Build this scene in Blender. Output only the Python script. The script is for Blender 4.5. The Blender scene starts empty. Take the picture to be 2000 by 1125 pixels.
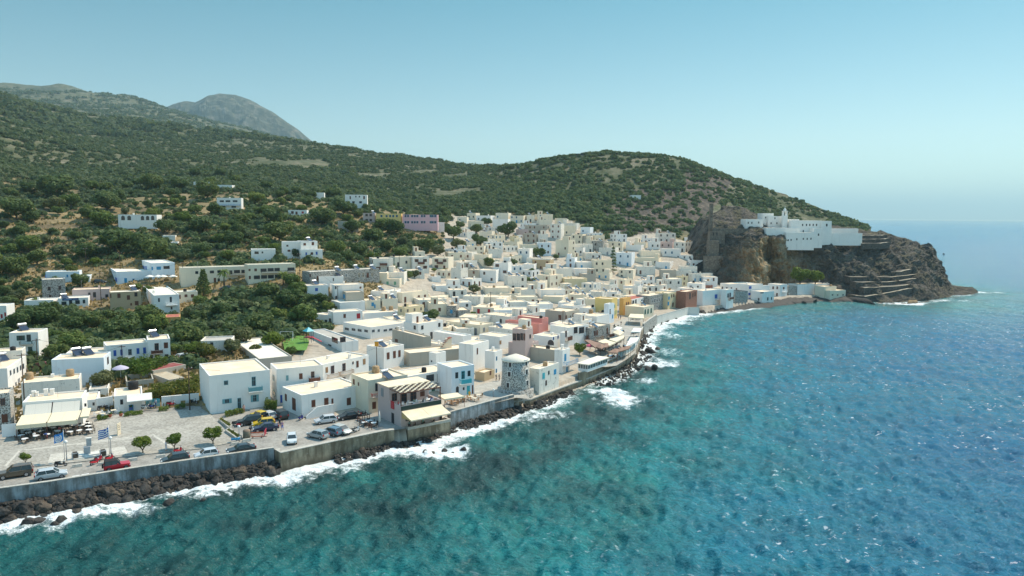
import bpy, math, random
import numpy as np
from mathutils import Vector, Matrix

random.seed(11)
RNG = np.random.default_rng(11)
S = bpy.context.scene
COL = S.collection
rad = math.radians

# ------------------------------------------------------------------ camera
CAMH, FPX = 42.0, 1400.0
PITCH = math.atan((562.5 - 421.0) / FPX)
ROLL = rad(0.45)
_X = np.array([1.0, 0, 0])
_F = np.array([0, math.cos(PITCH), -math.sin(PITCH)])
_U0 = np.array([0, math.sin(PITCH), math.cos(PITCH)])
_R = _X * math.cos(ROLL) + _U0 * math.sin(ROLL)
_U = _U0 * math.cos(ROLL) - _X * math.sin(ROLL)
CAM = np.array([0, 0, CAMH])
cam_data = bpy.data.cameras.new('camera')
cam = bpy.data.objects.new('camera', cam_data)
COL.objects.link(cam)
cam_data.sensor_width = 36
cam_data.lens = FPX / 2000 * 36
cam_data.clip_start = 1.0
cam_data.clip_end = 90000
cam.matrix_world = Matrix(((_R[0], _U[0], -_F[0], 0), (_R[1], _U[1], -_F[1], 0), (_R[2], _U[2], -_F[2], CAMH), (0, 0, 0, 1)))
S.camera = cam

# ------------------------------------------------------------------ light
SUN_AZ = math.atan2(0.78, 0.62)      # measured from +Y towards +X
SUN_EL = rad(54)
world = bpy.data.worlds.new("World")
S.world = world
world.use_nodes = True
wn = world.node_tree
for n in list(wn.nodes):
    wn.nodes.remove(n)
w_out = wn.nodes.new('ShaderNodeOutputWorld')
w_bg = wn.nodes.new('ShaderNodeBackground')
w_sky = wn.nodes.new('ShaderNodeTexSky')
w_sky.sky_type = 'NISHITA'
w_sky.sun_disc = False
w_sky.sun_elevation = SUN_EL
w_sky.sun_rotation = SUN_AZ
w_sky.altitude = 0
w_sky.air_density = 0.8
w_sky.dust_density = 0.0
w_sky.ozone_density = 3.0
w_tint = wn.nodes.new('ShaderNodeMix')
w_tint.data_type = 'RGBA'
w_tint.blend_type = 'MULTIPLY'
w_tint.inputs[0].default_value = 1.0
w_tint.inputs[7].default_value = (0.70, 0.94, 0.78, 1)
wn.links.new(w_sky.outputs[0], w_tint.inputs[6])
w_tc = wn.nodes.new('ShaderNodeTexCoord')
w_sep = wn.nodes.new('ShaderNodeSeparateXYZ')
wn.links.new(w_tc.outputs['Generated'], w_sep.inputs[0])
w_ramp = wn.nodes.new('ShaderNodeValToRGB')      # low sky dimmed, paler at horizon; unseen high sky boosted as added wall fill
_e = w_ramp.color_ramp.elements
_e.new(0.5); _e.new(0.5)
for _k, (_p, _c) in enumerate([(0.02, (.66, .465, .42)), (0.10, (.66, .465, .41)), (0.28, (.32, .40, .37)), (0.50, (1.48, 1.30, 1.17))]):
    _e[_k].position = _p
    _e[_k].color = (*_c, 1)
wn.links.new(w_sep.outputs[2], w_ramp.inputs[0])
w_mul = wn.nodes.new('ShaderNodeMix')
w_mul.data_type = 'RGBA'; w_mul.blend_type = 'MULTIPLY'
w_mul.inputs[0].default_value = 1.0
wn.links.new(w_tint.outputs[2], w_mul.inputs[6])
wn.links.new(w_ramp.outputs[0], w_mul.inputs[7])
w_gain = wn.nodes.new('ShaderNodeVectorMath'); w_gain.operation = 'SCALE'
w_gain.inputs['Scale'].default_value = 1.62
wn.links.new(w_mul.outputs[2], w_gain.inputs[0])
wn.links.new(w_gain.outputs[0], w_bg.inputs[0])
wn.links.new(w_bg.outputs[0], w_out.inputs[0])
w_bg.inputs[1].default_value = 0.15
sun_d = bpy.data.lights.new('sun', 'SUN')
sun_d.energy = 3.5
sun_d.angle = rad(0.5)
sun_d.color = (1.0, 0.85, 0.65)
sun = bpy.data.objects.new('sun', sun_d)
COL.objects.link(sun)
_sd = Vector((math.sin(SUN_AZ) * math.cos(SUN_EL), math.cos(SUN_AZ) * math.cos(SUN_EL), math.sin(SUN_EL)))
sun.rotation_euler = _sd.to_track_quat('Z', 'Y').to_euler()
S.view_settings.view_transform = 'Standard'
S.view_settings.look = 'None'
S.view_settings.exposure = 0.64
S.view_settings.gamma = 1.0
S.view_settings.use_curve_mapping = False
S.cycles.max_bounces = 6
S.cycles.diffuse_bounces = 4
S.cycles.glossy_bounces = 2
S.cycles.transmission_bounces = 2
S.cycles.transparent_max_bounces = 4
S.cycles.volume_bounces = 0
S.cycles.use_denoising = True

# ------------------------------------------------------------------ air: one even haze box round everything
def haze_box():
    me = bpy.data.meshes.new('haze')
    a, z0, z1 = 66000.0, -8.0, 1150.0
    me.from_pydata([(-a, -a, z0), (a, -a, z0), (a, a, z0), (-a, a, z0), (-a, -a, z1), (a, -a, z1), (a, a, z1), (-a, a, z1)], [],
                   [(3, 2, 1, 0), (4, 5, 6, 7), (0, 1, 5, 4), (1, 2, 6, 5), (2, 3, 7, 6), (3, 0, 4, 7)])
    o = bpy.data.objects.new('haze', me)
    COL.objects.link(o)
    m = bpy.data.materials.new('haze')
    m.use_nodes = True
    nt = m.node_tree
    nt.nodes.clear()
    v = nt.nodes.new('ShaderNodeVolumePrincipled')
    v.inputs['Color'].default_value = (0.62, 0.90, 1.0, 1)
    v.inputs['Density'].default_value = HAZE
    v.inputs['Anisotropy'].default_value = 0.25
    out = nt.nodes.new('ShaderNodeOutputMaterial')
    nt.links.new(v.outputs[0], out.inputs['Volume'])
    me.materials.append(m)
    o['kind'] = 'stuff'
HAZE = 0.00008
haze_box()

# ------------------------------------------------------------------ projection helpers
def ray(u, v):
    return _F + (u - 1000.0) / FPX * _R - (v - 562.5) / FPX * _U

def at_depth(u, v, D):
    return CAM + ray(u, v) * D

def on_z(u, v, z):
    d = ray(u, v)
    return CAM + d * ((z - CAMH) / d[2])

def proj(p):
    q = np.asarray(p, float) - CAM
    D = q @ _F
    return 1000 + FPX * (q @ _R) / D, 562.5 - FPX * (q @ _U) / D, D

def solve_along(p0, dirv, u):
    """distance s with column(p0 + s*dirv) == u"""
    t = (u - 1000.0) / FPX
    q = p0 - CAM
    a = q @ _R - t * (q @ _F)
    b = dirv @ _R - t * (dirv @ _F)
    return -a / b

def solve_z(p0, v):
    """height s with row(p0 + s*Z) == v"""
    t = (562.5 - v) / FPX
    q = p0 - CAM
    zz = np.array([0, 0, 1.0])
    return -(q @ _U - t * (q @ _F)) / (zz @ _U - t * (zz @ _F))

# ------------------------------------------------------------------ numpy noise
def _hash(ix, iy, iz):
    h = (ix * 374761393 + iy * 668265263 + iz * 2147483647 + 974711) & 0xFFFFFFFF
    h = ((h ^ (h >> 13)) * 1274126177) & 0xFFFFFFFF
    h = (h ^ (h >> 16)) & 0xFFFFFFFF
    return h / 4294967295.0

def vnoise(x, y, z=None):
    x = np.asarray(x, float); y = np.asarray(y, float)
    z = np.zeros_like(x) if z is None else np.asarray(z, float)
    ix, iy, iz = np.floor(x).astype(np.int64), np.floor(y).astype(np.int64), np.floor(z).astype(np.int64)
    fx, fy, fz = x - ix, y - iy, z - iz
    fx, fy, fz = [f * f * (3 - 2 * f) for f in (fx, fy, fz)]
    r = 0
    for dx in (0, 1):
        for dy in (0, 1):
            for dz in (0, 1):
                w = (fx if dx else 1 - fx) * (fy if dy else 1 - fy) * (fz if dz else 1 - fz)
                r = r + w * _hash(ix + dx, iy + dy, iz + dz)
    return r

def fbm(x, y, z=None, octaves=4, gain=0.5):
    a, s, t = 1.0, 0.0, 0.0
    f = 1.0
    for o in range(octaves):
        s = s + a * vnoise(x * f + 17.3 * o, y * f + 5.1 * o, None if z is None else z * f + 3.7 * o)
        t += a
        a *= gain
        f *= 2.03
    return s / t

def sstep(a, b, x):
    t = np.clip((x - a) / (b - a), 0, 1)
    return t * t * (3 - 2 * t)

# ------------------------------------------------------------------ object helpers
THINGS = []          # [object, desc, landmark phrase or None, finished?]

def link(o, parent=None):
    COL.objects.link(o)
    if parent is not None:
        o.parent = parent
    return o

def empty(name, loc, rz=0.0):
    o = bpy.data.objects.new(name, None)
    o.empty_display_size = 0.3
    o.location = loc
    o.rotation_euler = (0, 0, rz)
    return link(o)

def tag(o, label, cat, group=None, lm=None, auto=False):
    o['label'] = label
    o['category'] = cat
    if group:
        o['group'] = group
    THINGS.append([o, label, lm, auto])
    return o

class MB:
    def __init__(self):
        self.v, self.f, self.m = [], [], []
    def add(self, verts, faces, mi=0):
        b = len(self.v)
        self.v.extend([tuple(map(float, p)) for p in verts])
        for f in faces:
            self.f.append(tuple(b + i for i in f)); self.m.append(mi)
        return self
    def box(self, x0, x1, y0, y1, z0, z1, mi=0, M=None, bottom=True):
        vs = [(x0, y0, z0), (x1, y0, z0), (x1, y1, z0), (x0, y1, z0), (x0, y0, z1), (x1, y0, z1), (x1, y1, z1), (x0, y1, z1)]
        if M is not None:
            vs = [M @ Vector(p) for p in vs]
        fs = [(0, 1, 5, 4), (1, 2, 6, 5), (2, 3, 7, 6), (3, 0, 4, 7), (4, 5, 6, 7)]
        if bottom:
            fs.append((3, 2, 1, 0))
        return self.add(vs, fs, mi)
    def prism(self, pts, z0, z1, mi=0, cap=True):
        n = len(pts)
        vs = [(p[0], p[1], z0) for p in pts] + [(p[0], p[1], z1) for p in pts]
        fs = [(i, (i + 1) % n, n + (i + 1) % n, n + i) for i in range(n)]
        if cap:
            fs += [tuple(range(n, 2 * n)), tuple(range(n - 1, -1, -1))]
        return self.add(vs, fs, mi)
    def tube(self, a, b, r0, r1=None, n=6, mi=0, cap=True):
        a, b = Vector(a), Vector(b)
        r1 = r0 if r1 is None else r1
        d = (b - a)
        q = d.to_track_quat('Z', 'Y')
        vs = []
        for p, r in ((a, r0), (b, r1)):
            for k in range(n):
                t = 2 * math.pi * k / n
                vs.append(p + q @ Vector((r * math.cos(t), r * math.sin(t), 0)))
        fs = [(k, (k + 1) % n, n + (k + 1) % n, n + k) for k in range(n)]
        if cap:
            fs += [tuple(range(n, 2 * n)), tuple(range(n - 1, -1, -1))]
        return self.add(vs, fs, mi)
    def lathe(self, prof, n=24, mi=0, c=(0, 0), cap=True):
        vs = []
        for r, z in prof:
            for k in range(n):
                t = 2 * math.pi * k / n
                vs.append((c[0] + r * math.cos(t), c[1] + r * math.sin(t), z))
        fs = []
        for i in range(len(prof) - 1):
            for k in range(n):
                fs.append((i * n + k, i * n + (k + 1) % n, (i + 1) * n + (k + 1) % n, (i + 1) * n + k))
        if cap:
            fs.append(tuple(range((len(prof) - 1) * n, len(prof) * n)))
        return self.add(vs, fs, mi)
    def mesh(self, name, mats, smooth=False):
        me = bpy.data.meshes.new(name)
        me.from_pydata(self.v, [], self.f)
        for m in (mats if isinstance(mats, (list, tuple)) else [mats]):
            me.materials.append(m)
        if len(me.materials) > 1:
            me.polygons.foreach_set('material_index', self.m)
        if smooth:
            me.polygons.foreach_set('use_smooth', [True] * len(me.polygons))
        me.update()
        return me
    def build(self, name, mats, parent=None, smooth=False):
        return link(bpy.data.objects.new(name, self.mesh(name, mats, smooth)), parent)

def mesh_np(name, verts, quads, mats, smooth=True, attrs=None, parent=None):
    me = bpy.data.meshes.new(name)
    verts = np.asarray(verts, np.float32); quads = np.asarray(quads, np.int32)
    k = quads.shape[1]
    me.vertices.add(len(verts)); me.vertices.foreach_set('co', verts.ravel())
    me.loops.add(quads.size); me.loops.foreach_set('vertex_index', quads.ravel())
    me.polygons.add(len(quads))
    me.polygons.foreach_set('loop_start', np.arange(0, quads.size, k, dtype=np.int32))
    me.polygons.foreach_set('loop_total', np.full(len(quads), k, np.int32))
    me.update(calc_edges=True)
    for m in (mats if isinstance(mats, (list, tuple)) else [mats]):
        me.materials.append(m)
    me.polygons.foreach_set('use_smooth', np.full(len(quads), smooth, bool))
    for an, arr in (attrs or {}).items():
        a = me.attributes.new(an, 'FLOAT', 'POINT')
        a.data.foreach_set('value', np.asarray(arr, np.float32).ravel())
    return link(bpy.data.objects.new(name, me), parent)

def grid_quads(nr, nc):
    i = np.arange(nr - 1)[:, None] * nc + np.arange(nc - 1)[None, :]
    return np.stack([i, i + 1, i + nc + 1, i + nc], -1).reshape(-1, 4)

def dup(o, loc=None, rz=None, scale=None, parent=None, data_map=None):
    c = o.copy()
    COL.objects.link(c)
    if parent is not None:
        c.parent = parent
    if loc is not None:
        c.location = loc
    if rz is not None:
        c.rotation_euler = (0, 0, rz)
    if scale is not None:
        c.scale = scale if hasattr(scale, '__len__') else (scale,) * 3
    for ch in list(o.children):
        dup(ch, parent=c)
    return c

# ------------------------------------------------------------------ materials
def new_mat(name):
    m = bpy.data.materials.new(name)
    m.use_nodes = True
    return m, m.node_tree, m.node_tree.nodes['Principled BSDF']

def N(nt, typ, **kw):
    n = nt.nodes.new(typ)
    for k, v in kw.items():
        if k.startswith('i_'):
            n.inputs[int(k[2:])].default_value = v
        else:
            setattr(n, k, v)
    return n

def pos_node(nt, scale=(1, 1, 1), obj=False):
    if obj:
        tc = N(nt, 'ShaderNodeTexCoord'); src = tc.outputs['Object']
    else:
        g = N(nt, 'ShaderNodeNewGeometry'); src = g.outputs['Position']
    mp = N(nt, 'ShaderNodeMapping')
    mp.inputs['Scale'].default_value = scale
    nt.links.new(src, mp.inputs[0])
    return mp.outputs[0]

def noise_node(nt, vec, scale, detail=3, rough=0.55):
    n = N(nt, 'ShaderNodeTexNoise')
    n.inputs['Scale'].default_value = scale
    n.inputs['Detail'].default_value = detail
    n.inputs['Roughness'].default_value = rough
    nt.links.new(vec, n.inputs['Vector'])
    return n.outputs['Fac']

def ramp(nt, fac, stops):
    r = N(nt, 'ShaderNodeValToRGB')
    e = r.color_ramp.elements
    while len(e) < len(stops):
        e.new(0.5)
    for k, (p, c) in enumerate(stops):
        e[k].position = p
        e[k].color = (c[0], c[1], c[2], 1) if hasattr(c, '__len__') else (c, c, c, 1)
    nt.links.new(fac, r.inputs[0])
    return r.outputs[0]

def mixc(nt, fac, a, b, blend='MIX'):
    m = N(nt, 'ShaderNodeMix', data_type='RGBA', blend_type=blend)
    for s, x in ((0, fac), (6, a), (7, b)):
        if isinstance(x, (int, float)):
            m.inputs[s].default_value = x
        elif isinstance(x, (tuple, list)):
            m.inputs[s].default_value = (x[0], x[1], x[2], 1)
        else:
            nt.links.new(x, m.inputs[s])
    return m.outputs[2]

def math_n(nt, op, a, b=None, clamp=False):
    m = N(nt, 'ShaderNodeMath', operation=op, use_clamp=clamp)
    for s, x in ((0, a), (1, b)):
        if x is None:
            continue
        if isinstance(x, (int, float)):
            m.inputs[s].default_value = x
        else:
            nt.links.new(x, m.inputs[s])
    return m.outputs[0]

def bump_n(nt, height, strength, dist, bsdf):
    b = N(nt, 'ShaderNodeBump')
    b.inputs['Strength'].default_value = strength
    b.inputs['Distance'].default_value = dist
    nt.links.new(height, b.inputs['Height'])
    nt.links.new(b.outputs[0], bsdf.inputs['Normal'])
    return b

def attr_n(nt, name):
    a = N(nt, 'ShaderNodeAttribute', attribute_name=name)
    return a.outputs['Fac']

def plain(name, c, rough=0.6, metal=0.0, spec=None):
    m, nt, b = new_mat(name)
    b.inputs['Base Color'].default_value = (*c, 1)
    b.inputs['Roughness'].default_value = rough
    b.inputs['Metallic'].default_value = metal
    if spec is not None:
        b.inputs['Specular IOR Level'].default_value = spec
    return m

def mottle(name, c1, c2, scale=0.8, rough=0.85, lo=0.35, hi=0.65, bump=0.0, obj=False, stretch=(1, 1, 1), fine=None):
    m, nt, b = new_mat(name)
    p = pos_node(nt, stretch, obj)
    f = noise_node(nt, p, scale, 5)
    c = ramp(nt, f, [(lo, c1), (hi, c2)])
    if fine:
        f2 = noise_node(nt, pos_node(nt, (1, 1, 1), obj), fine, 3)
        c = mixc(nt, 1.0, c, ramp(nt, f2, [(0.3, 0.72), (0.7, 1.1)]), 'MULTIPLY')
    nt.links.new(c, b.inputs['Base Color'])
    b.inputs['Roughness'].default_value = rough
    b.inputs['Specular IOR Level'].default_value = 0.25
    if bump:
        bump_n(nt, f, 0.6, bump, b)
    return m

def wall_mat(name, c, stain=0.25, streak=(0.35, 0.32, 0.28), speck=0.0):
    m, nt, b = new_mat(name)
    big = noise_node(nt, pos_node(nt), 0.35, 4)
    col = mixc(nt, big, tuple(x * 0.90 for x in c), tuple(min(0.9, x * 1.04) for x in c))
    st = noise_node(nt, pos_node(nt, (1.1, 1.1, 0.16)), 1.0, 4, 0.6)
    sf = ramp(nt, st, [(0.56, 0.0), (0.80, stain)])
    col = mixc(nt, sf, col, streak)
    if speck:
        sp = noise_node(nt, pos_node(nt), 1.3, 6, 0.7)
        col = mixc(nt, ramp(nt, sp, [(0.58, 0.0), (0.66, speck)]), col, (0.10, 0.095, 0.09))
    nt.links.new(col, b.inputs['Base Color'])
    b.inputs['Roughness'].default_value = 0.9
    b.inputs['Specular IOR Level'].default_value = 0.2
    bump_n(nt, noise_node(nt, pos_node(nt), 2.5, 3), 0.25, 0.05, b)
    return m

def stone_mat(name, stone, mortar, scale=1.6, dark=(0.06, 0.055, 0.05), rnd=0.8):
    m, nt, b = new_mat(name)
    p = pos_node(nt)
    vo = N(nt, 'ShaderNodeTexVoronoi', feature='F1')
    vo.inputs['Scale'].default_value = scale
    vo.inputs['Randomness'].default_value = rnd
    nt.links.new(p, vo.inputs['Vector'])
    d = vo.outputs['Distance']
    sep = N(nt, 'ShaderNodeSeparateColor')
    nt.links.new(vo.outputs['Color'], sep.inputs[0])
    cellc = ramp(nt, sep.outputs[0], [(0.0, dark), (0.55, tuple(x * 0.6 for x in stone)), (1.0, stone)])
    edge = ramp(nt, d, [(0.42, 0.0), (0.60, 1.0)])
    col = mixc(nt, edge, cellc, mortar)
    nt.links.new(col, b.inputs['Base Color'])
    b.inputs['Roughness'].default_value = 0.92
    b.inputs['Specular IOR Level'].default_value = 0.2
    bump_n(nt, d, 0.5, 0.06, b)
    return m

WALLS = {
    'W': wall_mat('whitewash', (0.88, 0.845, 0.80), 0.35),
    'E': wall_mat('beige_limewash', (0.84, 0.75, 0.60), 0.4),
    'V': wall_mat('whitewash_worn', (0.80, 0.76, 0.68), 0.65, (0.30, 0.28, 0.25), 0.55),
    'B': wall_mat('whitewash_blue_tint', (0.76, 0.82, 0.86), 0.25),
    'C': wall_mat('cream_plaster', (0.80, 0.71, 0.55), 0.3),
    'G': wall_mat('bare_cement', (0.47, 0.43, 0.36), 0.6, (0.27, 0.24, 0.20)),
    'S': stone_mat('grey_stone', (0.36, 0.35, 0.32), (0.42, 0.41, 0.38), 2.4, (0.12, 0.115, 0.11)),
    'D': stone_mat('black_white_stone', (0.36, 0.34, 0.31), (0.60, 0.58, 0.53), 4.2, (0.045, 0.043, 0.042)),
    'T': wall_mat('tan_plaster', (0.50, 0.38, 0.24), 0.3),
    'P': wall_mat('pink_plaster', (0.84, 0.50, 0.53), 0.2),
    'M': wall_mat('mauve_plaster', (0.58, 0.45, 0.42), 0.2),
    'Y': wall_mat('yellow_plaster', (0.86, 0.62, 0.24), 0.2),
    'L': wall_mat('pale_yellow_plaster', (0.80, 0.66, 0.42), 0.25),
    'O': wall_mat('orange_plaster', (0.66, 0.40, 0.14), 0.2),
    'R': mottle('red_brick', (0.30, 0.12, 0.08), (0.40, 0.20, 0.14), 3.0),
    'K': wall_mat('coral_plaster', (0.70, 0.30, 0.26), 0.2),
}
def roof_mat(name, c1, c2):
    m, nt, b = new_mat(name)
    f = noise_node(nt, pos_node(nt), 0.28, 6, 0.65)
    c = ramp(nt, f, [(0.30, c2), (0.62, c1)])
    g = noise_node(nt, pos_node(nt), 1.6, 4, 0.7)
    c = mixc(nt, ramp(nt, g, [(0.60, 0.0), (0.78, 0.55)]), c, (0.36, 0.31, 0.25))
    nt.links.new(c, b.inputs['Base Color'])
    b.inputs['Roughness'].default_value = 0.9
    b.inputs['Specular IOR Level'].default_value = 0.2
    return m
ROOFS = {
    'c': roof_mat('cream_roof', (0.88, 0.71, 0.52), (0.72, 0.56, 0.39)),
    'w': roof_mat('white_roof', (0.84, 0.77, 0.65), (0.70, 0.63, 0.53)),
    'g': roof_mat('grey_roof', (0.48, 0.45, 0.40), (0.38, 0.35, 0.31)),
    'r': mottle('red_tile_roof', (0.36, 0.10, 0.07), (0.46, 0.17, 0.12), 2.0),
    'm': mottle('maroon_sheet_roof', (0.24, 0.06, 0.06), (0.32, 0.11, 0.10), 1.0),
    't': mottle('tan_sheet_roof', (0.42, 0.34, 0.24), (0.52, 0.44, 0.32), 0.9, stretch=(4, .4, 1)),
}
TR = {k: plain(n, c, r) for k, n, c, r in [
    ('brown', 'brown_wood', (0.13, 0.045, 0.025), .6), ('blue', 'blue_paint', (0.02, 0.10, 0.42), .5),
    ('azure', 'azure_paint', (0.02, 0.27, 0.50), .5), ('green', 'dark_green_paint', (0.025, 0.075, 0.065), .5),
    ('teal', 'teal_paint', (0.16, 0.36, 0.40), .5), ('turq', 'turquoise_paint', (0.05, 0.42, 0.50), .5),
    ('white', 'white_paint', (0.8, 0.8, 0.79), .5), ('dark', 'dark_frame', (0.03, 0.03, 0.035), .5),
    ('grey', 'grey_paint', (0.25, 0.27, 0.29), .5), ('ochre', 'ochre_trim', (0.55, 0.38, 0.16), .7),
    ('mint', 'mint_paint', (0.16, 0.36, 0.22), .6), ('red', 'red_paint', (0.45, 0.02, 0.03), .5),
    ('wood', 'light_wood', (0.35, 0.20, 0.10), .6), ('cream', 'cream_paint', (0.72, 0.62, 0.46), .6)]}
GLASS = plain('window_glass', (0.03, 0.04, 0.05), 0.12, spec=0.6)
STEEL = plain('steel', (0.55, 0.57, 0.6), 0.3, 0.8)
PANEL = plain('solar_panel', (0.03, 0.04, 0.07), 0.15)
RUST = mottle('rusty_tank', (0.30, 0.19, 0.10), (0.45, 0.33, 0.20), 2.0)
BLACK = plain('black_rubber', (0.015, 0.015, 0.016), 0.8)
CONC = mottle('pale_concrete', (0.44, 0.42, 0.37), (0.55, 0.52, 0.46), 0.7, fine=4.0)
# ================================================================== terrain
CTRL = []
def cz(u, v, z): CTRL.append(on_z(u, v, z))
def cd(u, v, D): CTRL.append(at_depth(u, v, D))
for u, v, z in [(0,930,3.1),(150,905,3.1),(300,880,3.1),(450,860,3.1),(600,845,3.1),(750,830,3.1),(60,840,3.2),(200,830,3.2),(350,810,3.2),
                (500,815,3.2),(650,810,3.2),(700,812,3.1),(-150,900,3.2),(-150,800,3.5),(880,800,3.0),(940,770,3),(1000,745,3.1),(1060,765,2.6),(1150,715,3),
                (1215,660,3),(1240,632,3),(1290,612,3),(1350,600,3),(1450,588,3),(1550,580,3),(1640,575,2.5),(1720,580,3),
                (250,705,6.5),(50,705,6.5),(150,765,4),(30,790,3.5),(430,690,6.5),(600,690,5),(700,655,6),(800,690,4.5),(900,650,5),(1000,620,5),
                (1100,600,5),(1200,575,5),(1300,562,5),(1400,552,5.5),(1500,552,5),(700,620,7),(850,605,7),(1000,585,7),(1150,560,7),(540,770,3.6),
                (330,700,6.8),(180,690,7.5),(1560,555,4)]:
    cz(u, v, z)
for u, v, D in [(240,606,233),(100,585,250),(330,612,236),(420,560,262),(560,552,266),(650,556,266),(680,585,258),(690,632,240),(800,560,290),(820,528,330),
                (900,522,350),(950,552,320),(1000,565,310),(1100,530,370),(1180,533,375),(1250,515,400),(1340,490,420),(1370,516,400),(1060,497,410),(1150,492,420),
                (1220,490,425),(1090,466,450),(1030,470,440),(1150,475,445),(940,470,440),(1050,440,490),(920,440,480),(590,505,280),(515,510,285),(820,440,412),
                (720,440,405),(700,402,425),(450,410,390),(595,425,380),(280,436,345),(400,360,460),(100,440,335),(100,520,280),(300,540,268),(20,480,305),
                (50,400,400),(50,330,560),(300,330,620),(500,340,620),(300,300,800),(50,262,950),(640,380,500),(750,400,500),
                (480,272,1150),(620,287,1100),(800,304,1050),(950,329,1000),(700,330,800),(850,350,750),(560,310,800),
                (-60,168,3500),(0,164,3400),(28,167,3400),(70,183,3300),(90,164,3400),(118,165,3400),(168,179,3300),(220,188,3200),(242,185,3200),(290,203,3050),(346,217,2900),(402,236,2750),(440,252,2650),(470,267,2550),(0,185,4100),(100,190,4100),(200,210,4000),(300,235,3800),(400,270,3500),(100,215,2400),(250,225,2300),(380,255,2100),(0,230,1350),(200,240,1350),(350,262,1450),
                (1100,304,720),(1190,302,720),(1320,307,720),(1450,354,740),(1560,386,770),(1650,438,800),(1000,400,560),(1100,390,580),(1200,390,590),
                (1300,400,590),(1200,340,660),(1000,350,700),(1400,400,620),(1330,450,520),(1250,445,495),(1250,470,450),(900,390,580),(800,380,600),(1000,327,860),
                (1500,420,640),(1430,400,640),(1580,430,680)]:
    cd(u, v, D)
CTRL += [np.array(p, float) for p in [(-300,300,70),(-500,500,140),(-900,900,300),(-300,150,12),(-200,120,4),(-2600,3000,560),(200,1100,60),(0,1300,110),(-300,1500,160),(-100,2000,120),
                                      (430,1000,5),(60,900,95),(150,880,95),(250,880,75)]]
CT = np.array(CTRL)
_C2 = 18.0 ** 2
def _phi(r2): return np.sqrt(r2 + _C2)
_A = _phi(((CT[:, None, :2] - CT[None, :, :2]) ** 2).sum(-1))
_A = _A - np.diag(np.where(CT[:, 1] > 1500, .3, 6.0))
_Wt = np.linalg.solve(np.block([[_A, np.ones((len(CT), 1))], [np.ones((1, len(CT))), np.zeros((1, 1))]]), np.append(CT[:, 2], 0))
def rbf(x, y):
    x = np.asarray(x, float); y = np.asarray(y, float)
    out = np.full(x.shape, _Wt[-1])
    for k in range(len(CT)):
        out = out + _Wt[k] * np.sqrt((x - CT[k, 0]) ** 2 + (y - CT[k, 1]) ** 2 + _C2)
    return out

# coast line: the seaward edge of the land (pixel, height)
COAST_PX = [(0,957,3.6),(100,943,3.6),(250,919,3.6),(400,897,3.6),(533,879,3.6),(548,888,3.0),(650,866,3.0),(750,845,3.0),(792,840,3.0),(880,812,3.0),(1008,778,2.8),
            (1036,781,1.8),(1108,754,1.8),(1150,739,1.8),(1204,717,1.8),(1225,704,1.8),(1242,691,1.8),(1250,670,2),(1252,654,2),(1258,640,2),(1266,630,2),(1283,622,2),
            (1345,605,2),(1365,604,1.6),(1374,609,1),(1410,604,1),(1433,601,1),(1500,593,1),(1540,587,1),(1600,583,1),(1655,584,1),(1720,592,.3),(1785,593,.3),(1850,583,.3),(1903,571,.3)]
_c = [on_z(*p)[:2] for p in COAST_PX]
_d = (_c[0] - _c[1]) / np.linalg.norm(_c[0] - _c[1])
COAST = [_c[0] + _d * 70] + _c
LANDPOLY = np.array(COAST + [(258,480),(240,520),(300,620),(395,790),(440,920),(420,1300),(300,1900),(-200,5000),(-5000,5000),(-5000,300),(-300,40)])
COAST = np.array(COAST + [(258,480),(240,520),(300,620),(395,790),(440,920)])
def inside(poly, x, y):
    c = np.zeros(x.shape, bool)
    n = len(poly)
    for i in range(n):
        x0, y0 = poly[i]; x1, y1 = poly[(i + 1) % n]
        if y0 == y1: continue
        k = ((y0 > y) != (y1 > y)) & (x < (x1 - x0) * (y - y0) / (y1 - y0) + x0)
        c ^= k
    return c
def dist_line(pts, x, y):
    d = np.full(x.shape, 1e9)
    for i in range(len(pts) - 1):
        a, b = pts[i], pts[i + 1]
        ab = b - a
        t = np.clip(((x - a[0]) * ab[0] + (y - a[1]) * ab[1]) / (ab @ ab), 0, 1)
        d = np.minimum(d, np.hypot(x - a[0] - t * ab[0], y - a[1] - t * ab[1]))
    return d
FRONT = np.array([on_z(u, v, 3.2)[:2] for u, v in [(-300,1010),(0,955),(100,941),(250,917),(400,895),(533,877),(550,886),(650,864),(750,843),(795,838),(740,795),(690,806),(640,815),(595,812),(552,790),
                                                   (528,796),(411,810),(388,792),(285,798),(165,812),(45,842),(-300,870)]])
def Hs(x, y):
    """height of the land"""
    z = rbf(x, y)
    hill = sstep(16, 30, z) * (1 - sstep(170, 260, z))
    step = 2.6 + 1.2 * sstep(60, 110, z)
    q = (z + 2.5 * (fbm(x / 60, y / 60, octaves=2) - .5)) / step
    fr = q - np.floor(q)
    terr = (np.floor(q) + sstep(0.70, 0.96, fr)) * step - q * step
    patch = sstep(.42, .58, fbm(x / 90 + 7, y / 90, octaves=2))
    z = z + hill * (0.35 + .65 * patch) * terr * 0.8
    z = z + sstep(20, 60, z) * 3.0 * (fbm(x / 25, y / 25, octaves=3) - .5)
    far = sstep(800, 1500, np.hypot(x, y))
    z = z + far * 40 * (fbm(x / 160, y / 160, octaves=5) - .5)
    return z
def H(x, y):
    x = np.asarray(x, float); y = np.asarray(y, float)
    z = Hs(x, y)
    z = np.where(inside(FRONT, x, y), 3.0, np.maximum(z, 1.6))
    return z
_T = np.geomspace(85, 2600, 1400)
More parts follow.
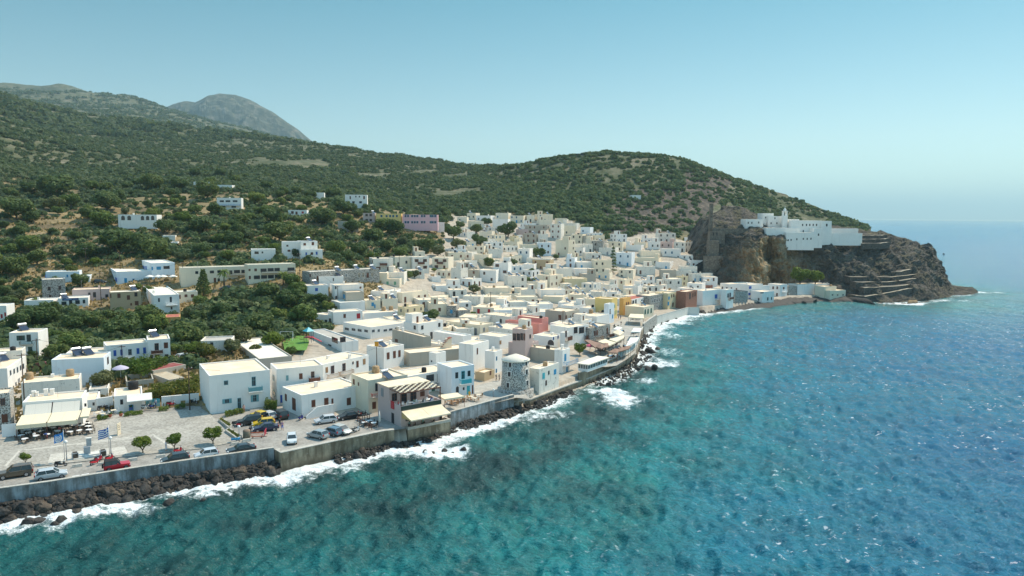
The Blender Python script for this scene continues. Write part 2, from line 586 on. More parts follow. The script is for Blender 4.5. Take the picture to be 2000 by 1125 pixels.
def ground(u, v):
    d = ray(u, v)
    P = CAM[None, :] + d[None, :] * _T[:, None]
    hz = H(P[:, 0], P[:, 1])
    below = np.nonzero(P[:, 2] < hz)[0]
    if len(below) == 0:
        return at_depth(u, v, 1500)
    k = below[0]
    if k == 0: return P[0]
    g0 = P[k - 1, 2] - hz[k - 1]; g1 = P[k, 2] - hz[k]
    t = g0 / (g0 - g1)
    p = P[k - 1] * (1 - t) + P[k] * t
    return p
def Hp(x, y): return float(H(np.array([x]), np.array([y]))[0])

# ground sheet on a fan-shaped grid
ang = np.linspace(rad(-52), rad(47), 860)
rr = np.geomspace(88, 4600, 660)
AA, RR = np.meshgrid(ang, rr)
gx, gy = RR * np.sin(AA), RR * np.cos(AA)
cdst = dist_line(COAST, gx, gy)
land = inside(LANDPOLY, gx, gy) & ((cdst > 0.9) | (RR > 420))
gz = H(gx, gy)
under_head = inside(np.array([at_depth(u, 550, D)[:2] for u, D in [(1378,385),(1460,381),(1540,388),(1660,380),(1785,366),(1905,420),(1850,440),(1600,450),(1440,440)]]), gx, gy)
gz = np.where(under_head, np.minimum(gz, 3), gz)
tipreg = inside(np.array([at_depth(u, 570, D)[:2] for u, D in [(1640,345),(1700,345),(1930,380),(1930,440),(1840,450),(1700,440),(1640,420)]]), gx, gy)
gz = np.where(tipreg, -4.5, gz)
gz = np.where(land, gz, np.maximum(-5.0, np.where(inside(LANDPOLY, gx, gy), .5, .5 - cdst * 1.1)))
# where the town stands the ground is paved, elsewhere dry earth
town_px = [(400,795),(480,720),(560,690),(640,645),(705,605),(745,560),(765,525),(800,500),(860,490),(880,420),(1000,420),(1110,430),(1180,470),(1280,455),(1370,480),(1380,550),(1520,552),(1640,572),(1700,600),(1300,640),(1200,760),(900,840),(780,850),(560,880),(420,815)]
TOWN = np.array([ground(u, v)[:2] for u, v in town_px])
town = inside(TOWN, gx, gy).astype(float)
rocky_px = [(1340,372),(1440,352),(1560,384),(1660,434),(1640,450),(1430,430),(1385,424),(1340,445),(1300,470),(1200,468),(1160,446),(1230,412),(1330,405)]
ROCKY = np.array([at_depth(u, v, np.interp(v, [350, 400, 470], [742, 660, 455]) if u < 1430 else np.interp(u, [1430, 1660], [720, 800]))[:2] for u, v in rocky_px])
rocky = inside(ROCKY, gx, gy).astype(float)
rocky = np.maximum(rocky, (~land).astype(float))
left_lane = inside(np.array([on_z(u, v, 4)[:2] for u, v in [(-80,870),(-80,700),(60,690),(200,745),(290,790),(300,830)]]), gx, gy)
town = np.maximum(town, left_lane)

gm, nt, b = new_mat('dry_ground')
p = pos_node(nt)
n1 = noise_node(nt, p, 0.055, 6, 0.6)
n2 = noise_node(nt, p, 0.6, 5, 0.7)
earth = ramp(nt, n1, [(0.30, (0.11, 0.085, 0.05)), (0.50, (0.28, 0.215, 0.12)), (0.68, (0.35, 0.265, 0.14)), (0.80, (0.16, 0.15, 0.07))])
earth = mixc(nt, 1.0, earth, ramp(nt, n2, [(0.25, 0.62), (0.7, 1.15)]), 'MULTIPLY')
geo = N(nt, 'ShaderNodeNewGeometry')
sep = N(nt, 'ShaderNodeSeparateXYZ'); nt.links.new(geo.outputs['Normal'], sep.inputs[0])
steep = ramp(nt, sep.outputs[2], [(0.80, 1.0), (0.93, 0.0)])
n3 = noise_node(nt, p, 1.2, 4, 0.8)
rock = ramp(nt, n3, [(0.3, (0.10, 0.085, 0.075)), (0.7, (0.34, 0.30, 0.26))])
col = mixc(nt, steep, earth, rock)
farc = ramp(nt, noise_node(nt, p, 0.05, 8, 0.75), [(0.36, (0.05, 0.068, 0.035)), (0.52, (0.115, 0.12, 0.07)), (0.70, (0.26, 0.22, 0.17))])
sepp = N(nt, 'ShaderNodeSeparateXYZ'); nt.links.new(geo.outputs['Position'], sepp.inputs[0])
col = mixc(nt, ramp(nt, math_n(nt, 'MULTIPLY', sepp.outputs[1], 0.0005), [(0.19, 0.0), (0.30, 1.0)]), col, farc)
rkc = ramp(nt, noise_node(nt, p, 0.22, 7, .75), [(.34, (.03, .03, .03)), (.52, (.10, .085, .07)), (.68, (.26, .20, .15))])
col = mixc(nt, attr_n(nt, 'rocky'), col, rkc)
pave = ramp(nt, noise_node(nt, p, 0.5, 5, 0.65), [(0.3, (0.33, 0.285, 0.23)), (0.7, (0.50, 0.44, 0.36))])
col = mixc(nt, attr_n(nt, 'town'), col, pave)
nt.links.new(col, b.inputs['Base Color'])
b.inputs['Roughness'].default_value = 0.95
b.inputs['Specular IOR Level'].default_value = 0.1
bump_n(nt, n2, 0.5, 0.5, b)
gq = grid_quads(*gx.shape)
keep = (gz.ravel()[gq].max(1) > -4.9)
terrain = mesh_np('terrain', np.stack([gx, gy, gz], -1).reshape(-1, 3), gq[keep][:, ::-1], gm, True, {'town': town, 'rocky': rocky})
terrain['kind'] = 'structure'

# far conical mountain behind the ridge
def far_mountain():
    D0 = 5200.0
    prof = [(250,262),(350,212),(375,203),(395,205),(420,192),(440,188),(470,190),(500,200),(540,222),(580,250),(620,282),(680,318),(760,360)]
    us = np.linspace(250, 760, 170)
    top = np.interp(us, [p[0] for p in prof], [p[1] for p in prof])
    rows = np.linspace(0, 1, 70)
    V = []
    for i, t in enumerate(rows):
        for u, v in zip(us, top):
            pt = at_depth(u, v, D0)
            zt = pt[2]
            x, y = pt[0], D0 - (t - .45) * 2000
            V.append((x * (1 + (y - D0) / D0 * .4), y, zt * (1 - abs(t - .45) ** 1.3 / .5 ** 1.3 * .9)))
    V = np.array(V)
    n = fbm(V[:, 0] / 200, V[:, 1] / 200, octaves=6) - .5
    rdg = 1 - np.abs(2 * fbm(V[:, 0] / 330 + 9, V[:, 1] / 330, octaves=5) - 1)
    V[:, 2] += (n * 110 + (rdg - .8) * 200) * np.minimum(1, np.abs(np.repeat(rows, len(us)) - .45) * 6 + .12)
    m, nt, b = new_mat('mountain_rock')
    p = pos_node(nt)
    f = noise_node(nt, p, 0.022, 9, 0.75)
    c = ramp(nt, f, [(0.38, (0.03, 0.045, 0.035)), (0.52, (0.08, 0.085, 0.06)), (0.66, (0.23, 0.205, 0.17))])
    nt.links.new(c, b.inputs['Base Color']); b.inputs['Roughness'].default_value = 1
    b.inputs['Specular IOR Level'].default_value = 0.05
    o = mesh_np('far_mountain', V, grid_quads(70, 170), m, False)
    o['kind'] = 'structure'
far_mountain()

# ================================================================== sea
def build_sea():
    a = np.linspace(rad(-50), rad(52), 900)
    r = np.concatenate([np.geomspace(48, 620, 640), np.geomspace(624, 24000, 110)])
    A, Rr = np.meshgrid(a, r)
    x, y = Rr * np.sin(A), Rr * np.cos(A)
    z = np.zeros_like(x)
    rng = np.random.default_rng(5)
    fade = 1 - sstep(300, 620, Rr)
    wind = rad(215)                      # travelling towards the shore, left and down
    for k in range(26):
        L = 1.6 * 1.16 ** k * rng.uniform(.9, 1.1)
        if L > 20: L = rng.uniform(1.8, 6)
        th = wind + rng.normal(0, .85)
        amp = 0.052 * L ** .5 if L < 7 else 0.026 * L ** .68
        ph = (x * math.cos(th) + y * math.sin(th)) * 2 * math.pi / L + rng.uniform(0, 6.28)
        ph = ph + 2.2 * (fbm(x / (L * 3) + k, y / (L * 3), octaves=2) - .5)
        s = np.sin(ph)
        lf = 1 - sstep(L * 25, L * 60, Rr * .55)
        z += amp * lf * (1 - 1.6 * np.abs(s) ** .8 * .8 if k % 2 else s)
    z *= fade * .8
    d = dist_line(COAST, x, y)
    ins = inside(LANDPOLY, x, y)
    sd = np.where(ins, -d, d)
    z *= sstep(-2, 12, sd) * .8 + .2
    # foam: breakers along the shore and over submerged rocks
    brk = np.exp(-np.maximum(sd - 2.5, 0) / 5.5) * (.30 + 1.1 * fbm(x / 14, y / 14, octaves=3))
    wide = sstep(20, 60, x) * (1 - sstep(70, 160, x))
    brk = np.maximum(brk, wide * np.exp(-np.maximum(sd - 4, 0) / 11) * (.2 + 1.1 * fbm(x / 10, y / 10, octaves=3)))
    far = sstep(330, 380, y)
    brk *= 1 - .45 * far
    for u, v, rx, ry, am in [(865,886,9,2.6,1.0),(1215,780,13,6,.8),(1185,768,10,5,.7),(1250,800,7,3,.5),(1280,712,12,6,.8),(1275,745,9,4,.6),(1130,838,10,2.5,.5),(640,915,7,3,1.0),(720,880,7,2.6,.9),
                             (820,868,7,2.2,.8),(560,935,9,3,.9),(430,952,9,3,.8),(310,985,9,2.8,.7),(40,1030,9,3,.9),(100,1016,10,3,.9),(165,1003,9,2.6,.9),(235,992,9,2.6,.9),(370,968,8,2.5,.9),(480,942,8,2.6,.9),(1925,572,14,4,.9),(1870,588,14,4,.7),(1060,812,10,5,.7),(960,835,8,3,.6),(1300,655,9,7,.8),(1310,690,8,6,.6)]:
        p = on_z(u, v, 0)
        e = np.exp(-((x - p[0]) / rx) ** 2 - ((y - p[1]) / (ry * 1.8)) ** 2)
        brk = np.maximum(brk, am * e * (.35 + 1.0 * fbm(x / 5 + 3, y / 5, octaves=3)))
    shal = np.exp(-np.maximum(sd, 0) / 45.0)
    lft = sstep(70, -40, x + (y - 100) * -.35)
    shal = np.clip(shal * .75 + .55 * np.exp(-np.maximum(sd - 15, 0) / 75) * (1 - sstep(-10, 75, x)), 0, 1)
    z += .5 * np.clip(brk, 0, 1) * fbm(x / 3, y / 3, octaves=3) * (Rr < 600)
    q = grid_quads(*x.shape)
    keep = ((~ins) | (d < 9)).ravel()[q].any(1)
    m, nt, b = new_mat('sea_water')
    p = pos_node(nt)
    sh = attr_n(nt, 'shallow'); fo = attr_n(nt, 'foam')
    patches = noise_node(nt, pos_node(nt, (1, .8, 1)), 0.09, 5, .6)
    streaks = noise_node(nt, pos_node(nt, (1, 1, 1)), 0.028, 5, .55)
    shp = math_n(nt, 'ADD', sh, math_n(nt, 'MULTIPLY', math_n(nt, 'SUBTRACT', streaks, 0.5), 0.55))
    deep = ramp(nt, shp, [(0.0, (0.003, 0.120, 0.245)), (0.28, (0.004, 0.155, 0.245)), (0.55, (0.007, 0.19, 0.205)), (0.90, (0.010, 0.095, 0.090))])
    weed = ramp(nt, patches, [(0.40, 1.0), (0.58, 0.0)])
    deep = mixc(nt, math_n(nt, 'MULTIPLY', weed, math_n(nt, 'MULTIPLY', sh, 0.75)), deep, (0.008, 0.030, 0.028))
    bright = ramp(nt, noise_node(nt, pos_node(nt, (1, 1, 1)), 0.05, 3, .5), [(0.55, 0.0), (0.75, 0.8)])
    deep = mixc(nt, math_n(nt, 'MULTIPLY', bright, sh), deep, (0.012, 0.25, 0.22))
    fn = noise_node(nt, pos_node(nt, (1, 1, 1)), 0.8, 8, .80)
    fv = math_n(nt, 'ADD', math_n(nt, 'MULTIPLY', fn, 1.0), math_n(nt, 'MULTIPLY', fo, 0.75))
    foam = ramp(nt, fv, [(0.86, 0.0), (1.00, 0.42), (1.12, 0.85), (1.28, 1.0)])
    glint_flecks = ramp(nt, noise_node(nt, pos_node(nt, (.75, 1.15, 1)), 0.85, 4, .66), [(0.632, 0.0), (0.68, 1.0)])  # white flecks: sun glints painted into the water colour, along with whitecaps
    glint_flecks = math_n(nt, 'MULTIPLY', glint_flecks, ramp(nt, noise_node(nt, pos_node(nt), 0.035, 3, .6), [(0.40, 0.15), (0.62, 1.0)]))
    glint_flecks = math_n(nt, 'MULTIPLY', glint_flecks, math_n(nt, 'SUBTRACT', 1.0, sh, True))
    foam = math_n(nt, 'MAXIMUM', foam, glint_flecks)  # shore foam joined with the painted glint flecks
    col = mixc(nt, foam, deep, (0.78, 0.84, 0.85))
    nt.links.new(col, b.inputs['Base Color'])
    rg = mixc(nt, foam, (0.16, 0.16, 0.16), (0.8, 0.8, 0.8))
    nt.links.new(rg, b.inputs['Roughness'])
    b.inputs['IOR'].default_value = 1.33
    b.inputs['Specular IOR Level'].default_value = 0.5
    w1 = noise_node(nt, pos_node(nt, (.7, 1.3, 1)), 0.60, 5, .62)
    w2 = noise_node(nt, pos_node(nt, (1, 1, 1)), 0.13, 3, .5)
    w3 = noise_node(nt, pos_node(nt, (.7, 1.3, 1)), 2.6, 3, .6)
    hgt = math_n(nt, 'ADD', math_n(nt, 'ADD', math_n(nt, 'MULTIPLY', w1, 0.75), math_n(nt, 'MULTIPLY', w2, 1.2)), math_n(nt, 'MULTIPLY', w3, 0.24))
    bump_n(nt, hgt, 1.0, 1.3, b)
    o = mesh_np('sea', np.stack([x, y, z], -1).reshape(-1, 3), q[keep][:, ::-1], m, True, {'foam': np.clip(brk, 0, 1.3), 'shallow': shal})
    o['kind'] = 'structure'
build_sea()

# ================================================================== headland cliff
def build_headland():
    SEC = [  # u, v, D up the face, over the top and down behind
        [(1372,556,390),(1374,520,394),(1376,490,398),(1380,462,405),(1386,440,412),(1390,418,424)],
        [(1402,553,388),(1400,515,392),(1400,480,397),(1403,458,404),(1406,436,412),(1414,404,428)],
        [(1440,552,382),(1438,515,384),(1438,485,388),(1440,464,394),(1440,440,410),(1445,402,430)],
        [(1462,553,376),(1462,515,378),(1460,485,382),(1464,462,386),(1466,444,400),(1468,412,430)],
        [(1490,553,376),(1487,515,379),(1483,485,382),(1486,464,386),(1488,446,400),(1490,418,428)],
        [(1505,553,390),(1500,520,394),(1497,490,396),(1500,466,394),(1502,448,404),(1505,425,428)],
        [(1528,552,386),(1524,515,388),(1522,488,388),(1524,468,390),(1526,450,404),(1530,430,430)],
        [(1560,556,388),(1560,515,391),(1560,490,394),(1560,474,397),(1560,456,412),(1562,436,440)],
        [(1610,562,386),(1608,520,391),(1606,492,395),(1606,474,399),(1606,456,420),(1608,440,450)],
        [(1655,582,374),(1655,548,382),(1655,505,394),(1656,476,400),(1657,460,425),(1658,446,455)],
        [(1720,596,357),(1722,560,366),(1720,525,384),(1716,486,400),(1715,462,425),(1714,455,450)],
        [(1785,597,360),(1786,562,368),(1782,528,388),(1776,494,402),(1775,474,425),(1774,470,445)],
        [(1815,594,368),(1818,566,378),(1820,530,396),(1816,500,408),(1814,484,425),(1812,482,440)],
        [(1842,588,380),(1846,570,390),(1838,540,404),(1833,516,413),(1830,504,424),(1826,495,437)],
        [(1854,586,384),(1858,573,394),(1851,558,405),(1846,548,413),(1843,541,424),(1841,536,436)],
        [(1874,583,390),(1876,573,400),(1870,567,406),(1864,563,412),(1860,560,420),(1856,557,432)],
        [(1903,575,404),(1906,569,410),(1905,564,414),(1903,562,418),(1900,562,424),(1896,562,430)],
        [(1912,577,412),(1912,574,414),(1912,573,416),(1912,572,418),(1912,572,420),(1912,572,424)]]
    P = np.array([[at_depth(*q) for q in s] for s in SEC])          # sections x 6 x 3
    first = P[:1].copy(); first[..., 1] += 24; first[..., 0] -= 12; first[..., 2] *= .3
    P = np.concatenate([first, P], 0)
    bk = P[:, -1].copy(); bk[:, 1] += 30; bk[:, 2] = np.where(np.arange(len(P)) < 9, bk[:, 2] - 4, bk[:, 2] * .5)
    bk2 = bk.copy(); bk2[:, 1] += 40; bk2[:, 2] = -4
    ft = P[:, 0].copy(); ft[:, 1] -= 4; ft[:, 2] = -4
    P = np.concatenate([ft[:, None], P, bk[:, None], bk2[:, None]], 1)
    ns, npf = 560, 190
    def resamp(Q, n, axis):
        t = np.linspace(0, Q.shape[axis] - 1, n)
        i = np.clip(np.floor(t).astype(int), 0, Q.shape[axis] - 2); f = t - i
        f = f * f * (3 - 2 * f) * .4 + f * .6
        A = np.take(Q, i, axis); B = np.take(Q, i + 1, axis)
        sh = [1] * Q.ndim; sh[axis] = n
        return A + (B - A) * f.reshape(sh)
    G = resamp(resamp(P, ns, 0), npf, 1)
    x, y, z = G[..., 0], G[..., 1], G[..., 2]
    du = np.gradient(G, axis=0); dv = np.gradient(G, axis=1)
    nrm = np.cross(du, dv); nrm /= np.linalg.norm(nrm, axis=-1, keepdims=True) + 1e-9
    if nrm[ns // 2, 30, 1] > 0: nrm = -nrm
    ridg = 1 - np.abs(2 * fbm(x / 13, y / 13, z / 22, octaves=5) - 1)
    grv = fbm(x / 5.5, y / 5.5, z / 26, octaves=4) - .5
    fine = fbm(x / 2.4, y / 2.4, z / 2.0, octaves=3) - .5
    uu = np.linspace(-1, len(SEC) - 1, ns)[:, None] * np.ones((1, npf))
    amp = (1 - .45 * sstep(14.2, 16, uu)) * (.45 + .55 * sstep(2, 9, z))
    cliff = sstep(.75, .35, np.abs(nrm[..., 2]))
    blk = np.floor(fbm(x / 7, y / 7, z / 5, octaves=2) * 7) / 7 - .5
    disp = amp * ((ridg - .75) * 7.0 + grv * 6.0 * (.4 + .6 * cliff) + blk * 4.5 + fine * 2.6)
    top = (np.linspace(0, 8, npf)[None, :] > 4.4) & (uu < 10)
    disp = np.where(top, disp * .45, disp)
    G = G + nrm * disp[..., None]
    tanm = np.exp(-((uu - 3.9) / 1.5) ** 2) * sstep(4, 8, z) * cliff + .55 * np.exp(-((uu - 6.3) / 1.1) ** 2) * cliff
    m, nt, b = new_mat('cliff_rock')
    p = pos_node(nt)
    n1 = noise_node(nt, p, 0.16, 7, .68)
    n2 = noise_node(nt, pos_node(nt, (1, 1, .22)), 0.30, 6, .65)
    n3 = noise_node(nt, p, 1.3, 5, .75)
    dark = ramp(nt, n1, [(0.32, (0.028, 0.027, 0.026)), (0.50, (0.090, 0.080, 0.071)), (0.70, (0.22, 0.185, 0.15))])
    tan = ramp(nt, n2, [(0.32, (0.14, 0.10, 0.06)), (0.46, (0.36, 0.22, 0.10)), (0.58, (0.44, 0.36, 0.24)), (0.72, (0.40, 0.19, 0.07))])
    col = mixc(nt, attr_n(nt, 'tan'), dark, tan)
    geo = N(nt, 'ShaderNodeNewGeometry'); sep = N(nt, 'ShaderNodeSeparateXYZ'); nt.links.new(geo.outputs['Normal'], sep.inputs[0])
    veg = math_n(nt, 'MULTIPLY', ramp(nt, sep.outputs[2], [(0.45, 0.0), (0.75, 1.0)]), ramp(nt, noise_node(nt, p, .2, 5, .7), [(0.45, 0.0), (0.60, 0.9)]))
    col = mixc(nt, veg, col, ramp(nt, n3, [(0.35, (0.05, 0.055, 0.03)), (0.7, (0.22, 0.18, 0.11))]))
    col = mixc(nt, 1.0, col, ramp(nt, n3, [(0.25, 0.6), (0.7, 1.2)]), 'MULTIPLY')
    nt.links.new(col, b.inputs['Base Color']); b.inputs['Roughness'].default_value = .95
    b.inputs['Specular IOR Level'].default_value = 0.15
    bump_n(nt, n3, .9, .6, b)
    o = mesh_np('headland', G.reshape(-1, 3), grid_quads(ns, npf), m, False, {'tan': tanm})
    o['kind'] = 'structure'
    return G
HEAD = build_headland()
# ================================================================== houses
FOOT = []          # footprints (polygon xy) for the fillers and the trees
HOUSES = []
_wc = {}
ZO = {1: (0, 600, 5), 2: (0, 780, 5), 3: (380, 680, 5), 4: (680, 640, 5), 5: (960, 560, 5), 6: (0, 480, 5), 7: (380, 480, 5), 8: (720, 480, 5), 9: (1000, 440, 5), 10: (1300, 440, 5), 0: (0, 0, 1)}

def win_mesh(kind, w, h, col):
    """facade element in local coordinates: x along the wall, z up from its foot, -y outwards"""
    key = (kind, round(w, 1), round(h, 1), col)
    if key in _wc: return _wc[key]
    w, h = max(.35, key[1]), max(.4, key[2])
    fr, gl, sh = MB(), MB(), None
    t = min(.09, w * .12)
    if kind in ('w', 's', 'g', 'A'):
        for x0, x1, z0, z1 in ((-w/2, -w/2 + t, 0, h), (w/2 - t, w/2, 0, h), (-w/2 + t, w/2 - t, 0, t), (-w/2 + t, w/2 - t, h - t, h), (-t * .3, t * .3, t, h - t)):
            fr.box(x0, x1, -.05, .02, z0, z1)
        if h > 1.2 and kind != 'A':
            fr.box(-w/2 + t, -t * .3, -.045, .02, h * .62, h * .62 + t * .6)
            fr.box(t * .3, w/2 - t, -.045, .02, h * .62, h * .62 + t * .6)
        gl.box(-w/2 + t, w/2 - t, -.02, .02, t, h - t)
        if kind == 'A':
            n = 10
            pts = [(w/2 * math.cos(math.pi * i / n), h + w/2 * .9 * math.sin(math.pi * i / n)) for i in range(n + 1)]
            gl.add([(x, -.02, z - .02) for x, z in pts], [tuple(range(n + 1))])
        if kind == 's':
            sh = []
            for s in (-1, 1):
                sh.append(MB())
                a, b2 = sorted((s * w/2, s * (w/2 + w * .46)))
                sh[-1].box(a, b2, -.07, -.005, 0, h)
                sh[-1].box(a + .06, b2 - .06, -.085, -.07, h * .08, h * .46)
                sh[-1].box(a + .06, b2 - .06, -.085, -.07, h * .54, h * .92)
    elif kind in ('c', 'd'):
        fr.box(-w/2, w/2, -.03, .02, 0, h)
        for s in (-1, 1):
            a, b2 = sorted((s * .03, s * (w/2 - .06)))
            gl.box(a, b2, -.055, -.03, .08, h * .48); gl.box(a, b2, -.055, -.03, h * .52, h - .08)
    F = fr.mesh('window_frame', TR[col])
    G_ = gl.mesh('window_pane', GLASS if kind in ('w', 's', 'g', 'A') else TR[col])
    Sm = [q.mesh('window_shutter', TR[col]) for q in sh] if sh else None
    _wc[key] = (F, G_, Sm)
    return _wc[key]

def facade(house, kind, w, h, col, org, face, sub=True):
    """one window or door on a wall; face 0 = local -y wall, 1 = local -x wall"""
    F, G_, Sm = win_mesh(kind, w, h, col)
    nm = {'w': 'window', 's': 'window', 'c': 'window', 'A': 'window', 'g': 'glazed_door', 'd': 'door'}[kind]
    o = bpy.data.objects.new(nm, F)
    link(o, house)
    if face == 0:
        o.location = (org[0], -.0, org[1]); 
    else:
        o.location = (-.0, org[0], org[1]); o.rotation_euler = (0, 0, -math.pi / 2)
    g = bpy.data.objects.new('pane' if kind in ('w', 's', 'g', 'A') else 'panel', G_); link(g, o)
    for q in Sm or []:
        link(bpy.data.objects.new('shutter', q), o)
    return o

def balcony(house, w, h, col, org, face, depth=.95):
    o = MB().box(-w/2, w/2, -depth, -.002, -.14, 0).build('balcony', WALLS['W'] if col in ('white', 'teal', 'turq') else CONC, house)
    r = MB()
    n = max(3, int(w / .28))
    for i in range(n + 1):
        x = -w/2 + .03 + (w - .06) * i / n
        r.box(x - .02, x + .02, -depth + .01, -depth + .05, 0, h)
    for s in (-1, 1):
        x = s * (w/2 - .03)
        for k in range(4):
            y = -depth + .05 + (depth - .1) * k / 4
            r.box(x - .02, x + .02, y, y + .04, 0, h)
        r.box(x - .03, x + .03, -depth, 0 - .004, h, h + .06)
    r.box(-w/2, w/2, -depth, -depth + .06, h + .001, h + .061)
    if col in ('teal', 'turq', 'brown'):
        r.box(-w/2 + .05, w/2 - .05, -depth + .02, -depth + .035, .05, h - .02)
    r.build('railing', TR[col], o)
    if face == 0: o.location = (org[0], 0, org[1])
    else:
        o.location = (0, org[0], org[1]); o.rotation_euler = (0, 0, -math.pi / 2)
    return o

def heater(parent, x, y, z, rz):
    """roof-top solar water heater: slanted panel and a horizontal tank"""
    o = MB().box(-.06, 0, -.7, .7, 0, 1.5).box(-1.5, -1.44, -.7, .7, 0, .35).build('water_heater_stand', STEEL, parent)
    o.location = (x, y, z); o.rotation_euler = (0, 0, rz)
    MB().tube((.1, -.95, 1.45), (.1, .95, 1.45), .34, n=12).build('heater_tank', STEEL, o)
    MB().add([(-.05, -.9, 1.25), (-1.7, -.9, .25), (-1.7, .9, .25), (-.05, .9, 1.25), (-.05, -.9, 1.19), (-1.7, -.9, .19), (-1.7, .9, .19), (-.05, .9, 1.19)],
             [(0, 3, 2, 1), (4, 5, 6, 7), (0, 1, 5, 4), (1, 2, 6, 5), (2, 3, 7, 6), (3, 0, 4, 7)]).build('heater_panel', PANEL, o)

def cyl_tank(parent, x, y, z, r=.75, h=1.3, m=None):
    MB().lathe([(r, 0), (r * 1.02, h * .5), (r, h), (r * .8, h + .12), (.05, h + .2)], 14, c=(x, y)).build('water_tank', m or RUST, parent, True).location = (0, 0, z)

def antenna(parent, x, y, z, rnd):
    h = rnd.uniform(1.8, 3.4)
    mb = MB().tube((x, y, z), (x, y, z + h), .03, n=4)
    for k in range(4):
        mb.tube((x - .45 + .1 * k, y - .3, z + h - .15 * k), (x + .45 - .1 * k, y + .3, z + h - .15 * k), .015, n=3)
    mb.build('antenna', TR['grey'], parent)

def chimney(parent, x, y, z, rnd, m):
    h = rnd.uniform(.6, 1.2)
    MB().box(x - .3, x + .3, y - .25, y + .25, z - .02, z + h).box(x - .36, x + .36, y - .31, y + .31, z + h, z + h + .1).build('chimney', m, parent)

DESC = {'E': 'beige', 'W': 'whitewashed', 'V': 'weathered white', 'B': 'bluish white', 'C': 'cream', 'G': 'bare grey cement', 'S': 'grey stone', 'D': 'black and white stone', 'T': 'tan', 'P': 'pink',
        'M': 'mauve', 'Y': 'yellow', 'L': 'pale yellow', 'O': 'orange', 'R': 'red brick', 'K': 'coral pink'}

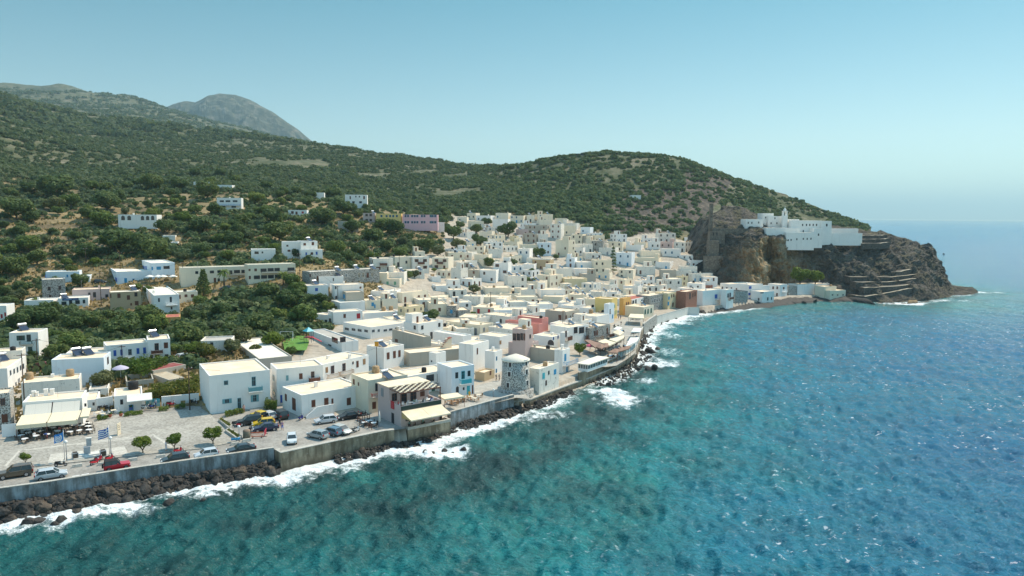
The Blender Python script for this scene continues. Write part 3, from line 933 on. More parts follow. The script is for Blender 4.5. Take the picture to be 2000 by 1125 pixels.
def house(label, uL, uC, uR, vT, vB, c='W', th=None, tr=None, lm=None, wins='', z=0, roof='c', aw=None, name='house', cat='house', par=.28, D=None, d0=7.0, w0=7.0, junk=2, group=None, drop=3.0, dmin=6.2, wmin=4.0):
    rnd = random.Random(int(uC * 7 + vT * 13))
    if label is None and uC - uL <= 6:
        az = math.degrees(math.atan((uC - 1000) / FPX))
        if rnd.random() < .5:
            th = -az + rnd.uniform(8, 16); dmin = rnd.uniform(6.5, 10)
        else:
            uC = uR - max(3, (uR - uL) * .12); th = 90 - az - rnd.uniform(10, 20); wmin = rnd.uniform(6.5, 10); uR = uC + 3
    p0 = at_depth(uC, vB, D) if D else ground(uC, vB)
    zt = p0[2] + solve_z(p0, vT)
    if th is None:
        th = 32 if (uC < 600 or uC > 1400) else (40 if uC < 720 else 52)
    if tr is not None:
        topc = p0.copy(); topc[2] = zt
        far = on_z(uR, tr, zt)
        th = math.degrees(math.atan2(far[1] - topc[1], far[0] - topc[0]))
    a = rad(th)
    ax = np.array([math.cos(a), math.sin(a), 0]); bx = np.array([-math.sin(a), math.cos(a), 0])
    pt = p0.copy(); pt[2] = zt
    w = solve_along(pt, ax, uR) if uR > uC else w0
    d = solve_along(pt, bx, uL) if uL < uC else d0
    if not (0 < w < 45): w = w0
    if not (0 < d < 45): d = d0
    w, d = max(w, 1.2), max(d, 1.2)
    if uC - uL <= 6: d = max(d, dmin)
    if uR - uC <= 6: w = max(w, wmin)
    h = max(zt - p0[2], 1.5)
    root = empty(name, p0, a)
    HOUSES.append(root)
    FOOT.append(np.array([p0[:2], p0[:2] + ax[:2] * w, p0[:2] + ax[:2] * w + bx[:2] * d, p0[:2] + bx[:2] * d]))
    mw = WALLS[c]
    t = .24
    wl = MB()
    o_ = [(0, 0), (w, 0), (w, d), (0, d)]
    i_ = [(t, t), (w - t, t), (w - t, d - t), (t, d - t)]
    vs = [(x, y, -drop) for x, y in o_] + [(x, y, h) for x, y in o_] + [(x, y, h) for x, y in i_] + [(x, y, h - par) for x, y in i_]
    fs = []
    for k in range(4):
        n = (k + 1) % 4
        fs += [(k, n, 4 + n, 4 + k), (4 + k, 4 + n, 8 + n, 8 + k), (8 + k, 8 + n, 12 + n, 12 + k)]
    wl.add(vs, fs).build('wall', mw, root)
    MB().add([(x, y, h - par + .003) for x, y in i_] + [(x, y, h - par - .2) for x, y in i_], [(0, 1, 2, 3), (7, 6, 5, 4)]).build('roof', ROOFS[roof] if roof in ROOFS else roof, root)
    # openings listed one by one
    for tok in [q for q in wins.split(';') if q.strip()]:
        q = tok.split()
        k = q[0]
        ox, oy, s = ZO[z]
        u, v = ox + float(q[1]) / s, oy + float(q[2]) / s
        if k in 'hktnm':
            P = on_z(u, v, zt - par)
            l = P - p0
            lx, ly = float(l @ ax), float(l @ bx)
            lx = min(max(lx, .8), max(w - .8, .9)); ly = min(max(ly, .8), max(d - .8, .9))
            if k == 'h': heater(root, lx, ly, h - par, rad(150) - a)
            elif k == 'k': cyl_tank(root, lx, ly, h - par)
            elif k == 't': cyl_tank(root, lx, ly, h - par, .95, 1.5, BLACK)
            elif k == 'n': antenna(root, lx, ly, h - par, rnd)
            else: chimney(root, lx, ly, h - par, rnd, WALLS['W'])
            continue
        wp, hp, cc = float(q[3]) / s, float(q[4]) / s, q[5]
        face = 0 if u >= uC else 1
        dirv = ax if face == 0 else bx
        s0 = solve_along(pt, dirv, u)
        base = p0 + dirv * s0
        vfoot = v + hp / 2
        zf = solve_z(base, vfoot); zh = solve_z(base, v - hp / 2)
        ww = abs(solve_along(pt, dirv, u + wp / 2) - solve_along(pt, dirv, u - wp / 2))
        L = w if face == 0 else d
        zf = max(zf, .05)
        if k == 'b':
            balcony(root, ww, max(.6, (zh - zf) * .9), cc, (s0, zf), face)
        else:
            facade(root, k, ww, zh - zf, cc, (s0, zf), face)
    # regular openings
    if aw:
        n_st = max(1, int(round((h - .4) / 3.1)))
        for q in aw.split('|'):
            kind, cc = q.split()[:2]
            opt = q.split()[2] if len(q.split()) > 2 else ''
            for face, L in ((0, w), (1, d)):
                pxw = (uR - uC) if face == 0 else (uC - uL)
                if pxw < 4: continue
                if 'f' in opt and face == 1 or 'l' in opt and face == 0: continue
                n = int(L / 3.0)
                if n < 1: continue
                for st in range(n_st):
                    zb = (h - .3) / n_st * st
                    for i in range(n):
                        if rnd.random() < (.12 if 'r' in opt else .30): continue
                        xx = L * (i + .5) / n + rnd.uniform(-.25, .25)
                        if st == 0 and rnd.random() < .35 and h > 2.7:
                            facade(root, 'd', 1.0, 2.1, cc, (xx, .1), face)
                        else:
                            hh = min(1.3, (h - .3) / n_st * .5)
                            facade(root, kind, 0.95, hh, cc, (xx, zb + (h - .3) / n_st * .36), face)
                    if st > 0 and rnd.random() < .35 and 'b' in opt:
                        balcony(root, min(3.0, L * .5), .95, cc, (L / 2, zb + .1), face)
    for k in range(junk):
        t_ = rnd.random()
        x, y = rnd.uniform(.8, max(.9, w - .8)), rnd.uniform(.8, max(.9, d - .8))
        if t_ < .30: antenna(root, x, y, h - par, rnd)
        elif t_ < .55: chimney(root, x, y, h - par, rnd, mw)
        elif t_ < .70 and w > 5 and d > 5: heater(root, x, y, h - par, rad(150) - a)
        elif t_ < .80: cyl_tank(root, x, y, h - par, .55, .9, RUST if rnd.random() < .6 else BLACK)
    auto = label is None
    if auto and h > 2 and w > 4.5 and d > 4.5 and rnd.random() < .34:
        rw, rd = rnd.uniform(2.0, w * .5), rnd.uniform(2.0, d * .5)
        x0, y0 = rnd.choice([.3, w - .3 - rw]), rnd.choice([.3, d - .3 - rd])
        hh = rnd.uniform(1.9, 2.5)
        rb = MB().box(x0, x0 + rw, y0, y0 + rd, h - par, h + hh).build('roof_room', mw, root)
        MB().box(x0 + .15, x0 + rw - .15, y0 + .15, y0 + rd - .15, h + hh + .003, h + hh + .02).build('roof', ROOFS[roof], rb)
        facade(root, 'd', .85, 1.9, 'brown', (x0 + rw / 2, h - par + .02), 0).location = (x0 + rw / 2, y0, h - par + .03)
    if auto:
        st = 'low' if h < 3.6 else ('two-storey' if h < 7.6 else 'tall')
        wc = ''
        if aw:
            q = aw.split('|')[0].split()
            nm = {'azure': 'blue', 'turq': 'turquoise', 'dark': 'dark', 'wood': 'wooden', 'mint': 'green', 'grey': 'grey'}.get(q[1], q[1])
            wc = f' with {nm} windows'
        label = f'{st} {DESC[c]} house{wc}'
    tag(root, label, cat, group or ('flat-roofed houses of the seaside town' if cat == 'house' else None), lm, auto)
    root['_dim'] = (w, d, h)
    return root, dict(p0=p0, ax=ax, bx=bx, w=w, d=d, h=h, zt=zt, a=a)

Hh = house
# ---- far left, around the lane
Hh('white two-storey house with dark green shutters standing at the lane beyond the oleander', 20,21,74,650,706,th=None,tr=648.4,lm='the green-shuttered lane house',z=1,wins='s 200 300 40 50 green;g 278 300 40 70 green;b 255 345 120 22 green;d 285 425 40 75 green;w 222 415 40 60 green;h 218 215',junk=0,d0=10)
Hh('long white house with a row of dark windows facing the narrow lane', -45,17,49,719,770,th=111,lm='the long white lane house',z=1,wins='w 98 640 14 50 grey;w 132 625 14 50 grey;w 165 610 14 55 grey;w 195 590 14 50 grey;w 222 578 14 50 grey;w 142 755 12 50 grey;d 172 730 20 70 grey',junk=2)
Hh('upper white block with a grey parapet, a satellite dish and old tanks', -45,46,50,684,735,th=116,c='V',junk=4,lm='the parapet block over the lane')
Hh('small house of black and white stones with brown windows at the lane corner', -40,23,26,767,838,c='D',th=118,z=1,wins='w 22 925 46 70 brown;d 30 1085 60 80 brown',lm='the black and white stone corner house',junk=2)
Hh('wide white house with a peeling wall and rusty roof tanks behind the awning café', 41,157,159,739,780,th=117,c='V',z=1,wins='k 290 640;k 700 640;n 595 650;m 540 640',lm='the peeling white house',junk=1)
cafe, cafe_i = Hh('low white café building with cream awnings facing the cobbled square', 45,47,160,786,842,tr=776.5,z=1,wins='w 830 955 18 30 dark;m 290 870;m 365 860;m 460 850;m 545 815',lm='the awning café',name='cafe_building',cat='café',junk=1,d0=8)
Hh('white building with a broad blank bluish side wall and two solar heaters', 100,205,216,698,750,th=108,c='B',z=1,wins='h 740 470;h 850 460;w 1050 520 14 70 brown',lm='the blank bluish house',junk=0)
Hh('white house with bright blue shutters and a small white balcony', 207,209,290,675,712,tr=668,z=1,wins='c 1118 448 30 58 blue;c 1183 442 24 56 blue;g 1265 438 36 62 grey;b 1270 490 100 36 white;c 1344 428 28 56 blue;c 1408 424 28 58 blue;d 1270 540 34 50 blue;d 1345 540 30 50 blue;w 1425 530 30 50 blue',lm='the blue-shuttered white house',junk=0,d0=9)
Hh('low white flat-roofed wing joined behind the bluish blank house', 128,130,208,690,715,tr=686,th=None,junk=2,d0=6,w0=8)
Hh('white house with ochre-framed brown windows, an iron balcony and a roof heater', 272,290,332,664,708,tr=661,z=1,wins='g 1527 385 40 70 brown;b 1527 432 116 34 brown;c 1618 372 40 56 brown;d 1530 498 42 68 brown;w 1472 495 26 60 brown;w 1620 490 38 58 brown;h 1475 240',lm='the ochre-framed house',junk=0)
Hh('low garden shed with a flat maroon sheet roof between banana plants', 276,300,363,724,738,tr=712,roof='m',c='G',name='shed',cat='shed',lm='the maroon-roofed shed',par=.02,junk=0)
Hh('open shed with a faded tan corrugated roof beside the garden', 294,330,360,742,756,tr=737,roof='t',c='G',name='shed',cat='shed',lm='the tan-roofed shed',par=.02,junk=0)
Hh('small white shop with a black roof tank and a white awning on the square', 221,224,278,774,806,z=1,wins='t 1303 790;d 1275 985 44 66 azure;w 1185 925 26 50 dark',th=28,lm='the shop with the black tank',junk=0)
Hh('little grey-roofed white outhouse behind the shop with the black tank', 172,174,211,761,778,c='V',th=26,z=1,wins='w 968 825 22 26 dark',roof='g',junk=0)
Hh('low white annex with a blue door set back from the square', 163,165,190,782,804,th=26,z=1,wins='w 912 945 18 28 dark;w 830 955 16 28 dark',junk=0)
Hh('roofless grey ruin with bare cement walls in the garden', 222,247,300,745,760,th=30,c='G',roof='g',par=1.6,junk=0,lm='the grey ruin')
# ---- around the parking place
H0, H0i = Hh('large pale two-storey house with grey-green shutters and a turquoise balcony', 389,411,527,734,808,tr=722,c='W',z=3,wins='w 304 337 44 46 teal;g 575 325 40 90 teal;b 585 392 136 46 teal;s 308 516 46 46 teal;g 428 545 36 120 teal;s 580 490 42 66 teal;c 62 522 24 70 teal',lm='the turquoise balcony house',junk=0)
Hh('long white two-storey house with an aged end wall and brown balconies', 528,542,631,721,790,tr=712.5,z=3,wins='w 770 290 18 56 teal;w 770 440 22 44 mint;d 842 495 24 76 blue;c 903 290 24 54 teal;c 1036 274 34 56 brown;g 1152 258 32 60 brown;b 1163 302 106 44 brown',c='W',lm='the aged long house',junk=1)
Hh('white house with two wooden railed balconies joined to the aged long house', 630,631,720,712,772,tr=693,z=3,wins='c 1290 212 26 56 wood;g 1346 210 30 74 brown;b 1342 262 116 40 wood;g 1458 184 30 76 brown;b 1475 232 108 40 wood;w 1546 143 12 28 brown;d 1590 155 24 66 brown;c 1656 132 24 54 wood;w 1456 300 26 30 brown',lm='the two-balcony house',junk=2)
Hh('single-storey white house with brown shutters beside the parked cars', 551,590,707,772,818,th=41,z=3,wins='c 890 482 18 66 brown;d 968 545 34 120 brown;c 1159 540 38 70 brown;d 1285 542 40 112 brown;c 1344 525 16 70 brown;c 1504 520 38 72 brown;m 1185 380',lm='the brown-shuttered white house',junk=0)
Hh('cream two-storey house with a red balcony in the gap beside the pink taverna', 686,720,796,743,810,tr=731.5,c='C',z=4,wins='c 54 530 18 50 brown;c 100 550 12 34 brown;g 275 580 22 80 dark;b 253 652 70 34 red;c 250 758 36 70 brown;k 270 440',lm='the red-balcony cream house',junk=1)
TB, TBi = Hh('mauve pink taverna with a red square sign, pergola terrace and cream awning', 738,783,862,794,836,tr=780,c='M',z=4,wins='d 435 885 24 100 dark;w 700 850 60 50 dark;w 820 840 60 50 dark;w 580 880 40 60 dark',lm='the pink taverna',name='taverna',cat='taverna',par=.9,roof='g',junk=0)
Hh('long white house with ochre-framed windows and mint shutters behind the pergola', 794,796,882,735,774,tr=720.5,z=4,wins='g 800 492 74 66 dark;g 900 486 64 78 dark;g 972 470 44 64 dark;b 918 540 136 40 dark;A 830 620 34 50 mint;A 905 615 44 56 mint;c 975 615 36 46 mint',lm='the ochre-framed long house',junk=1,d0=9,roof='c')
Hh('pale blue and white house with a turquoise balcony and door near the windmill', 881,882,926,718,776,tr=712,c='B',z=4,wins='w 1060 464 28 60 dark;g 1122 462 34 80 turq;b 1135 518 102 46 turq;w 1180 446 26 54 dark;A 1066 610 26 50 dark;w 1128 596 16 26 dark;d 1174 620 32 104 turq;d 1216 605 12 92 brown',lm='the turquoise-door blue house',junk=0,d0=9)
Hh('small white stair house standing on the flat roof by the tiled arch', 838,852,871,690,716,D=166,z=4,wins='w 815 330 12 12 dark',lm='the white stair house',junk=0,drop=3)
Hh('white house with three brown shuttered windows beside a yellow banner', 716,750,789,680,722,tr=672.5,z=4,wins='c 390 275 26 66 brown;c 451 262 26 70 brown;c 500 252 24 66 brown;m 412 165',lm='the three brown window house',junk=2)
Hh('wide building with a bare grey cement wall and cream roof', 766,828,842,658,692,th=40,c='G',z=8,wins='c 270 925 28 32 brown;m 335 840;m 430 808',lm='the bare cement wall building',junk=1)
Hh('white house with a stepped cream roof terrace behind the tiled arch', 800,880,895,676,692,th=50,lm='the stepped terrace house',junk=1)
Hh('white house with a sloping white stair wall on its roof', 846,905,921,656,682,th=50,roof='w',junk=1,lm='the sloping stair house')
Hh('grey rendered house wall behind the turquoise-door blue house', 798,800,924,690,716,th=30,c='G',junk=1,d0=7,roof='c')
Hh('tall white house with one brown window on its sunlit side', 896,924,955,673,724,tr=664.5,z=4,wins='c 1262 230 12 60 brown;w 958 998 8 10 dark',lm='the tall one-window house',junk=1)
Hh('low brown stone hut with a cream roof in the lane by the windmill', 928,946,966,728,745,th=60,c='T',z=4,wins='c 1390 442 16 40 brown',lm='the brown stone hut',junk=0)
Hh('narrow white house with a tiny blue window across the lane from the windmill', 947,966,981,687,730,th=58,z=4,wins='w 1450 300 12 40 azure;w 1448 420 10 40 azure',junk=1)
Hh('white house with a brown roof door above the windmill lane', 936,976,1001,658,684,th=55,z=8,wins='d 1287 945 18 36 wood;n 1230 850',junk=1)
Hh('mauve house base with a roof terrace behind the windmill', 993,1027,1052,672,698,th=55,c='M',lm='the mauve terrace house',junk=0)
Hh('mauve upper room with a brown glazed veranda on the terrace', 1001,1026,1041,644,673,D=190,c='M',th=55,z=8,wins='g 1425 890 34 70 brown;g 1463 890 34 70 brown;g 1498 888 30 70 brown;d 1523 890 12 70 brown;w 1578 885 12 40 dark',junk=1,drop=4,lm='the mauve veranda room')
Hh('white and grey house with blue windows on the sea wall next to the windmill', 1033,1053,1092,721,765,th=57,c='V',z=5,wins='c 510 870 24 60 turq;c 622 830 22 50 azure;w 560 840 12 36 dark;w 535 940 16 50 brown',lm='the sea wall blue window house',junk=1)
Hh('grey rendered house with a cream roof behind the sea wall blue window house', 1028,1085,1100,684,712,th=55,c='G',junk=2)
Hh('white house with blue doors and a sky blue balcony above the sea', 1083,1098,1113,684,730,th=57,z=5,wins='d 722 690 18 70 azure;d 740 800 16 80 azure;b 760 735 120 40 azure',lm='the sky blue balcony house',junk=1)
Hh('white house with an arched opening and brown roof clutter', 1042,1078,1098,658,684,th=55,z=5,wins='A 580 560 60 20 dark;w 605 505 10 30 blue;w 650 490 10 30 blue',lm='the arched opening house',junk=3)
Hh('tall narrow white house with a brown balcony above the round tree', 1094,1103,1112,650,684,th=57,z=5,wins='g 728 460 14 60 brown;b 742 500 46 40 brown',junk=1)
Hh('coral pink house with a cream roof in the middle of the town', 1011,1058,1071,622,648,th=52,c='K',lm='the coral pink house',junk=1)
Hh('lower coral pink house with a walled roof terrace', 987,1052,1060,633,656,th=52,c='K',par=.9,junk=1)
Hh('grey plaster house with brown doors and roof boilers above the promenade', 1065,1105,1132,609,636,tr=604,c='G',z=5,wins='d 668 300 28 50 brown;d 730 310 14 60 brown;c 800 275 14 36 brown;w 772 290 8 16 dark',lm='the grey plaster house',junk=3)
Hh('white restaurant house with large brown windows over the promenade awnings', 1074,1110,1150,640,676,th=45,z=5,wins='w 822 425 36 60 brown;w 880 425 50 60 brown;w 930 420 20 50 brown;b 925 490 40 40 brown',lm='the promenade restaurant',junk=3)
Hh('stone fronted house with a wooden balcony over the promenade awnings', 1148,1152,1192,641,672,th=50,c='S',z=5,wins='d 1010 455 16 50 brown;d 1032 450 16 50 brown;b 1045 500 60 36 wood;d 1132 430 14 60 brown;b 1155 470 50 30 brown',lm='the stone balcony house',junk=2,roof='c')
Hh('white house with cluttered boilers on its long cream roof', 1128,1165,1190,618,640,th=52,z=9,wins='k 740 850;k 770 860;k 820 830',junk=2)
Hh('blue and white narrow house at the promenade corner', 1180,1188,1200,594,632,th=55,c='B',z=9,wins='A 960 850 14 40 white;d 985 890 10 40 azure',junk=1)
Hh('tall yellow house with green doors by the promenade', 1162,1194,1206,584,624,th=58,c='Y',z=9,wins='d 1005 790 8 30 mint;d 1018 850 8 40 mint;d 1000 860 8 40 mint',lm='the tall yellow house',junk=1)
Hh('orange house beside the red roofed house on the promenade', 1210,1217,1232,583,616,th=56,c='O',z=9,wins='c 1120 765 10 30 brown;c 1138 762 10 30 brown',lm='the orange house',junk=0)
Hh('white house under a broad red tiled roof on the promenade', 1209,1234,1267,585,612,th=56,roof='r',par=.02,z=9,wins='w 1185 755 16 40 dark;w 1210 745 14 40 dark;w 1268 745 14 40 dark;w 1290 745 14 40 dark',lm='the red roofed house',junk=0)
Hh('beige café pavilion with green arched windows on the sea wall', 1221,1257,1277,600,622,th=54,c='C',z=9,wins='A 1302 850 14 36 mint;A 1330 846 14 36 mint;A 1360 840 14 36 mint',lm='the beige café pavilion',junk=2)
Hh('dark grey house with a row of white-framed windows on two floors', 1263,1268,1303,578,608,th=52,c='S',z=9,wins='w 1372 740 14 34 white;w 1394 735 14 34 white;w 1418 730 14 34 white;w 1440 726 14 34 white;w 1466 722 14 34 white;w 1490 718 14 34 white;w 1375 800 14 36 white;w 1420 790 14 36 white;w 1460 785 14 36 white',lm='the white-framed grey house',junk=1)
Hh('pale yellow house with blue shutters beside the brick house', 1302,1304,1321,573,604,th=50,c='L',z=9,wins='c 1535 710 14 30 azure;c 1560 690 10 30 brown;c 1580 685 10 30 brown;c 1530 765 14 36 azure;d 1575 775 14 40 brown',junk=1)
Hh('red brick house with a whitewashed base at the water', 1321,1339,1362,570,604,tr=566.5,c='R',z=9,wins='d 1740 690 12 60 dark;c 1768 682 10 40 brown;c 1790 672 12 40 brown',lm='the red brick house',junk=0)
# ---- water front on the far side
Hh('white house with a blue balcony door on a sea terrace', 1366,1372,1410,568,597,z=10,wins='d 495 695 26 40 blue;b 520 715 70 20 azure;w 552 685 12 30 brown',lm='the sea terrace house',th=35,junk=1)
Hh('white tower house with dark wooden balconies over the rocks', 1408,1418,1433,566,597,z=10,wins='g 612 685 14 40 brown;g 632 680 14 40 brown;b 632 710 40 22 brown;w 630 730 20 10 brown',th=40,lm='the dark balcony tower house',junk=1)
Hh('roofless dark stone ruin between white houses on the rocks', 1433,1435,1461,570,592,c='S',th=34,par=2.5,roof='g',junk=0,lm='the sea stone ruin')
Hh('low white house with three dark windows behind the stone ruin', 1420,1424,1470,555,572,aw='w brown r',th=30,junk=1)
Hh('white house with small blue windows by the stone ruin', 1460,1463,1490,556,584,z=10,wins='c 828 608 24 26 blue;c 822 672 22 24 blue;d 828 728 24 40 blue',th=30,junk=1)
Hh('rounded white sea house with narrow dark windows at the water line', 1467,1488,1512,570,588,z=10,wins='w 912 728 14 36 dark;w 1000 720 14 34 dark;w 1038 715 10 28 dark;c 942 660 30 10 dark',th=32,c='W',lm='the rounded sea house',junk=0)
Hh('white upper block with a brown loggia above the rounded sea house', 1473,1480,1503,559,572,D=352,aw='g brown',th=32,junk=0,drop=3)
Hh('two-storey white house with brown windows and a balcony above the sea', 1500,1523,1538,556,579,z=10,wins='c 1052 610 16 28 brown;c 1092 610 16 28 brown;c 1092 680 16 34 brown;c 1155 614 14 24 brown;b 1160 640 40 20 white',th=38,lm='the balcony sea house',junk=1)
Hh('dark grey stone wall house beside the balcony sea house', 1537,1539,1556,559,577,c='S',th=30,junk=0)
Hh('plain white boathouse facing the water', 1555,1557,1591,556,576,th=28,junk=0,lm='the plain boathouse')
Hh('white seaside café with blue screens under its terrace', 1590,1592,1620,555,574,th=28,z=10,wins='w 1530 660 120 26 azure;w 1520 600 16 30 dark',lm='the blue-screened café',junk=1)
Hh('low cream end house with round windows at the rocky cove', 1618,1621,1652,568,579,th=25,c='C',z=10,wins='w 1632 680 12 14 dark;w 1682 680 12 14 dark;w 1735 680 12 14 dark',roof='c',lm='the pale end house',junk=1)
Hh('narrow terraced house with stepped tan roofs by the end house', 1607,1610,1634,560,578,th=25,c='C',junk=2)
for r in [(1393,1395,1420,519,533,'W','w grey r'),(1420,1422,1455,526,540,'W',None),(1400,1404,1446,534,548,'W','c azure'),(1455,1460,1512,541,556,'W',None),(1508,1512,1544,543,560,'C',None),
          (1376,1380,1400,549,568,'W','c brown'),(1342,1346,1374,554,582,'W','w brown'),(1376,1378,1392,557,570,'R','c brown'),(1320,1328,1344,540,560,'L','c brown'),(1440,1446,1500,548,560,'V',None),(1345,1352,1392,535,552,'V','w azure'),(1370,1374,1402,541,556,'W','c azure')]:
    Hh(None, r[0], r[1], r[2], r[3], r[4], c=r[5], aw=r[6], th=30)

# ---- slopes on the left
Hh('two-storey grey stone house with a slanted roof edge among the trees', 64,84,127,546,588,th=34,c='S',z=6,wins='w 342 412 14 34 dark;w 395 415 14 34 dark;w 475 418 26 38 brown;w 580 410 26 38 brown;w 345 490 14 30 dark;w 480 498 24 36 brown;w 580 485 24 20 brown',lm='the grey stone house',roof='w',junk=0)
Hh('white and blue cottage half hidden by trees', 86,90,155,531,554,th=24,z=6,wins='d 448 300 18 40 blue;c 655 295 16 26 azure',roof='w',junk=0,c='B')
Hh('small white block beside the half hidden blue cottage', 155,157,175,539,553,th=24,c='B',junk=0,roof='w')
Hh('long white house with a blue door and blue shutters by the hill road', 213,228,300,531,556,th=34,z=6,wins='c 1100 330 22 50 blue;c 1130 330 16 40 blue;d 1223 338 28 46 azure;w 1300 335 20 30 azure',c='B',roof='w',lm='the blue-door hill house',junk=0)
Hh('two-storey white block with blue windows and a loggia on the hill road', 277,297,341,514,546,th=36,z=6,wins='c 1402 215 16 34 blue;c 1424 215 12 34 blue;c 1485 222 14 34 azure;c 1548 218 44 32 azure;w 1625 212 60 28 brown;w 1430 305 20 10 blue',c='B',roof='w',lm='the blue-window hill block',junk=0)
hotel1, _ = Hh('left wing of the long cream hotel with dark balconies', 350,354,484,523,562,tr=519.5,c='C',z=7,wins='w 20 262 30 26 dark;w 168 256 40 26 dark;w 238 252 34 26 dark;g 352 260 30 40 dark;s 412 252 30 32 dark;s 485 250 30 32 dark;b 420 272 210 20 dark;d 195 340 24 52 brown;w 232 336 22 34 dark;w 342 332 24 34 dark;d 432 340 50 48 dark;w 485 325 24 34 dark',lm='the long cream hotel',name='hotel_wing',cat='hotel',junk=2,roof='w',d0=11)
Hh('right wing of the long cream hotel with dark shuttered windows', 483,485,577,517,556,tr=514.5,c='C',z=7,wins='c 535 236 20 22 brown;c 595 236 24 26 brown;s 672 238 30 32 dark;s 742 234 30 32 dark;s 805 232 26 32 dark;s 940 228 34 32 dark;b 770 252 240 18 dark;b 940 246 80 14 dark;c 536 310 20 32 brown;s 605 308 30 34 dark;s 675 304 30 34 dark;s 742 302 30 34 dark;s 810 298 30 34 dark;c 940 290 24 30 brown',name='hotel_wing',cat='hotel',junk=1,roof='w',d0=11)
Hh('low peach building with a balustraded roof behind the white shop', 138,142,214,566,592,th=26,c='M',z=6,wins='d 920 480 30 50 dark;w 1040 490 30 30 dark;w 870 470 24 26 dark',lm='the low peach building',junk=2)
Hh('low white annex with a plain wall next to the blue sign shop', 44,48,104,587,607,th=18,roof='w',junk=1)
SHOP, SHOPi = Hh('white shop with a dark blue sign board above its windows', 100,114,172,583,604,th=26,z=6,wins='w 622 562 50 36 dark;d 688 555 30 40 dark;w 755 550 46 36 dark;w 818 545 24 34 dark',lm='the blue sign shop',roof='w',junk=2)
Hh('tan block house with brown shutters and a roof heater', 210,216,275,571,608,th=30,c='T',z=6,wins='c 1080 490 12 40 brown;c 1160 488 32 44 brown;c 1252 505 32 44 brown;w 1326 476 30 40 brown;c 1275 572 16 24 brown;c 1330 560 36 40 brown;h 1290 430',lm='the tan block house',roof='w',junk=0)
Hh('white two-storey house with a white balcony above the trees', 276,302,350,577,616,th=32,z=6,wins='w 1550 530 18 36 dark;g 1666 525 20 50 dark;b 1670 565 110 24 white;w 1670 608 18 28 brown;m 1400 470;m 1500 460',lm='the white balcony hill house',roof='w',junk=0)
Hh('cream low house with brown windows next to the white balcony hill house', 332,338,386,571,594,th=32,c='C',z=6,wins='c 1755 498 16 40 brown;c 1815 488 28 26 brown;c 1878 490 30 32 brown',roof='w',junk=1)
Hh('white house with red shutters cut by the edge of the photo', -40,-38,12,598,640,th=16,z=6,wins='c 10 688 18 40 red;c 45 670 14 40 red',junk=0,roof='w',lm='the red-shuttered edge house')
Hh('tiny orange hut with a red tiled roof among olive trees', 320,323,352,620,633,th=24,c='O',roof='r',name='hut',cat='hut',par=.02,lm='the red-tiled hut',junk=0)
Hh('small weathered white and blue storehouse with a sagging roof in the orchard', 387,392,451,666,687,th=14,c='V',z=7,wins='d 168 965 30 40 dark',roof='g',lm='the weathered storehouse',junk=0)
Hh('flat white villa with a recessed porch beside dark trees', 487,491,538,487,514,th=20,z=7,wins='w 605 68 40 24 dark;w 662 66 16 16 dark',lm='the porch villa',roof='w',junk=0)
Hh('white two-storey villa with brown windows on the slope', 552,554,587,472,506,th=24,z=7,wins='c 920 48 28 20 brown;c 995 48 30 24 brown;w 905 0 20 16 brown',lm='the brown-window villa',roof='w',junk=0)
Hh('white upper wing with brown windows and a roof heater joined to the villa', 586,588,620,471,506,th=30,z=0,wins='c 595 477 5 5 brown;c 611 476 5 6 brown;h 600 471',roof='w',junk=0)
Hh('small white annex with blue window below the villa', 586,588,630,488,508,th=26,z=7,wins='c 1090 80 16 28 blue;c 1145 76 24 24 brown;d 1192 72 18 30 blue',c='W',roof='w',junk=1)
Hh('long grey stone building with white roof structures and carved cornice', 600,606,741,531,562,tr=524,c='S',z=7,wins='d 1200 320 14 50 brown;w 1480 290 20 30 white;w 1606 288 18 40 cream;w 1645 286 18 40 cream;d 1690 290 22 44 brown;w 1732 282 16 36 cream;w 1130 290 16 30 brown',lm='the long grey stone building',roof='w',junk=5)
Hh('white block standing before the long grey stone building', 621,623,671,540,560,th=20,z=7,wins='d 1195 310 10 40 red;w 1355 330 12 30 dark',roof='w',junk=1)
Hh('white house with one blue window and a roof heater', 594,600,641,558,582,th=30,z=7,wins='c 1190 428 28 30 blue;h 1165 380',lm='the one blue window house',junk=0)
Hh('square white house with a grey side annex by the utility pole', 650,654,710,557,586,th=30,z=7,wins='w 1378 408 14 30 dark;c 1620 408 18 20 brown;w 1380 505 20 30 brown',junk=1)
Hh('low grey fronted annex with a blue door', 669,676,711,571,587,th=26,c='G',z=7,wins='d 1460 495 20 40 azure',junk=0,D=252)
Hh('white house with a pointed roof parapet and a blue window', 647,664,713,591,610,th=34,z=7,wins='c 1760 590 14 36 azure;w 1385 605 14 30 dark',junk=2,roof='w')
Hh('white house with one brown shutter and a small red door', 649,651,708,610,634,th=30,z=7,wins='c 1465 685 24 40 brown;d 1600 685 36 50 red',lm='the brown shutter white house',junk=1)
Hh('low white lean-to with two dark openings beside the playground hedge', 615,648,650,616,632,th=60,z=7,wins='w 1283 738 24 30 dark;d 1322 735 20 50 dark',junk=0)
Hh('long white house with two clay roof tanks and a red door', 708,711,779,612,630,th=30,z=7,wins='d 1950 685 28 50 red;k 1805 620;k 1890 620',lm='the clay tank house',junk=0)
school, _ = Hh('white school with a wide beige flat roof and rows of small windows', 670,724,795,639,662,th=47,z=7,wins='w 1487 812 40 26 grey;w 1552 818 36 26 grey;w 1612 826 38 26 grey;w 1675 832 36 26 grey;w 1745 832 28 26 grey;w 1798 828 22 26 grey;w 1862 826 34 22 grey;w 1915 818 34 22 grey;w 1970 808 30 22 grey',lm='the beige-roofed school',name='school',cat='school',par=.15,junk=0)
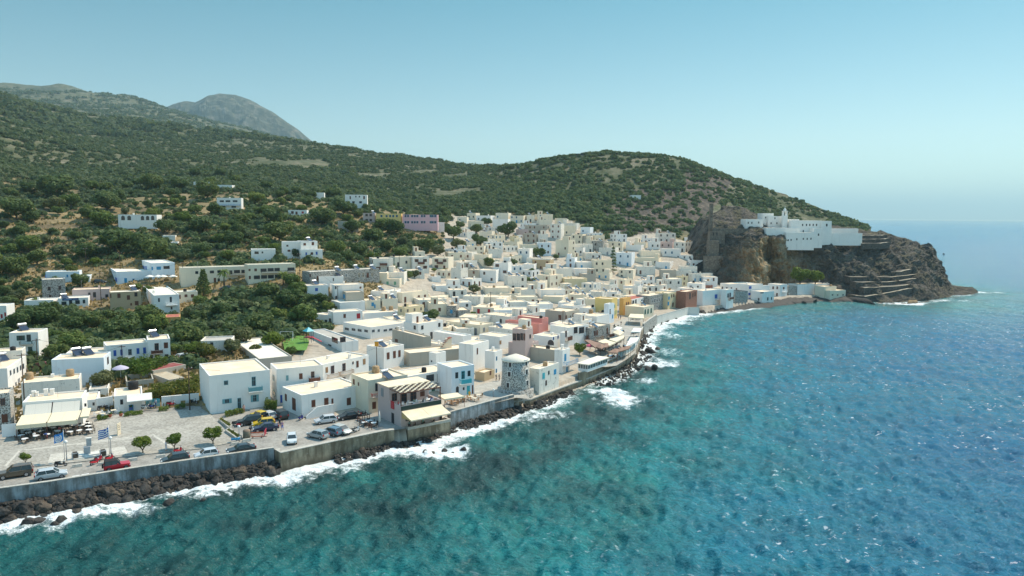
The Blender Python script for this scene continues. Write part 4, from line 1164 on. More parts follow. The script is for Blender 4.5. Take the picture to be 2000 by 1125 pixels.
Hh('low white school court with a columned arcade and grey roof', 604,668,700,668,688,th=36,z=7,wins='g 1370 920 56 50 brown;g 1448 916 56 50 brown;w 1180 975 34 44 dark;w 1225 980 30 44 dark;w 1270 985 30 44 dark;w 1320 985 30 40 dark',lm='the arcaded court',roof='g',junk=0)
Hh('grey walled store with a pale roof and a faded blue front', 454,506,570,701,722,th=32,c='G',z=3,wins='w 475 140 14 24 dark',roof='w',lm='the grey store',junk=0)
Hh('long pink building with two rows of blue windows on the hillside', 783,786,855,419,440,th=3,D=404,c='P',z=0,lm='the long pink building',name='apartment_block',cat='apartments',wins=';'.join(f'w {x} {v} 4 4.5 azure' for x in (792,797,805,810,815,824,829,841,845,850) for v in (422,434)),junk=0,roof='c')
Hh('long yellow building with two rows of blue windows next to the pink one', 731,734,784,417,442,th=4,D=404,c='Y',z=0,lm='the long yellow building',name='apartment_block',cat='apartments',wins=';'.join(f'w {x} {v} 4 4.5 azure' for x in (745,755,762,768,775) for v in (422,434)),junk=0,roof='c')
Hh('beige two-storey end block attached to the long yellow building', 706,709,732,416,440,th=5,D=405,c='M',z=0,wins='w 716 420 5 5 brown;w 724 420 5 5 brown;w 716 430 5 5 brown;w 724 430 5 5 brown',junk=1)
Hh('three-storey white house with blue balconies among the hillside trees', 421,424,471,386,409,th=12,z=0,wins='w 433 393 8 3.5 dark;w 445 393 9 3.5 dark;w 459 393 9 3.5 dark;b 447 400 44 3 blue;w 436 404 8 3.5 dark;w 456 404 9 3.5 dark',lm='the three-storey balcony villa',junk=3,roof='w')
Hh('low white villa with arches and a long white garden wall', 228,231,306,419,434,th=8,z=0,wins='A 240 427 7 6 dark;A 252 427 7 6 dark;A 278 427 6 6 dark;A 288 427 6 6 dark;A 298 427 6 6 dark',lm='the arched villa',junk=1,roof='w',D=338)
Hh('white two-storey house with a stone base on the high road', 671,674,717,380,400,th=8,z=0,wins='d 684 386 2.5 6 brown;w 695 384 2.5 3 dark;w 702 384 2.5 3 dark;d 711 386 3 6 brown;w 690 395 5 4 dark;w 704 395 5 4 dark',lm='the high road house',junk=0,roof='w')
Hh('tiny white chapel-like hut beside the high road trees', 615,617,633,376,387,th=10,name='hut',cat='hut',junk=0,roof='w')
Hh('small white bungalow with red windows below the high road', 561,563,599,410,421,th=8,z=0,wins='c 571 415 5 5 brown;d 579 416 4 6 brown;c 591 415 4 4 red',lm='the red-window bungalow',junk=0,roof='w')
Hh('long white greenhouse-like shed high on the slope', 375,378,411,355,366,th=6,name='shed',cat='shed',junk=0,roof='w',lm='the high slope shed')
Hh('second long low white shed on the high slope', 420,422,453,361,371,th=6,name='shed',cat='shed',junk=0,roof='w')
Hh('white cubic hut half sunk in trees above the hotel', 332,334,347,473,486,th=20,name='hut',cat='hut',junk=0,roof='w')
Hh('little white terrace wall hut by the orchard slope', 316,318,342,460,474,th=20,c='V',name='hut',cat='hut',junk=0,roof='w')
Hh('grey roofed shed in the yard below the yellow building', 658,660,700,432,446,th=14,c='G',roof='w',name='shed',cat='shed',junk=0,lm='the yard shed')
Hh('small white house on the terraced right hill', 1232,1234,1252,381,388,th=8,junk=0,roof='w',lm='the lone hill house')
Hh('low white pool house beside the long pink building', 822,825,868,434,444,th=6,junk=0,roof='w')

# ---- the packed town: uL,uC,uR,vT,vB,wall,windows
TOWNROWS = '''768 771 802 502 522 W w:dark:r|725 729 768 505 532 V s:brown:b|803 806 838 502 530 W s:brown:b|806 810 830 491 506 W w:dark|844 848 880 503 528 W s:brown:rb|878 900 932 511 524 W w:dark
874 876 907 493 508 C c:brown:r|906 909 924 493 508 W c:brown:r|881 900 914 524 553 V c:brown|914 917 938 527 549 G c:brown|937 941 973 528 553 W g:brown:r|964 968 996 513 550 W s:brown:b|988 992 1029 539 568 W w:dark|944 948 998 562 576 W c:brown
733 737 787 545 562 W c:mint:r|753 757 794 532 556 W -|724 728 762 569 584 W c:brown:r|762 766 778 568 588 W -|774 786 836 572 592 W s:brown|712 714 743 587 604 C c:azure|743 747 777 584 602 W c:brown|777 791 828 600 630 L w:cream
842 844 861 540 550 W -|848 852 900 558 568 W w:dark|875 878 912 566 580 W w:dark:r|824 827 874 580 589 W w:dark|816 819 872 586 602 V c:brown|838 842 874 594 616 W d:brown|872 874 894 597 620 S c:azure|880 884 921 591 604 W w:dark
890 894 918 606 620 S -|904 908 943 579 597 W -|941 945 997 581 598 W -|924 927 970 601 616 W c:red:r|960 966 1038 606 618 B -|944 998 1024 619 640 V w:dark|871 938 964 635 656 W c:grey|954 1002 1040 644 664 V -
1028 1031 1066 440 457 G c:brown|1075 1078 1098 437 468 V c:brown:r|1098 1101 1124 441 459 C g:dark|1134 1137 1156 444 458 B w:azure|1115 1118 1140 458 478 W w:dark:r|1136 1139 1158 460 478 G w:dark|1158 1161 1181 460 476 C c:brown
1023 1026 1048 456 475 G c:brown|1048 1051 1070 457 472 W -|1050 1053 1077 474 499 B w:brown:r|1085 1110 1123 469 502 W w:brown|1110 1114 1158 477 494 V w:dark|1158 1161 1181 471 496 S w:dark:r|1180 1184 1220 473 492 C w:dark|1222 1225 1256 479 491 W -
1282 1285 1320 455 474 W w:dark|1268 1270 1290 472 487 W w:dark|1288 1290 1316 473 486 M w:brown:r|1316 1338 1358 473 493 W w:dark:r|1340 1343 1361 464 478 W w:dark|1308 1312 1372 499 518 W w:grey|1236 1240 1293 504 520 C w:dark|1204 1208 1237 494 521 B w:azure:r
1157 1160 1195 508 535 C w:dark:r|1125 1128 1157 512 526 W d:azure:r|1106 1109 1125 504 523 B g:brown|1140 1143 1175 494 508 V w:brown|1028 1031 1082 505 526 V -|1040 1043 1078 508 529 T c:brown|1022 1024 1046 516 530 W -|998 1001 1013 461 480 L c:brown:r
1012 1015 1037 486 514 W w:azure|1064 1067 1118 524 539 W -|1120 1123 1157 525 538 W -|1135 1138 1164 535 548 G -|1164 1167 1194 534 548 W d:azure|1048 1074 1100 538 562 W c:brown|1098 1103 1147 544 564 L -|1150 1192 1206 556 575 V c:brown
1208 1220 1235 546 570 C c:brown|1208 1212 1240 527 546 W w:dark|1288 1291 1321 527 550 G -|1298 1302 1332 545 572 W w:dark|1249 1252 1279 547 562 W w:dark:r|1259 1263 1300 558 573 W A:dark|1217 1220 1250 559 576 W -
984 1000 1020 500 516 W w:dark|936 942 964 452 470 W -|893 896 915 424 436 W c:dark|912 915 932 416 430 C w:dark|930 934 962 421 434 W w:dark:r|916 920 945 432 446 W w:grey|962 968 996 428 452 W -|968 972 996 416 430 W w:azure
996 1000 1026 421 436 W w:azure|1026 1029 1044 420 434 W w:dark:r|1044 1050 1080 418 434 C w:azure|1050 1054 1078 429 442 W -|1086 1088 1108 426 440 C -|1096 1100 1130 436 452 W -|1010 1012 1032 448 462 M c:brown|946 950 982 473 492 W w:dark:r
984 988 1014 472 488 C c:brown|1016 1020 1050 478 494 W w:turq|912 916 950 481 500 W w:brown|950 954 980 486 502 V -|926 930 958 497 516 W w:dark|940 944 976 508 522 C -|1118 1122 1142 484 500 W w:dark|1170 1174 1206 484 500 W w:grey
1196 1200 1232 502 516 V w:brown|1250 1253 1290 490 504 W w:dark|1290 1294 1330 486 500 W w:azure|1240 1244 1280 520 536 V w:brown|1280 1284 1312 512 528 W w:azure|1325 1329 1362 520 538 W w:grey|1344 1348 1384 508 522 W c:brown|1316 1320 1350 528 544 V w:dark
1030 1034 1066 550 566 W -|1000 1006 1046 566 582 V w:dark|1050 1056 1104 566 582 W -|1006 1010 1050 580 596 W w:brown|1060 1066 1104 580 594 C -|1110 1116 1150 576 592 W c:brown|1090 1096 1132 592 606 W -|1030 1036 1080 594 610 W -
1140 1146 1172 584 602 W -|1150 1156 1180 570 586 V -|1094 1120 1144 598 616 W w:dark|1132 1150 1170 602 622 W c:brown|1180 1184 1208 570 584 W w:dark|1040 1044 1090 610 626 B w:azure|990 996 1030 590 604 V -|950 956 990 596 608 W c:brown
976 980 1016 574 588 W -|896 900 934 620 634 W c:brown|920 930 962 622 638 V -|1164 1172 1190 612 626 C -|886 892 926 642 656 V -|846 850 880 640 654 C -|1012 1018 1050 660 674 W -|916 920 950 664 678 V -|1250 1254 1300 572 584 W w:dark|1380 1384 1410 572 586 W w:azure'''
for row in TOWNROWS.replace('\n', '|').split('|'):
    q = row.split()
    x = [float(k) for k in q[:5]]
    a_ = None
    if q[6] != '-':
        k = q[6].split(':')
        a_ = ' '.join(k)
    cc_ = q[5]
    if cc_ == 'W': cc_ = random.choice('WWEEVC')
    Hh(None, *x, c=cc_, aw=a_, junk=3 if x[4] > 560 else 2, roof='c' if x[0] > 700 else 'w')
# low houses filling the gaps between the ones above
def hits(f):
    c = f.mean(0); r = np.linalg.norm(f - c, axis=1).max()
    for g in FOOT:
        cg = g.mean(0)
        if np.hypot(*(c - cg)) > r + np.linalg.norm(g - cg, axis=1).max(): continue
        sep = False
        for A, B in ((f, g), (g, f)):
            for i in range(len(A)):
                e = A[(i + 1) % len(A)] - A[i]; nn = np.array([e[1], -e[0]])
                a_, b_ = (A - A[i]) @ nn, (B - A[i]) @ nn
                if b_.min() > a_.max() or a_.min() > b_.max(): sep = True; break
            if sep: break
        if not sep: return True
    return False
FILLZONE = np.array([ground(u, v)[:2] for u, v in [(640,548),(760,530),(860,500),(930,455),(1080,440),(1180,470),(1360,490),(1380,552),(1500,556),(1360,590),(1215,600),(1150,640),(1040,690),(940,700),(840,690),(770,650),(640,600)]])
rf = np.random.default_rng(77)
lo, hi = FILLZONE.min(0), FILLZONE.max(0)
nf = 0
for _ in range(9000):
    if nf >= 46: break
    x, y = rf.uniform(lo[0], hi[0]), rf.uniform(lo[1], hi[1])
    if not inside(FILLZONE, np.array([x]), np.array([y]))[0]: continue
    th_ = rf.choice([28, 35, 50, 55]) + rf.uniform(-4, 4)
    a = rad(th_); ax = np.array([math.cos(a), math.sin(a)]); bx = np.array([-ax[1], ax[0]])
    w, d = rf.uniform(6.5, 10), rf.uniform(6, 9)
    p = np.array([x, y])
    f = np.array([p, p + ax * w, p + ax * w + bx * d, p + bx * d])
    if hits(f + (f - f.mean(0)) * .06): continue
    z = Hp(x, y)
    hh = rf.uniform(2.9, 3.6) if rf.random() < .8 else rf.uniform(5.2, 6.2)
    P0 = np.array([x, y, z])
    u0, v0, D0 = proj(P0); uR_, _v, _d = proj(np.append(p + ax * w, z)); uL_, _v, _d = proj(np.append(p + bx * d, z)); _u, vT_, _d = proj(P0 + np.array([0, 0, hh]))
    Hh(None, min(uL_, u0), u0, max(uR_, u0), vT_, v0, c=rf.choice(list('WWEEVVCG')), aw=rf.choice(['w dark r', 'c brown r', 'w azure r', 'w grey']), th=th_, D=D0, junk=3)
    nf += 1
print('houses', len(HOUSES), 'fill', nf)
# ================================================================== ground sheets on the water front
def sheet(name, pts_px, z, m, thick=0.0, kind='structure', zpx=3.2):
    P = [on_z(u, v, zpx) for u, v in pts_px]
    mb = MB()
    n = len(P)
    vs = [(p[0], p[1], z) for p in P]
    fs = [tuple(range(n))]
    area = sum(vs[i][0] * vs[(i + 1) % n][1] - vs[(i + 1) % n][0] * vs[i][1] for i in range(n))
    if area < 0: vs.reverse()
    if thick:
        vs = vs + [(x, y, z - thick) for x, y, _ in vs]
        fs += [(i + n, (i + 1) % n + n, (i + 1) % n, i) for i in range(n)]
    mb.add(vs, fs)
    o = mb.build(name, m)
    o['kind'] = kind
    return o
ASPH = mottle('worn_concrete_road', (0.27, 0.255, 0.23), (0.40, 0.38, 0.34), 0.25, fine=3.0)
def cobble_mat():
    m, nt, b = new_mat('cobbled_square')
    p = pos_node(nt)
    vo = N(nt, 'ShaderNodeTexVoronoi', feature='F1'); vo.inputs['Scale'].default_value = 3.2
    nt.links.new(p, vo.inputs['Vector'])
    sp = N(nt, 'ShaderNodeSeparateColor'); nt.links.new(vo.outputs['Color'], sp.inputs[0])
    c = ramp(nt, sp.outputs[0], [(0, (0.27, 0.25, 0.215)), (1, (0.45, 0.425, 0.37))])
    big = noise_node(nt, p, 0.18, 4)
    c = mixc(nt, 1.0, c, ramp(nt, big, [(0.3, 0.80), (0.7, 1.08)]), 'MULTIPLY')
    nt.links.new(c, b.inputs['Base Color']); b.inputs['Roughness'].default_value = .9
    return m
COB = cobble_mat()
sheet('road', [(-300,1010),(0,954),(100,940),(250,916),(400,894),(533,876),(550,885),(650,863),(750,842),(795,837),(738,793),(690,805),(640,815),(592,812),(550,788),(528,796),(411,809),(388,792),(285,798),(165,811),(45,842),(-300,870)], 3.2, ASPH)
sheet('square', [(-200,945),(58,912),(130,904),(250,890.5),(400,875),(462,862),(411,809),(390,800),(283,806),(190,822),(170,832),(26,852),(-200,880)], 3.34, COB, .14, zpx=3.34)
PALE = mottle('pale_paving', (0.50, 0.47, 0.41), (0.62, 0.59, 0.52), 1.2, fine=5)
for pts in ([(50,878),(254,853),(254,854.6),(50,880)], [(300,848),(338,872),(334,874),(296,850)], [(8,910),(36,880),(40,881),(13,911)], [(150,868),(300,850),(300,851.4),(150,869.5)]):
    sheet('paving_strip', pts, 3.345, PALE, zpx=3.34)
sheet('road_marking', [(141,930),(156,927.5),(156,929),(141,931.5)], 3.206, TR['white'])
sheet('road_marking', [(159,927),(174,924.3),(174,926),(159,928.6)], 3.206, TR['white'])
sheet('road_marking', [(276,912),(304,908),(304,909.2),(276,913.2)], 3.206, TR['white'])
# promenade plaza
PROM = mottle('promenade_paving', (0.36, 0.34, 0.30), (0.48, 0.46, 0.41), 0.4, fine=3)
sheet('promenade', [(1204,714),(1224,702),(1241,689),(1249,669),(1251,653),(1257,639),(1264,630),(1250,622),(1222,618),(1206,612),(1198,630),(1192,655),(1180,672),(1150,690),(1128,706),(1140,722)], 3.25, PROM, zpx=3.25)
sheet('promenade', [(880,811),(925,797),(1008,777),(1030,779),(1036,779),(1000,742),(968,736),(928,745),(926,776),(884,775),(866,790)], 3.22, PROM, zpx=3.2)

# ------------------------------------------------------------------ sea walls
def seawall(label, pts, zb, zt, th, m, capm=None, name='sea_wall', lm=None, cap=.12, group='sea walls along the shore'):
    P = [on_z(u, v, zt)[:2] for u, v in pts]
    n = len(P)
    L = []
    for i in range(n):
        a = P[max(i - 1, 0)]; b = P[min(i + 1, n - 1)]
        d = (b - a) / np.linalg.norm(b - a)
        L.append(np.array([-d[1], d[0]]))
    c = P[0]
    root = empty(name, (c[0], c[1], 0))
    def strip(z0, z1, t0, t1):
        vs, fs = [], []
        for p, l in zip(P, L):
            q0, q1 = p + l * t0 - c, p + l * t1 - c
            vs += [(q0[0], q0[1], z0), (q1[0], q1[1], z0), (q1[0], q1[1], z1), (q0[0], q0[1], z1)]
        for i in range(n - 1):
            a, b = 4 * i, 4 * i + 4
            fs += [(a, b, b + 3, a + 3), (a + 1, a + 2, b + 2, b + 1), (a + 3, b + 3, b + 2, a + 2)]
        fs += [(0, 3, 2, 1), (4 * n - 4, 4 * n - 3, 4 * n - 2, 4 * n - 1)]
        return MB().add(vs, fs)
    strip(zb, zt - cap, 0, th).build('wall_face', m, root)
    strip(zt - cap + .002, zt, -.06, th + .06).build('coping', capm or CONC, root)
    return tag(root, label, 'sea wall', group, lm)
def stained(name, c1, c2, dark):
    m, nt, b = new_mat(name)
    n1 = noise_node(nt, pos_node(nt), 0.35, 6, .7)
    c = ramp(nt, n1, [(.38, c1), (.62, c2)])
    n2 = noise_node(nt, pos_node(nt, (1.2, 1.2, .25)), 0.7, 5, .7)
    c = mixc(nt, ramp(nt, n2, [(.42, 0.85), (.62, 0.0)]), c, dark)
    n3 = noise_node(nt, pos_node(nt, (.6, .6, 3)), 1.5, 4, .6)
    c = mixc(nt, ramp(nt, n3, [(.64, 0.0), (.72, .6)]), c, (0.58, 0.57, 0.54))
    g = N(nt, 'ShaderNodeNewGeometry'); s = N(nt, 'ShaderNodeSeparateXYZ'); nt.links.new(g.outputs['Position'], s.inputs[0])
    wet = ramp(nt, math_n(nt, 'MULTIPLY', s.outputs[2], 0.25), [(0.12, 0.9), (0.36, 0.0)])
    c = mixc(nt, wet, c, (0.07, 0.06, 0.04))
    nt.links.new(c, b.inputs['Base Color']); b.inputs['Roughness'].default_value = .85
    bump_n(nt, n1, .5, .1, b)
    return m
GREYW = stained('weathered_grey_wall', (0.24, 0.25, 0.25), (0.42, 0.46, 0.48), (0.10, 0.095, 0.085))
BRNW = stained('weathered_brown_wall', (0.26, 0.21, 0.14), (0.40, 0.33, 0.23), (0.12, 0.09, 0.055))
seawall('long grey-blue stained sea wall beside the road and square', [(-250,1000),(0,953),(100,939.5),(250,915),(400,893),(535,874)], -1.5, 3.75, .45, GREYW, lm='the long grey sea wall', cap=.1)
seawall('brown stained sea wall below the car park', [(537,877),(548,884),(650,862),(750,841),(770,839)], -1.5, 3.45, .8, BRNW, lm='the brown car park wall', cap=.1)
seawall('low grey parapet wall between the taverna quay and the windmill', [(880,804),(920,793),(1004,770)], 0, 3.9, .4, GREYW, lm='the windmill parapet', cap=.08)
seawall('tan sea ledge running below the windmill and the glass pavilion', [(1000,784),(1036,779.5),(1072,766),(1108,752.5),(1150,737.5),(1204,715.5),(1225,702.5),(1243,689)], -.5, 1.95, 2.4, BRNW, cap=.25)
seawall('stone wall carrying the glass pavilion above the sea', [(1131,727),(1140,726),(1184,706),(1206,697)], .3, 4.0, .5, BRNW, cap=.1)
seawall('curved promenade wall with a brown rim by the white awnings', [(1206,700),(1226,692),(1240,681),(1249,664),(1251,650),(1257,637),(1262,629)], 0, 3.6, .45, BRNW, lm='the curved promenade wall', cap=.1)
seawall('tall rough stone quay wall around the beige café pavilion', [(1258,632),(1268,624.5),(1281,615.5),(1283,614)], -1, 4.6, .6, WALLS['S'], lm='the pavilion quay wall', cap=.1)
seawall('long whitish wall along the far promenade up to the brick house', [(1284,617),(1312,609),(1345,600),(1366,600)], -.8, 3.6, .5, wall_mat('worn_white_wall', (.62, .60, .55), .8, (.22, .19, .15), .4), cap=.1)

# kerb ledge at the foot of the grey wall
seawall('yellowish concrete footing at the base of the grey sea wall', [(126,967),(190,957),(262,945),(330,934.5),(420,921)], -.5, 1.35, .8, mottle('mossy_footing', (.22, .16, .07), (.40, .31, .15), .6), cap=.15)

# stone quay under the taverna deck
def quay(label, uL, uC, uR, vT, zt, zb, m, name='quay', th=None, rimz=.0, lm=None):
    p0 = on_z(uC, vT, zt)
    a = rad(th)
    ax = np.array([math.cos(a), math.sin(a), 0]); bx = np.array([-math.sin(a), math.cos(a), 0])
    w = solve_along(p0, ax, uR); d = solve_along(p0, bx, uL)
    root = empty(name, (p0[0], p0[1], 0), a)
    MB().box(0, w, 0, d, zb, zt).build('block', m, root)
    r = MB()
    r.box(-.06, w + .06, -.06, .34, zt + .002, zt + .5).box(-.06, .34, .342, d, zt + .002, zt + .5).box(w - .34, w + .06, .342, d, zt + .002, zt + .5)
    r.build('parapet', CONC, root)
    tag(root, label, 'quay', None, lm)
    return p0, ax, bx, w, d, zt
QU = quay('stone quay block standing in the surf under the taverna deck', 779,797,880,840, 2.7, -2, BRNW, th=TBi['a'] * 180 / math.pi, lm='the taverna quay')
QU2 = quay('dark stone quay block with a small terrace under the sky blue balcony', 1102,1112,1132,742, 2.3, -1, BRNW, th=52)
FOOT.append(np.array([QU[0][:2] + 0 * QU[1][:2], QU[0][:2] + QU[3] * QU[1][:2], QU[0][:2] + QU[3] * QU[1][:2] + QU[4] * QU[2][:2], QU[0][:2] + QU[4] * QU[2][:2]]))

# ------------------------------------------------------------------ shore rocks
def rock_mesh(seed):
    r = np.random.default_rng(seed)
    import bmesh
    bm = bmesh.new()
    bmesh.ops.create_icosphere(bm, subdivisions=2, radius=1)
    sc = r.uniform(.75, 1.2, 3); of = r.uniform(0, 50, 3)
    PL = r.normal(size=(9, 3)); PL /= np.linalg.norm(PL, axis=1, keepdims=True); PD = r.uniform(.52, .85, 9)
    for v in bm.verts:
        c = np.array(v.co)
        n = float(fbm(np.array([c[0] * 1.1 + of[0]]), np.array([c[1] * 1.1 + of[1]]), np.array([c[2] * 1.1 + of[2]]), octaves=3)[0])
        k = .42 + 1.15 * n
        k = min(k, 1.0)
        q = c * (.88 + .25 * n)
        for pn, pd in zip(PL, PD):
            e = q @ pn - pd
            if e > 0: q = q - pn * e * .96
        v.co = Vector(q * sc)
    me = bpy.data.meshes.new('boulder')
    bm.to_mesh(me); bm.free()
    return me
ROCKM = []
for nm, c1, c2 in (('dark_basalt', (0.011, 0.0105, 0.010), (0.066, 0.059, 0.051)), ('brown_basalt', (0.026, 0.020, 0.016), (0.13, 0.10, 0.072))):
    m, nt, b = new_mat(nm)
    f = noise_node(nt, pos_node(nt), 1.1, 5, .7)
    nt.links.new(ramp(nt, f, [(.35, c1), (.68, c2)]), b.inputs['Base Color'])
    b.inputs['Roughness'].default_value = .8
    bump_n(nt, f, .8, .3, b)
    ROCKM.append(m)
RME = [rock_mesh(k) for k in range(8)]
for i, me in enumerate(RME):
    me.materials.append(ROCKM[1 if i % 4 == 3 else 0])
_rk = np.random.default_rng(3)
def boulder(x, y, z, r, label='dark volcanic boulder lying in the rubble at the foot of the sea wall', group='boulders along the shore'):
    o = bpy.data.objects.new('boulder', RME[int(_rk.integers(0, 8))])
    o.location = (x, y, z); o.rotation_euler = tuple(_rk.uniform(0, 6.28, 3))
    o.scale = (r * _rk.uniform(.8, 1.3), r * _rk.uniform(.8, 1.3), r * _rk.uniform(.7, 1.0))
    link(o)
    o['label'] = label; o['category'] = 'boulder'; o['group'] = group
    return o
_len = np.cumsum([0] + [np.linalg.norm(COAST[i + 1] - COAST[i]) for i in range(len(COAST) - 1)])
def along(s):
    i = min(np.searchsorted(_len, s, side='right') - 1, len(COAST) - 2)
    t = (s - _len[i]) / (_len[i + 1] - _len[i])
    d = (COAST[i + 1] - COAST[i]) / (_len[i + 1] - _len[i])
    return COAST[i] * (1 - t) + COAST[i + 1] * t, np.array([d[1], -d[0]])      # point, seaward normal
# stretches of rubble by pixel column of the wall: (u0,u1,width m, top z, how many)
STRETCH = [(-60, 130, 3.3, 1.5, 62), (130, 330, 3.2, 1.7, 70), (330, 548, 2.4, 1.4, 42), (650, 800, 2.6, .7, 26), (800, 890, 2.2, .5, 12), (890, 1008, 2.8, 1.1, 34), (1008, 1110, 2.6, .8, 20), (1150, 1245, 4.5, .8, 20), (1245, 1285, 3.5, .8, 12), (1285, 1375, 2.5, .6, 8), (1420, 1660, 3, .7, 8)]
samp = np.linspace(0, _len[-7], 4000)
su = np.array([proj(np.append(along(s)[0], 2.0))[0] for s in samp])
RV, RF = [], []
ico = RME[0]
icv = [np.array([v.co[:] for v in me.vertices]) for me in RME]
icf = np.array([p.vertices[:] for p in RME[0].polygons])
NAMEWALL = {-60: 'near the photo edge', 130: 'below the red jeep'}
for u0, u1, wd, zt, cnt in STRETCH:
    cand = samp[(su >= u0) & (su < u1)]
    lab = ('dark volcanic boulder heaped at the foot of the long grey sea wall' if u1 <= 548 else 'dark volcanic boulder in the surf below the brown car park wall' if u1 <= 890 else
           'brown volcanic boulder on the shore below the windmill' if u1 <= 1110 else 'dark boulder scattered below the curved promenade' if u1 <= 1375 else 'dark boulder below the far sea front houses')
    for k in range(cnt):
        s = float(_rk.choice(cand)); p, nrm = along(s)
        t = _rk.uniform(.3, 1) ** 1.2
        q = p + nrm * wd * t
        r = _rk.choice([.35, .45, .55, .7, .95]) * _rk.uniform(.85, 1.2) * (1.0 if u1 < 600 else .85)
        boulder(q[0], q[1], zt * (1 - t) + .15, r, lab)
    for k in range(int(cnt * 14)):
        s = float(_rk.choice(cand)); p, nrm = along(s)
        t = _rk.uniform(-.05, 1.08)
        q = p + nrm * wd * t
        r = _rk.uniform(.13, .46)
        V = icv[int(_rk.integers(0, 8))] * r * _rk.uniform(.7, 1.3, 3)
        an = _rk.uniform(0, 6.28); ca, sa = math.cos(an), math.sin(an)
        V = np.stack([V[:, 0] * ca - V[:, 1] * sa, V[:, 0] * sa + V[:, 1] * ca, V[:, 2]], 1)
        V = V + np.array([q[0], q[1], max(zt * (1 - t) * .95, 0) + .05])
        RF.append(icf + len(RV) * len(V)); RV.append(V)
o = mesh_np('rubble', np.concatenate(RV), np.concatenate(RF), ROCKM[0], False)
o['kind'] = 'stuff'; o['label'] = 'loose dark stones and rubble along the shore line'; o['category'] = 'rubble'
for u, v, r in [(55,1025,1.0),(75,1022,.7),(118,1022,1.1),(108,1028,.7),(150,1003,.9),(330,985,1.0),(345,984,.6),(398,982,.7),(830,888,.8),(845,886,.6),(868,884,.7),(882,887,.6),(905,882,.8),(700,875,.9),(1148,812,.8),(1265,724,1.5),(1258,730,.8),(1272,690,2.2),(1260,672,1.4),(1285,683,1.2),(1278,720,1.0),(1262,660,1.2),(1205,785,.5),(1345,615,1.6),(1332,618,1.2),(1372,612,1.6),(1385,610,1.2),(1843,497,1.2),(1460,602,1.4),(1500,598,1.5),(1570,593,1.8),(1590,591,1.4),(1550,594,1.6)]:
    p = on_z(u, v, 0)
    boulder(p[0], p[1], .1, r, 'lone dark rock washed by foam off the shore', 'rocks standing in the surf')
# low rock shelf below the far houses
def shelf():
    pts = [(1372,611),(1410,608),(1433,605),(1500,599),(1545,593),(1600,588),(1660,589),(1700,594)]
    P = [on_z(u, v, 0) for u, v in pts]
    us = np.linspace(0, len(P) - 1, 220); P = np.array(P)
    i = np.clip(us.astype(int), 0, len(P) - 2); f = (us - i)[:, None]
    B = P[i] * (1 - f) + P[i + 1] * f
    V = []
    for t, z in ((-5, -1.5), (-2.5, .6), (-.5, 1.4), (3, 2.0), (8, 2.0)):
        q = B + np.array([-.25, .97, 0]) * t
        n = fbm(q[:, 0] / 3, q[:, 1] / 3, octaves=4)
        q = q + np.stack([n * 2 - 1, (n - .5) * 5, z + (n - .5) * 2.2 - q[:, 2]], 1)
        V.append(q)
    o = mesh_np('rock_shelf', np.concatenate(V), grid_quads(5, 220), ROCKM[0], False)
    o['kind'] = 'structure'
shelf()

# ------------------------------------------------------------------ windmill tower
def windmill():
    c0 = on_z(1007, 768, 3.2); D = proj(c0)[2]
    r = 26.5 * D / FPX
    c = c0 + np.array([0, r * .9, 0]); c[2] = 3.0
    D = proj(c)[2]; r = 26.3 * D / FPX
    zt = c[2] + solve_z(c, 703); za = c[2] + solve_z(c, 690.5)
    root = empty('windmill', c)
    h = zt - c[2]
    rb = r * 1.12
    MB().lathe([(rb, -1.5), (rb * .99, .2), (r * 1.03, h * .5), (r, h)], 40).build('tower_wall', WALLS['D'], root, True)
    MB().lathe([(r * 1.02, h - .05), (r * 1.06, h + .02), (r * 1.06, h + .22), (r * .55, h + (za - zt) * .62), (.05, za - c[2])], 40, cap=True).build('cone_roof', ROOFS['w'], root, True)
    MB().lathe([(rb * 1.2, -2), (rb * 1.2, .75), (rb, .8)], 40).build('round_base', WALLS['S'], root, True)
    for u, v in ((996,712.5),(995,731.5),(993,753),(1027,710),(1027.5,728.5),(1028,750)):
        t = (u - 1007) / 26.5
        an = math.asin(max(-.97, min(.97, t)))
        z = solve_z(c - np.array([0, r, 0]), v)
        rr_ = r * (1 + .10 * (1 - z / h)) 
        o = MB().box(-.36, .36, -.02, .3, -.5, .5).build('window', TR['dark'], root)
        o.location = (rr_ * math.sin(an), -rr_ * math.cos(an), z); o.rotation_euler = (0, 0, an)
        f = MB().box(-.48, -.36, -.05, .2, -.55, .55).box(.36, .48, -.05, .2, -.55, .55).box(-.48, .48, -.05, .2, .55, .68).build('window_frame', WALLS['W'], o)
    tag(root, 'round black and white stone windmill tower with a white cone cap', 'windmill', None, 'the stone windmill')
    FOOT.append(np.array([c[:2] + r * 1.2 * np.array([math.cos(t), math.sin(t)]) for t in np.linspace(0, 6.28, 9)[:-1]]))
windmill()

# ------------------------------------------------------------------ monastery on the cliff
def facing_block(root, base, u0, u1, vT, vB, D, dep, m, name='wing', roofm=None, wins=(), par=.3):
    """block whose front faces the sea; coordinates relative to root (unrotated)"""
    p0 = at_depth(u0, vB, D); p1 = at_depth(u1, vB, D); p1[2] = p0[2]
    a = math.atan2(p1[1] - p0[1], p1[0] - p0[0])
    w = float(np.linalg.norm((p1 - p0)[:2])); h = solve_z(p0, vT)
    o = MB().box(0, w, 0, dep, -4, h).build(name, m, root)
    o.location = p0 - base; o.rotation_euler = (0, 0, a)
    MB().box(.2, w - .2, .2, dep - .2, h + .003, h + .02).build('roof', roofm or ROOFS['w'], o)
    dv = (p1 - p0) / w
    for u, v, wp, hp in wins:
        s = solve_along(p0, dv, u); q = p0 + dv * s
        z = solve_z(q, v)
        ww, hh = wp * D / FPX / 2, hp * D / FPX / 2
        MB().box(s - ww, s + ww, -.06, .02, z - hh, z + hh).build('window', TR['dark'], o)
    return o
